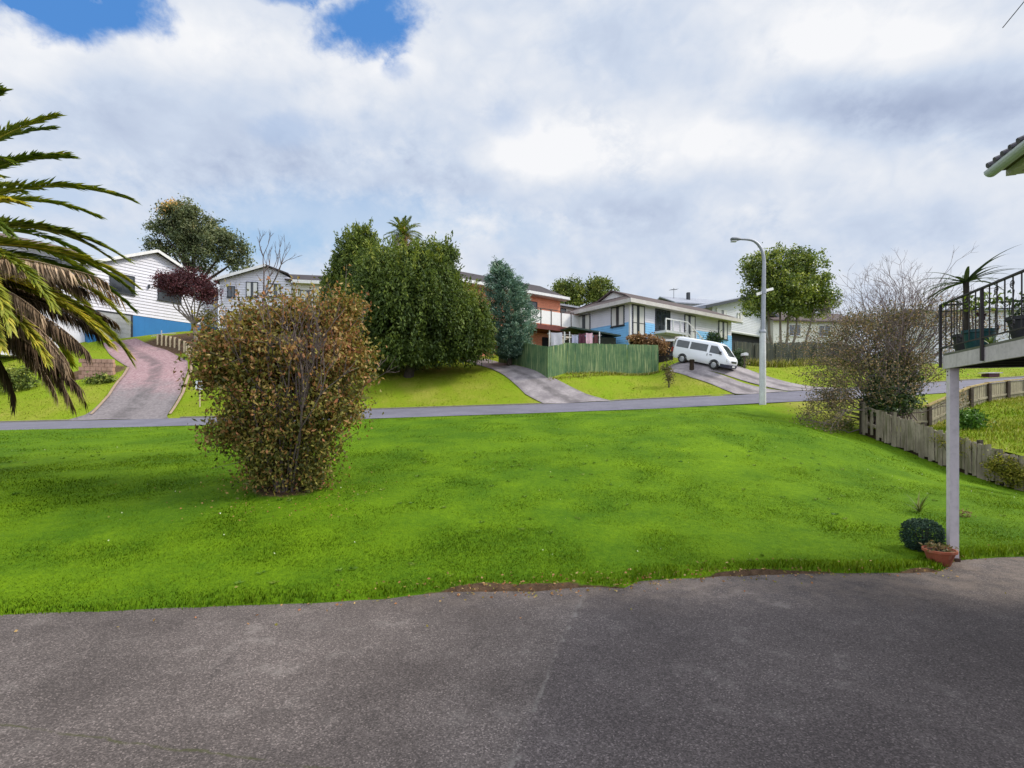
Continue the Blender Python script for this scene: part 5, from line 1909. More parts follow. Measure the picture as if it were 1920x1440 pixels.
for yq in (11.3, 13.35, 15.4, 17.5, 19.0, 20.5):
    mb = MB()
    xo = FENCE_X + 0.02 if yq < 20.4 else FENCE_X - 0.06
    mb.box(xo, xo + 0.11, yq - 0.055, yq + 0.055, hz(FENCE_X, yq) - 0.25, oldtop(yq) + (0.05 if yq < 20.4 else 0.14))
    mb.build('post', surf('old_post', lin(96, 86, 72, 0.72), lin(70, 62, 52, 0.72), rough=0.95, scale=3), of, of_o)
# dark gap of earth below the palings
mb = MB()
ys = np.arange(11.0, 20.7, 0.3)
for a, b in zip(ys[:-1], ys[1:]):
    mb.add([(FENCE_X + 0.05, a, hz(FENCE_X, a) - 0.2), (FENCE_X + 0.05, b, hz(FENCE_X, b) - 0.2), (FENCE_X + 0.05, b, max(hz2(14.1, b) - 0.02, hz(FENCE_X, b) - 0.1)), (FENCE_X + 0.05, a, max(hz2(14.1, a) - 0.02, hz(FENCE_X, a) - 0.1))], [(0, 1, 2, 3)])
bank = mb.build('bank', surf('earth_bank', lin(92, 72, 52, 0.6), lin(58, 46, 34, 0.6), rough=1.0, scale=4, bump=0.5))
tag(bank, kind='structure')

# newer boarded fence along the street
NEWF = surf('pale_new_palings', lin(178, 168, 138, 0.72), lin(146, 136, 112, 0.72), rough=0.9, scale=2.0, amt=1.2, streak=lin(120, 108, 82, 0.72))
CAPF = surf('lichened_cap', lin(198, 176, 116, 0.72), lin(160, 134, 84, 0.72), rough=0.9, scale=5)
nf_o = np.array([F2[1][0], F2[1][1], hz2(*F2[1])])
nf = thing('paling_fence', 'low newer paling fence with pale capping rail, along the street behind the deck post', 'fence', nf_o)
mbP, mbC, mbR = MB(), MB(), MB()
posts = []
for (xa, ya), (xb, yb) in zip(F2[:-1], F2[1:]):
    za, zb_ = hz2(xa, ya), hz2(xb, yb)
    ta, tb = za + 0.92, zb_ + 0.90
    paling_run(mbP, (xa, ya), (xb, yb), 0.9, 0.9, ta - 0.05, tb - 0.05, wid=0.10, gap=0.012, th=0.018, ragged=0.004, zfn=lambda x, y: hz2(x, y), base=0.05)
    mbC.bar((xa, ya, ta), (xb, yb, tb), 0.16, 0.05)
    L = math.hypot(xb - xa, yb - ya)
    nrm = np.array([(yb - ya) / L, -(xb - xa) / L])
    npst = max(1, round(L / 1.9))
    for i_ in range(npst):
        t = i_ / npst
        posts.append((xa + (xb - xa) * t + nrm[0] * 0.1, ya + (yb - ya) * t + nrm[1] * 0.1, ta + (tb - ta) * t - 0.03))
    mbR.bar((xa + nrm[0] * 0.05, ya + nrm[1] * 0.05, za + 0.25), (xb + nrm[0] * 0.05, yb + nrm[1] * 0.05, zb_ + 0.25), 0.05, 0.09)
mbP.build('palings', NEWF, nf, nf_o)
mbC.build('cap', CAPF, nf, nf_o)
mbR.build('rail', NEWF, nf, nf_o)
PST = surf('grey_post', lin(112, 98, 84, 0.72), lin(84, 72, 62, 0.72), rough=0.95, scale=3)
for x, y, zt in posts:
    mb = MB()
    mb.box(x - 0.06, x + 0.06, y - 0.06, y + 0.06, hz2(x, y) - 0.3, zt)
    mb.build('post', PST, nf, nf_o)

# little retaining fence round the bend of the red drive
RET = surf('pale_stakes', lin(222, 204, 168, 0.9), lin(190, 170, 136, 0.9), rough=0.9, scale=3)
pts = [at(296, 652, 42.6), at(312, 653, 41.9), at(328, 654, 41.0), (at(346, 658, 39.6)), at(355, 664, 38.2), at(360, 672, 37.0)]
pts = [G3(p) for p in pts]
rf_ = thing('retaining_fence', 'short curved retaining fence of pale stakes at the top of the red drive', 'fence', pts[0])
mb = MB()
for a, b in zip(pts[:-1], pts[1:]):
    for t in (0, 0.5):
        p = a * (1 - t) + b * t
        mb = MB()
        mb.box(p[0] - 0.06, p[0] + 0.06, p[1] - 0.06, p[1] + 0.06, p[2] - 0.3, p[2] + 0.85)
        mb.build('stake', RET, rf_, pts[0])
mb = MB()
for a, b in zip(pts[:-1], pts[1:]):
    for hh in (0.2, 0.5, 0.74):
        mb.bar(a + [0.03, 0.12, hh], b + [0.03, 0.12, hh], 0.04, 0.22)
mb.build('boards', surf('brown_boards', lin(140, 112, 88, 0.7), lin(104, 84, 66, 0.7), rough=0.95, scale=2), rf_, pts[0])
# pale marker stake by the blue wall
p = G3(at(303, 640, 43.2))
mk = thing('stake', 'thin white stake in front of the deep blue wall', 'stake', p)
mb = MB()
mb.tube([p - [0, 0, 0.2], p + [0, 0, 1.0]], 0.05, 6)
mb.build('shaft', TRIMW, mk, p)
mb = MB()
mb.bar(p + [0, 0, 0.7], G3(at(284, 640, 44.0)) + [0, 0, 0.3], 0.03, 0.05)
mb.bar(p + [0, -0.02, 0.72], G3(at(330, 636, 43.6)) + [0, 0, 0.6], 0.03, 0.05)
mb.build('rail', TRIMW, mk, p)

# pinkish block wall and plants left of the red drive
p0, p1 = G3(at(150, 712, 34.2)), G3(at(214, 712, 34.6))
bw = thing('block_wall', 'low pinkish block garden wall beside the red drive, under the palm fronds', 'wall', p0)
mb = MB()
for r_ in range(5):
    for c_ in range(6):
        s0 = c_ / 6 + (0.08 if r_ % 2 else 0)
        a = p0 * (1 - s0) + p1 * s0
        b = p0 * (1 - min(1, s0 + 0.155)) + p1 * min(1, s0 + 0.155)
        zz = p0[2] - 0.05 + r_ * 0.27
        mb.bar((a[0], a[1] + 0.02 * (r_ % 2), zz + 0.13), (b[0], b[1] + 0.02 * (r_ % 2), zz + 0.13), 0.3, 0.25)
mb.build('blocks', surf('pink_block', lin(208, 168, 148, 0.72), lin(172, 134, 116, 0.72), rough=0.95, scale=3), bw, p0)
pq = G3(at(195, 722, 32.8))
tree('leafy_bush', 'small green bush beside the foot of the red drive', 'bush', pq, [(at(192, 716, 32.8), (0.85, 0.5, 0.42), 1)], 60, 24, 0.14, (0.18, 0.10), HEDGE, 0.04, lo=0.2, nl=5)
pq = G3(at(30, 725, 32.0))
tree('leafy_bush', 'dark bush at far left behind the hanging palm fronds', 'bush', pq, [(at(30, 712, 32.0), (1.2, 0.6, 0.7), 1)], 80, 26, 0.18, (0.18, 0.10), HEDGE, 0.05, lo=0.2, nl=5)

# ------------------------------------------------------------------ shed, washing line, creeper by the green fence
sA = at(1078, 640, 40.5)
shd = thing('garden_shed', 'shed with dark green sloping roof behind the green fence', 'shed', (sA[0], sA[1], hz(sA[0], sA[1])), math.radians(12))
zt0 = at(0, 612, 40.5)[2] - hz(sA[0], sA[1])
mb = MB()
mb.box(0, 3.6, 0.3, 2.6, -1.0, zt0 - 0.75)
mb.build('wall', surf('shed_wall', lin(58, 62, 50, 0.7), lin(42, 46, 40, 0.7), rough=0.95), shd)
mb = MB()
mb.slab([(-0.3, 0.0, zt0), (3.9, 0.0, zt0 - 0.55), (3.9, 2.9, zt0 - 0.35), (-0.3, 2.9, zt0 + 0.2)], 0.12)
mb.build('roof', surf('dark_green_roof', lin(44, 72, 62, 0.72), lin(30, 52, 48, 0.72), rough=0.6, scale=2), shd)

wl0, wl1 = at(1026, 626, 38.6), at(1128, 629, 38.6)
wb = np.array([wl0[0], wl0[1], hz(wl0[0], wl0[1])])
wln = thing('washing_line', 'white-posted washing line just behind the green fence', 'washing line', wb)
for nm, x in (('post', 1068), ('post', 1058), ('post', 1124)):
    q = at(x, 622, 38.75)
    mb = MB()
    mb.tube([(q[0], q[1], hz(q[0], q[1]) - 0.2), (q[0], q[1], q[2])], 0.04, 8)
    mb.build(nm, TRIMW, wln, wb)
mb = MB()
mb.tube([wl0, (wl0 + wl1) / 2 - [0, 0, 0.03], wl1], 0.012, 5)
mb.build('line', TRIMW, wln, wb)


def cloth(name, label, cat, x0, x1, ytop, ybot, c1, c2):
    zt_ = at(0, ytop, 38.6)[2]
    a, b = at(x0, ytop, 38.6), at(x1, ytop, 38.6)
    V, Fq = [], []
    nx2, nz2 = 12, 8
    dep = (ybot - ytop) / F * 38.6
    for j in range(nz2 + 1):
        for i in range(nx2 + 1):
            t = i / nx2
            f = j / nz2
            V.append((a[0] + (b[0] - a[0]) * t + 0.02 * f * math.sin(7 * t), 38.6 - 0.02 + 0.06 * f * math.sin(t * 9 + x0) + 0.02 * f, zt_ - dep * f - 0.05 * math.sin(t * PI) * (1 - f)))
    for j in range(nz2):
        for i in range(nx2):
            k_ = j * (nx2 + 1) + i
            Fq.append((k_, k_ + 1, k_ + nx2 + 2, k_ + nx2 + 1))
    o = mesh_arrays(name, np.array(V), Fq, surf(name + '_cloth', c1, c2, rough=0.9, scale=3), smooth=True)
    tag(o, label, cat, 'washing on the line')
    return o


cloth('sheet', 'large white sheet with pale pattern hanging left of the line post', 'sheet', 1033, 1054, 623, 648, (0.72, 0.70, 0.74, 1), (0.60, 0.55, 0.62, 1))
cloth('towel', 'lilac-white towel on the washing line beside the line post', 'towel', 1072, 1084, 628, 645, lin(206, 204, 226, 0.8), lin(176, 174, 204, 0.8))
cloth('shirt', 'dark wine-red shirt on the washing line between lilac and pink cloths', 'shirt', 1085, 1097, 625, 643, lin(110, 58, 76, 0.8), lin(74, 34, 50, 0.8))
cloth('towel', 'bright pink towel on the washing line', 'towel', 1098.5, 1111, 624, 645, lin(246, 206, 216, 0.85), lin(232, 182, 196, 0.85))
cloth('shirt', 'small maroon garment at the right end of the washing line', 'shirt', 1113, 1121, 627, 643, lin(122, 74, 72, 0.8), lin(88, 48, 50, 0.8))

# dark retaining wall beside the van with a rusty creeper over it
w0, w1 = at(1183, 640, 38.8), at(1262, 640, 38.8)
rw = thing('retaining_wall', 'dark brown retaining wall between the green fence and the van', 'wall', (w0[0], 38.8, hz(w0[0], 38.8)))
mb = MB()
zb_ = hz(w1[0], 38.8)
mb.box(w0[0], w1[0], 38.8, 39.3, zb_ - 1.0, at(0, 640, 38.8)[2])
mb.build('face', surf('dark_wall', lin(66, 54, 48, 0.65), lin(40, 34, 34, 0.65), rough=0.95, scale=2), rw, (w0[0], 38.8, hz(w0[0], 38.8)))
mb = MB()
mb.box(w0[0] - 0.1, w1[0] + 0.1, 38.7, 39.4, at(0, 640, 38.8)[2] + 0.001, at(0, 636, 38.8)[2])
mb.build('coping', TRIMW, rw, (w0[0], 38.8, hz(w0[0], 38.8)))
cq = np.array([at(1215, 640, 38.3)[0], 38.3, hz(at(1215, 640, 38.3)[0], 38.3)])
RUST = foliage('rusty_leaf', [(0.0, (0.05, 0.03, 0.012)), (0.5, (0.19, 0.10, 0.045)), (1.0, (0.36, 0.22, 0.10))], 0.2)
tree('creeper', 'rusty creeper tumbling over the dark wall beside the van', 'climbing plant', cq,
     [(at(1212, 637, 38.3), (1.2, 0.4, 0.36), 2), (at(1238, 650, 38.3), (0.45, 0.35, 0.55), 1.4), (at(1190, 634, 38.3), (0.7, 0.35, 0.22), 1)], 120, 24, 0.14, (0.16, 0.10), RUST, 0.04, lo=0.2, nl=6)

# ------------------------------------------------------------------ white van on the sloping drive
vr, vf = at(1278, 682, 35.8), at(1337, 694, 34.15)
vr[2], vf[2] = hz(vr[0], vr[1]) + 0.06, hz(vf[0], vf[1]) + 0.06
fx3 = Vector(vf - vr)
WB = fx3.length
VS = WB / 2.57                                    # wheelbase 2.57 m on the real vehicle
xa = fx3.normalized()
ya = Vector((0, 0, 1)).cross(xa).normalized()
za = xa.cross(ya)
van = thing('parked_van', 'white passenger van parked nose-down on the sloping drive', 'van')
M = Matrix((xa, ya, za)).transposed().to_4x4()
mid = Vector((vr + vf) / 2) - ya * 0.0
# the near (right-hand) wheels stand on these spots, so the axis lies half a track to the far side
M.translation = mid + ya * (0.74 * VS)
van.matrix_world = M @ Matrix.Scale(VS, 4)

PAINT = None
m, nt, out = new_mat('white_van_paint')
p_ = nt.node('ShaderNodeBsdfPrincipled')
tc_ = nt.node('ShaderNodeTexCoord')
nn = nt.noise(tc_.outputs['Object'], 1.6, 5, 0.6)
sp_ = nt.node('ShaderNodeSeparateXYZ')
nt.l.new(tc_.outputs['Object'], sp_.inputs[0])
dirt = nt.math('MULTIPLY', nt.smooth(nt.math('ADD', sp_.outputs[2], nt.math('MULTIPLY', nn, 0.5)), 1.1, 0.35), 0.4)
nt.put(p_.inputs['Base Color'], nt.mix(dirt, (0.76, 0.76, 0.79, 1), (0.42, 0.38, 0.34, 1)))
p_.inputs['Roughness'].default_value = 0.28
p_.inputs['Coat Weight'].default_value = 0.5
nt.l.new(p_.outputs[0], out.inputs[0])
PAINT = m
RUBBER = surf('tyre_rubber', (0.02, 0.02, 0.021, 1), (0.035, 0.033, 0.03, 1), rough=0.9, scale=6)
STEEL = surf('wheel_steel', (0.42, 0.42, 0.44, 1), (0.30, 0.30, 0.31, 1), rough=0.4, metal=0.6, scale=4)
BLACKP = surf('black_plastic', (0.022, 0.022, 0.028, 1), (0.035, 0.035, 0.04, 1), rough=0.5, scale=5)
VGLASS = glass('van_glass', (0.045, 0.055, 0.06, 1), rough=0.05, spec=0.9)

LV = [  # z, front x, rear x, half width, corner radius
    (0.30, 2.10, -2.16, 0.78, 0.22), (0.42, 2.26, -2.24, 0.83, 0.25), (0.60, 2.34, -2.28, 0.845, 0.28), (0.80, 2.34, -2.29, 0.85, 0.28), (0.95, 2.27, -2.29, 0.85, 0.28), (1.05, 2.16, -2.28, 0.845, 0.27),
    (1.12, 2.08, -2.275, 0.84, 0.26), (1.45, 1.76, -2.24, 0.80, 0.22), (1.72, 1.47, -2.19, 0.765, 0.2), (1.86, 1.28, -2.12, 0.735, 0.2), (1.94, 1.05, -2.0, 0.68, 0.22), (1.975, 0.7, -1.8, 0.55, 0.25)]


def ring(z, xf, xr_, w, r):
    pts = []
    for cx, cy, a0 in ((xf - r, w - r, 0), (xr_ + r, w - r, 90), (xr_ + r, -w + r, 180), (xf - r, -w + r, 270)):
        for q in range(5):
            a = math.radians(a0 + q * 22.5)
            pts.append((cx + r * math.cos(a), cy + r * math.sin(a), z))
    return pts


vs, fs = [], []
for lv in LV:
    vs += ring(*lv)
nr = 20
for i in range(len(LV) - 1):
    for q in range(nr):
        fs.append((i * nr + q, i * nr + (q + 1) % nr, (i + 1) * nr + (q + 1) % nr, (i + 1) * nr + q))
fs.append(tuple((len(LV) - 1) * nr + q for q in range(nr)))
fs.append(tuple(range(nr - 1, -1, -1)))
mb = MB()
mb.add(vs, fs)
body = mb.build('body', PAINT, van, smooth=True)


def vw(z):
    return float(np.interp(z, [l[0] for l in LV], [l[3] for l in LV]))


def vfx(z):
    return float(np.interp(z, [l[0] for l in LV], [l[1] for l in LV]))


def side_panel(name, mat, outline, off=0.010, sides=(-1, 1), parent=van, thick=0.012):
    """panel on the flank following its tumblehome; outline = [(x,z)] ; one mesh per side"""
    for sg in sides:
        mb = MB()
        n = len(outline)
        zs = [z for _, z in outline]
        vo = [(x, sg * (vw(z) + off), z) for x, z in outline]
        vi = [(x, sg * (vw(z) + off - thick), z) for x, z in outline]
        fs = [tuple(range(n)) if sg < 0 else tuple(range(n - 1, -1, -1))]
        for i in range(n):
            j = (i + 1) % n
            fs.append((i, j, n + j, n + i))
        mb.add(vo + vi, fs)
        mb.build(name, mat, parent)


for ol in ([(-2.0, 1.17), (-0.98, 1.17), (-0.98, 1.70), (-1.95, 1.70), (-2.02, 1.6)], [(-0.84, 1.17), (0.52, 1.17), (0.52, 1.70), (-0.84, 1.70)],
           [(0.74, 1.15), (1.72, 1.13), (1.62, 1.27), (1.22, 1.68), (0.74, 1.69)]):
    side_panel('window', VGLASS, ol)
# windscreen and rear window
mb = MB()
zs = [1.10, 1.30, 1.5, 1.66, 1.79]
n = 9
vs, fs = [], []
for z in zs:
    w = vw(z) - 0.10
    for q in range(n):
        y = -w + 2 * w * q / (n - 1)
        vs.append((vfx(z) + 0.014 - 0.05 * abs(y / w) ** 3 * 1.2, y, z + 0.008))
for i in range(len(zs) - 1):
    for q in range(n - 1):
        fs.append((i * n + q, i * n + q + 1, (i + 1) * n + q + 1, (i + 1) * n + q))
mb.add(vs, fs)
mb.build('windscreen', VGLASS, van, smooth=True)
mb = MB()
mb.add([(-2.30, -0.62, 1.15), (-2.30, 0.62, 1.15), (-2.225, 0.58, 1.72), (-2.225, -0.58, 1.72)], [(0, 1, 2, 3)])
mb.build('rear_window', VGLASS, van)
# bumper, grille, lamps
mb = MB()
b0 = ring(0.27, 2.33, 1.55, 0.80, 0.25)
b1 = ring(0.50, 2.385, 1.55, 0.862, 0.28)
mb.add(b0 + b1, [(q, (q + 1) % nr, nr + (q + 1) % nr, nr + q) for q in range(nr)] + [tuple(nr + q for q in range(nr))])
mb.build('bumper', surf('dark_bumper', (0.045, 0.045, 0.075, 1), rough=0.5), van, smooth=True)
mb = MB()
mb.box(2.30, 2.352, -0.42, 0.42, 0.66, 0.80)
mb.build('grille', BLACKP, van)
for sg in (-1, 1):
    mb = MB()
    mb.add([(2.30, sg * 0.44, 0.68), (2.17, sg * 0.832, 0.70), (2.12, sg * 0.835, 0.92), (2.285, sg * 0.46, 0.86),
            (2.37, sg * 0.44, 0.68), (2.215, sg * 0.862, 0.70), (2.15, sg * 0.862, 0.92), (2.325, sg * 0.46, 0.86)],
           [(4, 5, 6, 7), (0, 1, 5, 4), (1, 2, 6, 5), (2, 3, 7, 6), (3, 0, 4, 7)])
    mb.build('headlight', glass('lamp_lens', (0.6, 0.6, 0.58, 1), rough=0.1), van)
    mb = MB()
    mb.box(-2.305, -2.24, sg * 0.80 - 0.06, sg * 0.80 + 0.06, 0.75, 1.1)
    mb.build('tail_light', glass('red_lens', (0.35, 0.02, 0.02, 1)), van)
    mb = MB()
    mb.box(1.55, 1.66, min(sg * 0.86, sg * 1.0), max(sg * 0.86, sg * 1.0), 1.16, 1.36)
    mb.build('mirror', BLACKP, van)
mb = MB()
mb.box(2.385, 2.40, -0.19, 0.19, 0.36, 0.47)
mb.build('number_plate', surf('plate_white', (0.7, 0.7, 0.68, 1), rough=0.5), van)
mb = MB()
mb.box(-2.42, -2.23, -0.80, 0.80, 0.36, 0.56)
mb.build('rear_bumper', BLACKP, van)
side_panel('door_handle', BLACKP, [(0.60, 0.90), (0.64, 0.90), (0.64, 1.06), (0.60, 1.06)], off=0.03, thick=0.03)
side_panel('door_handle', BLACKP, [(0.80, 0.97), (1.0, 0.97), (1.0, 1.03), (0.80, 1.03)], off=0.03, thick=0.03)
side_panel('door_seam', surf('seam', (0.25, 0.25, 0.27, 1)), [(0.655, 0.42), (0.668, 0.42), (0.668, 1.72), (0.655, 1.72)], off=0.004)
side_panel('door_seam', surf('seam', (0.25, 0.25, 0.27, 1)), [(-0.90, 0.62), (-0.888, 0.62), (-0.888, 1.72), (-0.90, 1.72)], off=0.004)
for wx in (1.285, -1.285):
    for sg in (-1, 1):
        # wheel arch, tyre, rim
        mb = MB()
        k_ = 18
        pts = [(wx + 0.40 * math.cos(PI * q / k_), 0.33 + 0.40 * math.sin(PI * q / k_)) for q in range(k_ + 1)] + [(wx - 0.38, 0.27), (wx + 0.38, 0.27)]
        vo = [(x, sg * (vw(z) + 0.006), z) for x, z in pts]
        mb.add(vo, [tuple(range(len(vo)))])
        mb.build('wheel_arch', BLACKP, van)
        mb = MB()
        prof = [(0.20, -0.085), (0.30, -0.095), (0.325, -0.07), (0.33, 0.0), (0.325, 0.07), (0.30, 0.095), (0.20, 0.085)]
        vs, fs = [], []
        n = 28
        for r_, o_ in prof:
            for q in range(n):
                a = 2 * PI * q / n
                vs.append((wx + r_ * math.cos(a), sg * 0.775 + o_, 0.33 + r_ * math.sin(a)))
        for i in range(len(prof) - 1):
            for q in range(n):
                fs.append((i * n + q, i * n + (q + 1) % n, (i + 1) * n + (q + 1) % n, (i + 1) * n + q))
        mb.add(vs, fs)
        wh = mb.build('wheel', RUBBER, van, smooth=True)
        mb = MB()
        vs, fs = [], []
        pr = [(0.205, 0.085), (0.19, 0.05), (0.12, 0.055), (0.09, 0.09), (0.0, 0.095)]
        for r_, o_ in pr:
            for q in range(n):
                a = 2 * PI * q / n
                vs.append((wx + r_ * math.cos(a), sg * (0.775 + o_), 0.33 + r_ * math.sin(a)))
        for i in range(len(pr) - 1):
            for q in range(n):
                fs.append((i * n + q, i * n + (q + 1) % n, (i + 1) * n + (q + 1) % n, (i + 1) * n + q))
        mb.add(vs, fs)
        mb.build('rim', STEEL, wh, smooth=True)

# ------------------------------------------------------------------ small things beyond the road
hq = G3(at(1388, 700, 36.0))
tree('hedge_shrub', 'dark upright shrub behind the van nose, at the end of the dark fence', 'shrub', hq, [(at(1386, 676, 36.0), (0.42, 0.4, 0.85), 1)], 80, 24, 0.12, (0.12, 0.07), DARKL, 0.04, lo=0.2, nl=5)
pq = G3(at(1341, 655, 41.0))
tree('dark_bush', 'dark rounded bush above the van roof against the pale blue wall', 'shrub', at(1341, 650, 43.5), [(at(1341, 634, 43.5), (0.72, 0.5, 0.72), 1), (at(1330, 645, 43.5), (0.7, 0.5, 0.5), 1)], 90, 24, 0.15, (0.16, 0.09), DARKL, 0.04, lo=0.2, nl=5)
lq = G3(at(1396, 704, 35.4))
lb = thing('letterbox', 'white letterbox on a post in front of the dark fence', 'letterbox', lq)
lz = at(0, 664, 35.4)[2] - lq[2]
mb = MB()
mb.box(-0.17, 0.17, -0.22, 0.22, lz - 0.11, lz)
k_ = 8
vs = [(0.17 * math.cos(PI * q / k_), y, lz + 0.002 + 0.09 * math.sin(PI * q / k_)) for y in (-0.22, 0.22) for q in range(k_ + 1)]
mb.add(vs, [tuple(range(k_ + 1)), tuple(range(2 * k_ + 1, k_, -1))] + [(q, q + 1, k_ + 2 + q, k_ + 1 + q) for q in range(k_)])
mb.build('box', TRIMW, lb)
mb = MB()
mb.box(-0.045, 0.045, -0.045, 0.045, -0.2, lz - 0.112)
mb.build('post', PST, lb)

yq = G3(at(1254, 726, 33.0))
yt = tree('young_tree', 'spindly brown-leaved young tree on the verge in front of the green fence end', 'tree', yq,
          [(at(1254, 700, 33.0), (0.26, 0.25, 0.8), 2), (at(1250, 690, 33), (0.4, 0.3, 0.3), 1)], 46, 14, 0.13, (0.12, 0.07), BROWNL, 0.05, lo=0.1, nl=6)
sq = G3(at(1297, 706, 34.6))
st_ = thing('stump', 'short dark stump on the grass strip below the van', 'stump', sq)
mb = MB()
mb.lathe([(0.20, -0.1), (0.15, 0.1), (0.14, 0.42), (0.19, 0.62), (0.12, 0.68)], 12)
mb.build('stem', surf('stump_bark', lin(74, 56, 40, 0.65), lin(44, 34, 26, 0.65), rough=1.0, scale=6, bump=0.8), st_)

gq = G3(at(374, 738, 30.2))
gs = thing('yard_sign', 'small white board on a stake beside the red drive', 'sign', gq)
mb = MB()
zt_ = at(0, 713, 30.2)[2] - gq[2]
mb.box(-0.23, 0.23, -0.02, 0.02, zt_ - 0.55, zt_)
mb.build('board', TRIMW, gs)
mb = MB()
mb.box(-0.03, 0.03, 0.021, 0.06, -0.2, zt_ - 0.1)
mb.build('stake', RET, gs)
mb = MB()
mb.box(-0.09, 0.09, -0.026, -0.021, zt_ - 0.33, zt_ - 0.27)
mb.build('lettering', surf('grey_print', (0.35, 0.36, 0.38, 1)), gs)

wq = G3(at(1720, 722, 33.5))
wp = thing('marker_post', 'thin white post beyond the road, seen through the twiggy shrub', 'post', wq)
mb = MB()
mb.tube([wq - [0, 0, 0.2], [wq[0], wq[1], at(0, 655, 33.5)[2]]], 0.075, 8)
mb.build('shaft', TRIMW, wp, wq)
mq = G3(at(1857, 722, 35.5))
ml = thing('letterbox', 'maroon letterbox with pale top beyond the newer fence, under the deck', 'letterbox', mq)
lz = at(0, 699, 35.5)[2] - mq[2]
mb = MB()
mb.box(-0.36, 0.36, -0.3, 0.3, lz - 0.42, lz - 0.06)
mb.build('box', surf('maroon_paint', lin(92, 44, 58, 0.7), rough=0.6), ml)
mb = MB()
mb.slab([(-0.5, -0.4, lz - 0.02), (0.5, -0.4, lz), (0.5, 0.4, lz + 0.06), (-0.5, 0.4, lz + 0.04)], 0.05)
mb.build('top', surf('mauve_top', lin(206, 190, 208, 0.8), rough=0.6), ml)
mb = MB()
mb.box(-0.06, 0.06, -0.06, 0.06, -0.3, lz - 0.421)
mb.build('post', PST, ml)

# ------------------------------------------------------------------ street lamp
lp = G3(at(1430, 757, 25.9))
lamp = thing('street_lamp', 'tall grey street lamp with white lower pole on the verge', 'street lamp', lp)
ul = 25.9 / 960
ZC = at(0, 622, 25.9)[2] - lp[2]
mb = MB()
mb.lathe([(0.165, -0.3), (0.165, 0.0), (0.155, ZC * 0.5), (0.145, ZC)], 18)
mb.build('pole', surf('white_pole_paint', (0.66, 0.66, 0.66, 1), (0.50, 0.50, 0.52, 1), rough=0.45, scale=2.5, streak=(0.40, 0.40, 0.42, 1)), lamp, smooth=True)
mb = MB()
mb.lathe([(0.17, ZC - 0.06), (0.17, ZC + 0.04), (0.12, ZC + 0.09)], 18)
mb.build('collar', surf('galvanised', (0.34, 0.35, 0.38, 1), (0.26, 0.27, 0.30, 1), rough=0.5, metal=0.4, scale=3), lamp, smooth=True)


def lpx(px, py):
    return ((px - 1430.0) * ul, 0.0, (757.0 - py) * ul)


mb = MB()
path = [lpx(1430.5, 622), lpx(1431.5, 560), lpx(1432.5, 500)]
ctrlp = [lpx(1432.5, 488), lpx(1431.5, 478), lpx(1429, 469), lpx(1425, 461), lpx(1420, 455), lpx(1414, 450.5), lpx(1408, 448.5), lpx(1400, 447.5), lpx(1388, 447)]
rad = [0.115, 0.105, 0.092] + list(np.linspace(0.088, 0.05, len(ctrlp)))
mb.tube(path + ctrlp, rad, 14)
mb.build('arm', bpy.data.materials['galvanised'], lamp, smooth=True)
mb = MB()
hx0, hz0 = lpx(1388, 447)[0], lpx(0, 446.5)[2]
prof = [(0.0, 0.05, 0.06), (0.12, 0.10, 0.09), (0.28, 0.14, 0.11), (0.46, 0.14, 0.09), (0.50, 0.08, 0.05)]
vs, fs = [], []
n = 12
for dx, w, hh in prof:
    for q in range(n):
        a = 2 * PI * q / n
        vs.append((hx0 - dx + 0.02, w * math.cos(a), hz0 + hh * math.sin(a) * (0.75 if math.sin(a) > 0 else 1.0)))
for i in range(len(prof) - 1):
    for q in range(n):
        fs.append((i * n + q, i * n + (q + 1) % n, (i + 1) * n + (q + 1) % n, (i + 1) * n + q))
fs += [tuple(range(n - 1, -1, -1)), tuple((len(prof) - 1) * n + q for q in range(n))]
mb.add(vs, fs)
lh = mb.build('lamp_head', surf('lamp_grey', (0.20, 0.21, 0.24, 1), (0.14, 0.15, 0.17, 1), rough=0.5, scale=4), lamp, smooth=True)
mb = MB()
mb.box(hx0 - 0.46, hx0 - 0.2, -0.09, 0.09, hz0 - 0.15, hz0 - 0.09)
mb.build('lens', glass('lamp_glass', (0.5, 0.5, 0.48, 1), rough=0.2), lh)
# street-name blades clamped to the pole, seen edge-on
sgn = thing('street_sign', 'two thin pale street-name blades clamped to the lamp pole, seen nearly edge-on', 'sign', lp + np.array(lpx(1432, 545)))
for (xa_, za_), (xb_, zb_) in (((-0.46, -0.20), (-0.10, -0.06)), ((0.10, 0.04), (0.58, 0.19))):
    mb = MB()
    mb.bar((xa_, -0.20 if xa_ < 0 else -0.02, za_), (xb_, -0.02 if xa_ < 0 else 0.22, zb_), 0.05, 0.13)
    mb.build('blade', TRIMW, sgn)
mb = MB()
mb.lathe([(0.125, -0.12), (0.125, 0.14)], 14)
mb.build('clamp', bpy.data.materials['galvanised'], sgn)

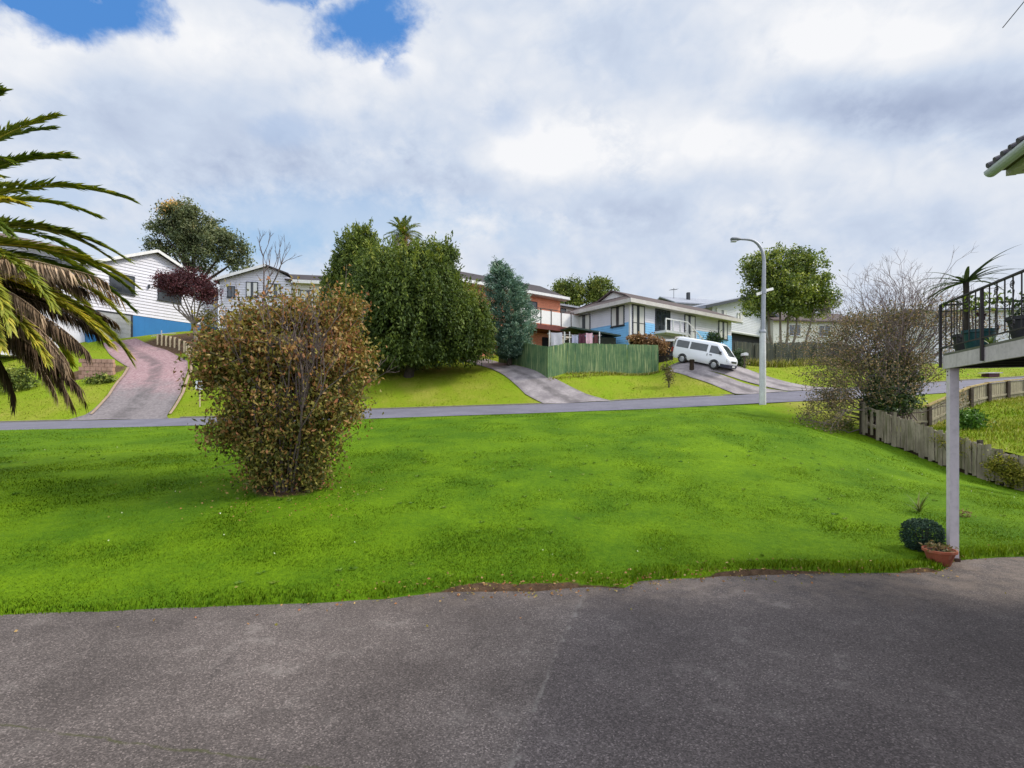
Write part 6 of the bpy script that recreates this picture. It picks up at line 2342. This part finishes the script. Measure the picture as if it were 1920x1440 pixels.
# ------------------------------------------------------------------ own house: deck, railing and eave at right
P0 = np.array([6.13, 7.25, 0.0])
DROT = math.atan2(-0.947, -0.322)
own = thing('deck_house', 'house corner at right with raised grey deck, black railing and tiled eave', 'house', P0, DROT)
GREYW = surf('weathered_white_timber', (0.64, 0.58, 0.57, 1), (0.52, 0.47, 0.465, 1), rough=0.8, scale=2.5, streak=(0.42, 0.38, 0.37, 1), bump=0.15)
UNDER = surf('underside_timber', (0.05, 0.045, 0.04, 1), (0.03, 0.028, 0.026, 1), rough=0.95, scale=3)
BLKIRON = surf('black_iron', (0.022, 0.018, 0.022, 1), (0.04, 0.03, 0.032, 1), rough=0.5, scale=6, spec=0.5)
DZ0, DZ1 = 2.69, 2.875
mb = MB()
mb.box(0.01, 0.115, 0.012, 0.117, -0.05, DZ0 - 0.001)
mb.build('post', surf('post_paint', (0.70, 0.63, 0.65, 1), (0.60, 0.54, 0.56, 1), rough=0.7, scale=1.5, streak=(0.50, 0.45, 0.46, 1)), own)
mb = MB()
mb.box(-0.002, 0.127, -0.0, 0.129, -0.02, 0.05)
for z_ in (0.11, DZ0 - 0.10, DZ0 - 0.05):
    mb.box(0.045, 0.062, 0.005, 0.0118, z_, z_ + 0.017)
mb.build('fixings', surf('rusty_steel', lin(128, 96, 78, 0.7), lin(86, 66, 58, 0.7), rough=0.8, scale=14), own)
mb = MB()
mb.box(-0.0, 6.5, -0.02, 0.025, DZ0, DZ1)
mb.box(-0.02, -0.001, -0.02, 2.2, DZ0, DZ1)
mb.build('fascia', GREYW, own)
mb = MB()
for i in range(15):
    x0 = 0.01 + i * 0.434
    mb.box(x0, x0 + 0.05, 0.03, 2.2, DZ0 + 0.01, DZ1 - 0.03)
mb.box(0.01, 6.5, 1.0, 1.09, DZ0 - 0.14, DZ0 + 0.008)
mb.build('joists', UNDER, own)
mb = MB()
for i in range(16):
    y0 = 0.0 + i * 0.138
    mb.box(0.0, 6.5, y0 - 0.02, y0 + 0.112, DZ1 + 0.002, DZ1 + 0.03)
mb.build('decking', surf('mossy_decking', (0.20, 0.19, 0.16, 1), (0.12, 0.13, 0.08, 1), rough=0.9, scale=3), own)

RT = 3.60
DT = DZ1 + 0.03
mb = MB()
mb.bar((-0.03, -0.04, RT), (6.5, -0.04, RT), 0.04, 0.02)
mb.bar((-0.03, -0.04, DT + 0.085), (6.5, -0.04, DT + 0.085), 0.025, 0.014)
mb.bar((-0.03, -0.04, RT), (-0.03, 2.2, RT), 0.04, 0.02)
mb.bar((-0.03, -0.04, RT - 0.09), (-0.03, 2.2, RT - 0.09), 0.016, 0.012)
mb.bar((-0.03, -0.04, DT + 0.085), (-0.03, 2.2, DT + 0.085), 0.025, 0.014)
rail = mb.build('railing', BLKIRON, own)
for x in (-0.03, 1.05, 2.10, 3.15, 4.2, 5.25, 6.3):
    mb = MB()
    mb.box(x - 0.015, x + 0.015, -0.056, -0.026, DZ0 + 0.02, RT - 0.011)
    mb.build('post', BLKIRON, rail)
mb = MB()
mb.box(-0.049, -0.011, 1.1, 1.138, DZ1 + 0.02, RT - 0.011)
mb.build('post', BLKIRON, rail)
mb = MB()
i = 0
x = 0.13
while x < 6.4:
    if all(abs(x - q) > 0.05 for q in (1.05, 2.10, 3.15, 4.2, 5.25, 6.3)):
        mb.box(x - 0.0055, x + 0.0055, -0.0455, -0.0345, DT + 0.09, RT - 0.012)
    x += 0.155
y = 0.12
while y < 2.1:
    mb.box(-0.0345, -0.0255, y - 0.0045, y + 0.0045, DT + 0.09, RT - 0.012)
    y += 0.155
mb.build('balusters', BLKIRON, rail)


def scroll(mb, x, z0, z1, sg=1):
    """an S-scroll of flat iron between two balusters"""
    pts = []
    for q in range(15):
        a = q / 14 * 1.6 * 2 * PI
        r = 0.006 + 0.040 * q / 14
        pts.append((x + sg * (-0.0 + r * math.cos(a)), -0.04, z1 - 0.06 + r * math.sin(a)))
    for t in np.linspace(0.1, 0.9, 7):
        pts.append((x + sg * 0.03 * math.cos(t * PI), -0.04, z1 - 0.10 - (z1 - z0 - 0.2) * t))
    for q in range(15):
        a = PI + (1 - q / 14) * 1.6 * 2 * PI
        r = 0.006 + 0.040 * (1 - q / 14)
        pts.append((x + sg * (r * math.cos(a)), -0.04, z0 + 0.06 + r * math.sin(a)))
    mb.tube(pts, 0.0055, 5)


mb = MB()
for x in (0.52, 1.36, 1.67, 2.6, 3.6, 4.6):
    scroll(mb, x, DT + 0.10, RT - 0.03)
mb.build('scrolls', BLKIRON, rail)

# house body (out of frame to the right) and the tiled eave above the deck
mb = MB()
mb.box(0.9, 7.0, 2.26, 7.3, -0.1, 5.1)
clad(mb, 'x', [(0.9, 0.0), (7.0, 0.0), (7.0, 5.1), (0.9, 5.1)], off=2.24)
mb.build('wall', WHITE_B, own)
EX, EY, EZ2 = 0.80, 0.10, 5.05
sl = math.tan(math.radians(20))
SOFF = surf('olive_soffit', lin(122, 118, 74, 0.7), lin(92, 92, 56, 0.7), rough=0.8, scale=2)
mb = MB()
mb.box(EX + 0.02, 7.3, EY + 0.07, 2.22, EZ2 + 0.045, EZ2 + 0.06)
mb.build('soffit', SOFF, own)
mb = MB()
mb.box(EX + 0.02, 7.3, EY + 0.20, EY + 0.30, EZ2 - 0.03, EZ2 + 0.04)
mb.box(EX + 0.04, EX + 0.139, EY + 0.302, 4.2, EZ2 - 0.03, EZ2 + 0.04)
mb.build('trim', surf('cream_trim', (0.62, 0.60, 0.52, 1), (0.52, 0.50, 0.43, 1), rough=0.6), own)
mb = MB()
# gutter: a half-round trough along the eave
k_ = 8
prof = [(EY + 0.06 - 0.075 * math.cos(PI * q / k_), EZ2 + 0.06 - 0.075 * math.sin(PI * q / k_)) for q in range(k_ + 1)]
vs = [(xx, yq_, zq) for xx in (EX, 7.3) for yq_, zq in prof]
mb.add(vs, [(q, q + 1, k_ + 2 + q, k_ + 1 + q) for q in range(k_)] + [tuple(range(k_ + 1))])
mb.build('gutter', surf('grey_gutter', (0.60, 0.64, 0.66, 1), (0.50, 0.54, 0.56, 1), rough=0.4, scale=3), own)
mb = MB()
YR = 4.2
for sgn_ in (0, 1):
    y0, y1 = (EY + 0.03, YR) if sgn_ == 0 else (YR, 2 * YR - EY)
    z0, z1 = (EZ2 + 0.09, EZ2 + 0.09 + sl * (YR - EY)) if sgn_ == 0 else (EZ2 + 0.09 + sl * (YR - EY) + 0.002, EZ2 + 0.09)
    mb.slab([(EX, y0, z0), (7.3, y0, z0), (7.3, y1, z1), (EX, y1, z1)], 0.05)
mb.add([(EX + 0.05, EY + 0.2, EZ2 + 0.05), (EX + 0.05, 2 * YR - EY, EZ2 + 0.05), (EX + 0.05, YR, EZ2 + sl * (YR - EY))], [(0, 1, 2)])
rf2 = mb.build('roof', surf('concrete_tiles', lin(112, 108, 112, 0.8), lin(84, 82, 88, 0.8), rough=0.85, scale=6, bump=0.4), own)
mb = MB()
x = EX + 0.08
while x < 7.2:
    mb.tube([(x, EY - 0.01, EZ2 + 0.105), (x, EY + 0.8, EZ2 + 0.115 + sl * 0.8)], 0.036, 8)
    x += 0.155
mb.build('tile_ends', bpy.data.materials['concrete_tiles'], rf2)
mb = MB()
mb.tube([(1.75, 0.62, EZ2 + 0.25), (1.75, 0.62, 7.46)], 0.02, 8)


def own_local(w):
    d = np.array(w) - P0
    c, s = math.cos(-DROT), math.sin(-DROT)
    return (c * d[0] - s * d[1], s * d[0] + c * d[1], d[2])


tipp = own_local(at(1880, 52, 6.8))
nxt = own_local(at(1926, -4, 6.42))
dv = np.array(nxt) - np.array(tipp)
mb.tube([tipp, np.array(tipp) + dv * 2.6], 0.006, 6)
mb.tube([np.array(tipp) + dv * 2.6, (1.75, 0.62, 7.4)], 0.012, 6)
mb.build('aerial', FRAME_D, own)

# plants and pots on the deck


def own_world(x, y, z):
    c, s = math.cos(DROT), math.sin(DROT)
    return np.array([P0[0] + c * x - s * y, P0[1] + s * x + c * y, z])


def pot(name, label, x, y, z, r0, r1, hh, mat, n=22, world_pos=None):
    w = own_world(x, y, z) if world_pos is None else np.array(world_pos)
    root = thing(name, label, 'plant pot', w)
    mb = MB()
    mb.lathe([(r0, 0.0), (r0 + (r1 - r0) * 0.82, hh * 0.82), (r1 * 1.0, hh * 0.83), (r1 * 1.06, hh * 0.85), (r1 * 1.06, hh), (r1 * 0.95, hh), (r1 * 0.92, hh * 0.9)], n)
    mb.build('pot', mat, root, smooth=True)
    mb = MB()
    mb.lathe([(r1 * 0.90, hh * 0.88), (r1 * 0.5, hh * 0.93), (0.01, hh * 0.95)], n)
    mb.build('soil', surf('potting_soil', (0.04, 0.028, 0.02, 1), (0.07, 0.05, 0.035, 1), rough=1.0, scale=12), root)
    return root, w


def straps(name, n, L, W, el0, el1, droop, mat, parent, base, tone=0.4, keel=0.25, az0=0.0, jag=False):
    """a rosette of strap-like arching leaves as one mesh"""
    V, Fq, T = [], [], []
    m = 9
    for i in range(n):
        az = az0 + i * ga + rng.normal(0, 0.15)
        th = rng.uniform(el0, el1)
        l = L * rng.uniform(0.75, 1.1)
        p = np.zeros(3)
        s_ = np.array([-math.sin(az), math.cos(az), 0])
        b0 = len(V)
        tt = np.clip(tone + rng.normal(0, 0.15), 0, 1)
        dr = droop * rng.uniform(0.7, 1.25)
        for q in range(m + 1):
            f = q / m
            a = th - dr * f ** 1.3
            d = np.array([math.cos(a) * math.cos(az), math.cos(a) * math.sin(az), math.sin(a)])
            u_ = np.cross(s_, d)
            w = W * (1 - f ** 2.2) * (0.75 + 0.5 * math.sin(PI * min(1, f * 1.6)) * 0.5) + 0.001
            V += [p - s_ * w + u_ * w * keel * -1, p.copy(), p + s_ * w + u_ * w * keel * -1]
            T += [tt, max(0, tt - 0.12), tt]
            p = p + d * l / m
        for q in range(m):
            o = b0 + q * 3
            Fq += [(o, o + 1, o + 4, o + 3), (o + 1, o + 2, o + 5, o + 4)]
    return mesh_arrays(name, np.array(V) + np.asarray(base), np.array(Fq), mat, parent, parent.location, np.array(T))


ALOE = foliage('aloe_leaf', [(0.0, (0.022, 0.038, 0.022)), (0.5, (0.060, 0.085, 0.040)), (1.0, (0.14, 0.16, 0.06))], trans=0.08, rough=0.4, spec=0.4)
BLACKPOT = surf('black_pot', (0.020, 0.020, 0.026, 1), (0.035, 0.034, 0.04, 1), rough=0.5, scale=4)
TEALPOT = surf('teal_pot', lin(34, 92, 98, 0.75), lin(20, 62, 70, 0.75), rough=0.35, scale=4)
pt_, w = pot('plant_pot', 'black pot at the deck corner holding the tall aloe', 0.17, 0.17, DT, 0.11, 0.145, 0.24, BLACKPOT)
al = thing('aloe', 'tall aloe with a rosette of arching leaves on a bare stem at the deck corner', 'plant', w + [0, 0, 0.23])
zt_ = at(0, 528, w[1])[2]
mb = MB()
mb.tube([w + [0, 0, 0.22], [w[0] + 0.01, w[1], (w[2] + zt_) / 2], [w[0], w[1], zt_]], [0.035, 0.03, 0.035], 9)
mb.build('stem', surf('aloe_stem', lin(92, 84, 74, 0.7), lin(60, 54, 48, 0.7), rough=0.9, scale=8), al, al.location, smooth=True)
straps('leaves', 24, 0.66, 0.028, math.radians(2), math.radians(52), math.radians(58), ALOE, al, [w[0], w[1], zt_ - 0.02], 0.42)
pt2, w2 = pot('plant_pot', 'wide teal pot beside the black pot on the deck', 0.44, 0.20, DT, 0.14, 0.175, 0.26, TEALPOT)
tp = thing('pot_plant', 'small light-green plant growing in the teal pot', 'plant', w2 + [0, 0, 0.25])
mb = MB()
for dx, dy, hh in ((0.0, 0.0, 0.36), (0.06, 0.03, 0.28), (-0.06, 0.02, 0.3)):
    mb.tube([w2 + [dx, dy, 0.24], w2 + [dx * 1.4, dy, 0.24 + hh]], [0.010, 0.006], 6)
mb.build('stems', TWIG, tp, tp.location)
P = w2 + np.array([0, 0, 0.62]) + rng.normal(size=(150, 3)) * np.array([0.12, 0.10, 0.06])
V, Fc, Tt = leaf_quads(P, 0.075, 0.035, None, np.clip(rng.normal(0.85, 0.15, 150), 0, 1), curl=0.1)
mesh_arrays('leaves', V, Fc, DARKL, tp, tp.location, Tt)
P = w2 + np.array([0.05, 0, 0.42]) + rng.normal(size=(26, 3)) * np.array([0.03, 0.03, 0.04])
V, Fc, Tt = leaf_quads(P, 0.07, 0.05, None, rng.uniform(0, 0.3, 26))
mesh_arrays('flower_head', V, Fc, PURPLE, tp, tp.location, Tt)
pt3, w3 = pot('plant_pot', 'black tapered pot at the right edge of the deck', 1.29, 0.24, DT, 0.09, 0.145, 0.29, BLACKPOT)
tw = thing('pot_plant', 'small leafy plant in the tapered black pot at the right edge', 'plant', w3 + [0, 0, 0.26])
P = w3 + np.array([0, 0, 0.42]) + rng.normal(size=(160, 3)) * np.array([0.09, 0.09, 0.08])
V, Fc, Tt = leaf_quads(P, 0.06, 0.03, None, rng.uniform(0.2, 0.9, 160))
mesh_arrays('leaves', V, Fc, DARKL, tw, tw.location, Tt)
w4 = own_world(0.98, 0.08, DT)
sc_ = thing('spiky_plant', 'small yellow-green spiky plant on the deck edge beside the railing post', 'plant', w4)
straps('leaves', 12, 0.20, 0.012, math.radians(35), math.radians(80), math.radians(40), DARKL, sc_, w4, 0.85)
w5 = own_world(1.13, 0.42, DT)
tray = thing('planter_tray', 'pale planter tray with small leaves on the deck', 'planter', w5, DROT)
mb = MB()
mb.box(-0.20, 0.20, -0.09, 0.09, 0.0, 0.09)
mb.build('tray', TRIMW, tray)
P = rng.normal(size=(160, 3)) * np.array([0.13, 0.05, 0.03]) + [0, 0, 0.11]
V, Fc, Tt = leaf_quads(P, 0.05, 0.03, None, rng.uniform(0.3, 1.0, 160))
mesh_arrays('leaves', V, Fc, DARKL, tray, None, Tt)

# ------------------------------------------------------------------ foot of the deck post
q = np.array([6.06, 7.12, 0.0])
TERRA = surf('terracotta', lin(190, 104, 72, 0.72), lin(150, 80, 58, 0.72), rough=0.85, scale=4, streak=lin(200, 150, 122, 0.72))
pt4, w6 = pot('plant_pot', 'terracotta bowl at the foot of the deck post', 0, 0, 0, 0.115, 0.185, 0.215, TERRA, world_pos=(5.83, 6.98, 0.0))
fr = thing('pot_plant', 'low brownish plant in the terracotta bowl', 'plant', w6 + [0, 0, 0.19])
P = w6 + np.array([0, 0, 0.235]) + rng.normal(size=(150, 3)) * np.array([0.07, 0.07, 0.03])
V, Fc, Tt = leaf_quads(P, 0.06, 0.03, None, rng.uniform(0.2, 0.8, 150))
mesh_arrays('leaves', V, Fc, BROWNL, fr, fr.location, Tt)
bx = np.array([5.98, 7.46, 0.0])
bx[2] = hz(bx[0], bx[1])
bxr = thing('clipped_shrub', 'low clipped dark green shrub behind the terracotta bowl', 'shrub', bx)
P = []
while len(P) < 5200:
    c = rng.uniform(-1, 1, 3)
    if (abs(c) ** 3.2).sum() < 1 and (abs(c) ** 3.2).sum() > 0.35:
        P.append(c)
P = np.array(P) * np.array([0.25, 0.23, 0.235]) * (1 + 0.08 * np.sin(np.array(P) * 5 + 1)) + bx + np.array([0.0, 0, 0.225])
BOX = foliage('box_leaf', [(0.0, (0.010, 0.022, 0.016)), (0.5, (0.028, 0.052, 0.034)), (1.0, (0.075, 0.115, 0.065))], trans=0.1, rough=0.7, spec=0.1)
V, Fc, Tt = leaf_quads(P, 0.032, 0.019, None, np.clip(0.35 + 0.9 * (P[:, 2] - bx[2] - 0.25) + rng.normal(0, 0.2, len(P)), 0, 1))
mesh_arrays('leaves', V, Fc, BOX, bxr, bx, Tt)
mb = MB()
for dx, dy in ((0, 0), (0.1, 0.05), (-0.1, 0.03), (0.03, -0.08)):
    mb.tube([bx + [dx * 0.3, dy * 0.3, -0.05], bx + [dx, dy, 0.36]], [0.016, 0.008], 6)
mb.build('stems', BARK, bxr, bx)
fq = at(1724, 968, 9.7)
fq[2] = hz(fq[0], fq[1])
fx_p = thing('flax_plant', 'small spiky plant with one pale upright leaf on the lawn near the post', 'plant', fq)
STRAP = foliage('flax_leaf', [(0.0, (0.02, 0.03, 0.01)), (0.5, (0.07, 0.09, 0.02)), (0.8, (0.16, 0.16, 0.04)), (1.0, (0.75, 0.78, 0.42))], trans=0.2)
straps('leaves', 16, 0.40, 0.013, math.radians(25), math.radians(75), math.radians(35), STRAP, fx_p, fq, 0.42)
straps('new_leaf', 1, 0.42, 0.022, math.radians(86), math.radians(88), math.radians(3), STRAP, fx_p, fq + [-0.02, 0, 0.02], 0.99)
straps('dry_leaf', 1, 0.32, 0.02, math.radians(30), math.radians(32), math.radians(20), STRAP, fx_p, fq, 0.99, az0=PI)
rq = at(1806, 975, 9.5)
rq[2] = hz(rq[0], rq[1])
rp_ = thing('seedling', 'small rusty seedling on the lawn just right of the deck post', 'plant', rq)
P = rq + np.array([0, 0, 0.06]) + rng.normal(size=(110, 3)) * np.array([0.07, 0.06, 0.04])
V, Fc, Tt = leaf_quads(P, 0.05, 0.025, None, rng.uniform(0.4, 1.0, 110))
mesh_arrays('leaves', V, Fc, BROWNL, rp_, rq, Tt)

# plants on the neighbour's side
nq = at(1815, 800, 18.5)
nq[2] = hz2(nq[0], nq[1])
tree('leafy_bush', 'bright green bush on the raised lawn in front of the newer fence', 'bush', nq, [(nq + [0.05, 0, 0.38], (0.48, 0.4, 0.42), 1), (nq + [-0.3, -0.3, 0.25], (0.4, 0.35, 0.3), 0.8)], 90, 24, 0.11, (0.11, 0.06),
     foliage('bright_leaf', [(0.0, (0.015, 0.04, 0.006)), (0.5, (0.05, 0.12, 0.012)), (1.0, (0.14, 0.24, 0.03))], 0.25), 0.03, lo=0.2, nl=5)
WEED = foliage('yellow_weed', [(0.0, (0.06, 0.07, 0.01)), (0.5, (0.18, 0.18, 0.02)), (1.0, (0.36, 0.28, 0.05))], 0.25)
wq = np.array([FENCE_X - 0.12, 14.55, hz(FENCE_X - 0.12, 14.55)])
tree('climbing_weed', 'yellow-green weed climbing the near end of the old paling fence', 'climbing plant', wq, [(wq + [0, 0, 0.5], (0.13, 0.5, 0.5), 2), (wq + [0, -0.5, 0.3], (0.13, 0.4, 0.35), 1.5)], 110, 20, 0.08, (0.07, 0.04), WEED, 0.02, lo=0.1, nl=5)
wq = np.array([FENCE_X - 0.05, 16.2, hz(FENCE_X - 0.05, 16.2)])
tree('climbing_weed', 'wispy yellow weed hanging over the middle of the old paling fence', 'climbing plant', wq, [(wq + [0, 0, 0.85], (0.1, 0.8, 0.38), 2)], 46, 16, 0.08, (0.06, 0.03), WEED, 0.02, lo=0.1, nl=5)
wq = np.array([FENCE_X - 0.15, 21.2, hz(FENCE_X - 0.15, 21.2)])
tree('leafy_bush', 'low weeds at the street end of the old paling fence', 'bush', wq, [(wq + [-0.1, 0, 0.12], (0.3, 0.5, 0.2), 1)], 46, 20, 0.09, (0.09, 0.05), HEDGE, 0.02, lo=0.1, nl=4)

# ------------------------------------------------------------------ grass blades
BLADE = foliage('grass_blade', [(0.0, (0.070, 0.155, 0.004)), (0.35, (0.180, 0.302, 0.005)), (0.62, (0.23, 0.285, 0.018)), (0.8, (0.33, 0.32, 0.05)), (1.0, (0.46, 0.39, 0.15))], trans=0.3, rough=0.6, spec=0.15, gain=1.0)


def blades(name, X, Y, Z, H, W, tone, dark=0.07):
    n = len(X)
    az = rng.uniform(0, 2 * PI, n)
    ln = rng.uniform(0.1, 0.6, n) * H
    la = rng.uniform(0, 2 * PI, n)
    s = np.stack([np.cos(az), np.sin(az), np.zeros(n)], 1) * (W / 2)[:, None]
    b = np.stack([X, Y, Z], 1)
    mid = b + np.stack([np.cos(la) * ln * 0.3, np.sin(la) * ln * 0.3, H * 0.55], 1)
    tip = b + np.stack([np.cos(la) * ln, np.sin(la) * ln, H], 1)
    V = np.stack([b - s, b + s, mid + s * 0.8, tip, mid - s * 0.8], 1).reshape(-1, 3)
    Fc = np.arange(n * 5).reshape(n, 5)
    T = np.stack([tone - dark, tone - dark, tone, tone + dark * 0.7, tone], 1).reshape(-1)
    nr_ = np.tile(np.array([[0, 0, 1.0]]), (n * 5, 1))
    nr_[:, :2] += np.repeat(np.stack([np.cos(la), np.sin(la)], 1) * 0.35, 5, 0)
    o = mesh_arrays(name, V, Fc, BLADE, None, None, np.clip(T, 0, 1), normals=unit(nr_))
    tag(o, kind='stuff')
    return o


def scatter(n, y0, y1, power=1.0):
    Y = y0 + (y1 - y0) * rng.random(n) ** power
    X = rng.uniform(-1, 1, n) * (Y * 1.06 + 4.5)
    return X, Y


bx_, by_, bz_, bh_, bw_, bt_ = [], [], [], [], [], []
for n, a, b, hh, ww in ((270000, 4.6, 8.2, 0.030, 0.0075), (200000, 8.2, 13.5, 0.030, 0.012), (140000, 13.5, 27.0, 0.030, 0.022)):
    X, Y = scatter(n, a, b, 1.0)
    e_ = Y - edge_y(X)
    nyv, _ = near_yz(X)
    bare_ = bare(X, Y)
    ok = (e_ > 0.0 + 0.03 * rng.normal(size=n)) & (Y < nyv + 0.05) & (~((X > FENCE_X - 0.1) & (Y > 11))) & (rng.random(n) > bare_ * 1.1)
    thin = fbm(X, Y, 1.1, 61)
    ok &= rng.random(n) < 0.75 + 0.5 * thin
    X, Y, e_ = X[ok], Y[ok], e_[ok]
    m_ = len(X)
    lip = np.clip(1.15 - e_ / 0.40, 0, 1) * (0.3 + 0.7 * np.clip((X - 1.2) / 1.0, 0, 1)) * np.clip((fbm(X, Y, 1.2, 71) - 0.30) * 5, 0, 1)
    Hh = hh * rng.uniform(0.55, 1.25, m_) * (0.7 + 0.7 * fbm(X, Y, 0.9, 81)) * (1 + 2.4 * lip)
    bx_.append(X); by_.append(Y); bz_.append(h(X, Y) * np.clip((e_ + 0.08) / 0.16, 0, 1) - 0.015); bh_.append(Hh); bw_.append(ww * rng.uniform(0.7, 1.3, m_))
    bt_.append(np.clip(yellowness(X, Y) + 0.10 + 0.26 * (fbm(X, Y, 0.7, 91) - 0.5) + 0.16 * (fbm(X, Y, 3.1, 95) - 0.5) + rng.normal(0, 0.12, m_) + 0.12 * lip * rng.random(m_), 0.02, 1))
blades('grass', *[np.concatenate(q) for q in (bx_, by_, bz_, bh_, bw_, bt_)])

# longer rough grass: beyond the road, below the fences and on the neighbour's lawn
n = 90000
X, Y = scatter(n, 28, 42, 1.3)
fyv, _ = far_yz(X)
ok = (Y > fyv + 0.25) & (X > -45) & (X < 40)
# keep the paved drives clear
for L_, R_ in (([(120, 791, 28.2), (205, 741, 31), (240, 690, 36.5), (192, 646, 42.0)], [(316, 786, 28.5), (338, 735, 31.5), (352, 690, 36), (255, 646, 44.2)]),
               ([(1020, 758.5, 29.9), (940, 715, 34.5), (860, 676, 41)], [(1150, 753, 30.3), (1020, 708, 33.6), (915, 676, 41)]),
               ([(1380, 742, 31.35), (1335, 728, 32.6), (1255, 706, 35.2)], [(1478, 736, 31.9), (1330, 712, 34.0), (1262, 700, 35.9)]),
               ([(1478, 735, 32), (1375, 712, 33.4), (1240, 678, 37)], [(1600, 728, 32.7), (1420, 709, 34.9), (1320, 684, 37.6)])):
    Lp = np.array(sorted([tuple(at(*p)[:2]) for p in L_], key=lambda t: t[1]))
    Rp = np.array(sorted([tuple(at(*p)[:2]) for p in R_], key=lambda t: t[1]))
    xl, xr2 = np.interp(Y, Lp[:, 1], Lp[:, 0]), np.interp(Y, Rp[:, 1], Rp[:, 0])
    ok &= ~((X > np.minimum(xl, xr2) - 0.1) & (X < np.maximum(xl, xr2) + 0.1) & (Y < Lp[-1, 1] + 0.5))
X, Y = X[ok], Y[ok]
ok = (rng.random(len(X)) < 0.4 + 0.9 * fbm(X, Y, 0.8, 101)) & (rng.random(len(X)) > bare(X, Y))
X, Y = X[ok], Y[ok]
m_ = len(X)
blades('grass', X, Y, h(X, Y) - 0.02, 0.05 * rng.uniform(0.5, 1.5, m_), 0.04 * rng.uniform(0.7, 1.3, m_), np.clip(yellowness(X, Y) + rng.normal(0, 0.07, m_), 0.05, 1), 0.03)

n = 60000
X = rng.uniform(14.1, 30, n)
Y = rng.uniform(12.2, 28, n)
ok = in_neighbour(X, Y) & (rng.random(n) < 0.35 + 1.0 * fbm(X, Y, 0.7, 111))
X, Y = X[ok], Y[ok]
m_ = len(X)
blades('grass', X, Y, h2(X, Y) - 0.02, 0.12 * rng.uniform(0.5, 1.5, m_), 0.022 * rng.uniform(0.7, 1.3, m_), np.clip(0.62 + 0.8 * (fbm(X, Y, 0.6, 41) - 0.5) + rng.normal(0, 0.14, m_), 0.05, 1))
# tall dry grass along the foot of the far fences
Xs, Ys = [], []
for a, b, k_ in ((cA, cC, 700), (cB, cC, 700), (dA, dC, 1300)):
    t = rng.random(k_)
    Xs.append(a[0] + (b[0] - a[0]) * t + rng.normal(0, 0.08, k_))
    Ys.append(a[1] + (b[1] - a[1]) * t - 0.14 - np.abs(rng.normal(0, 0.14, k_)))
X, Y = np.concatenate(Xs), np.concatenate(Ys)
m_ = len(X)
blades('long_grass', X, Y, h(X, Y) - 0.02, 0.32 * rng.uniform(0.4, 1.5, m_) * (X > 13).astype(float) * 1.1 + 0.16 * rng.uniform(0.5, 1.5, m_), 0.035 * rng.uniform(0.6, 1.3, m_), np.clip(rng.normal(0.8, 0.15, m_), 0.1, 1))

# fallen leaves and crumbs of soil along the asphalt edge and under the shrub
n = 780
X = np.concatenate([rng.normal(0.2, 1.1, 300), rng.normal(3.9, 1.3, 200), sb[0] + rng.normal(0, 1.1, 250), rng.uniform(-6, 7, 30)])
Y = np.concatenate([edge_y(X[:500]) + rng.normal(0.06, 0.14, 500), sb[1] - 0.3 + rng.normal(0, 0.9, 250), edge_y(X[750:]) - np.abs(rng.normal(0, 0.5, 30))])
e_ = Y - edge_y(X)
Z = np.where(e_ > 0, h(X, Y) * np.clip((e_ + 0.08) / 0.16, 0, 1), 0.0) + np.where(e_ > 0.2, 0.045, 0.016)
V, Fc, Tt = leaf_quads(np.stack([X, Y, Z], 1), 0.038, 0.024, rng.normal(size=(n, 3)) * np.array([1, 1, 0.15]), rng.uniform(0.35, 1, n))
lit = mesh_arrays('leaf_litter', V, Fc, SHRUBM, None, None, Tt)
tag(lit, kind='stuff')
# pale daisies dotted over the lawn
X, Y = scatter(420, 6, 25, 0.9)
nyv, _ = near_yz(X)
ok = (Y > edge_y(X) + 0.4) & (Y < nyv - 0.3) & ~((X > FENCE_X - 0.3) & (Y > 10))
X, Y = X[ok], Y[ok]
ok = fbm(X, Y, 0.35, 131) > 0.5
X, Y = X[ok], Y[ok]
V, Fc, Tt = leaf_quads(np.stack([X, Y, h(X, Y) + 0.055], 1), 0.022, 0.022, rng.normal(size=(len(X), 3)) * np.array([1, 1, 0.2]), rng.uniform(0, 1, len(X)))
fl = mesh_arrays('clover_flowers', V, Fc, foliage('clover_white', [(0, (0.34, 0.38, 0.16)), (1, (0.62, 0.60, 0.48))], 0.2), None, None, Tt)
tag(fl, kind='stuff')

# flat broadleaf weeds and dull clover clumps in the lawn
X, Y = scatter(420, 5.4, 15, 1.0)
nyv, _ = near_yz(X)
ok = (Y > edge_y(X) + 0.25) & (Y < nyv - 0.3) & ~((X > FENCE_X - 0.3) & (Y > 10)) & (fbm(X, Y, 0.5, 141) > 0.48)
X, Y = X[ok], Y[ok]
k_ = 9
P = np.repeat(np.stack([X, Y, h(X, Y) + 0.02], 1), k_, 0)
A = rng.normal(size=(len(P), 3)) * np.array([1, 1, 0.0]) + np.array([0, 0, 0.35])
A = unit(A)
P = P + A * np.array([1, 1, 0.35]) * 0.035
V, Fc, Tt = leaf_quads(P, 0.065, 0.026, A, np.clip(np.repeat(rng.random(len(X)), k_) * 0.7 + rng.normal(0.1, 0.1, len(P)), 0, 1))
wd_ = mesh_arrays('weeds', V, Fc, foliage('weed_leaf', [(0.0, (0.050, 0.120, 0.010)), (0.5, (0.10, 0.17, 0.016)), (1.0, (0.20, 0.24, 0.04))], 0.3, gain=1.3), None, None, Tt)
tag(wd_, kind='stuff')
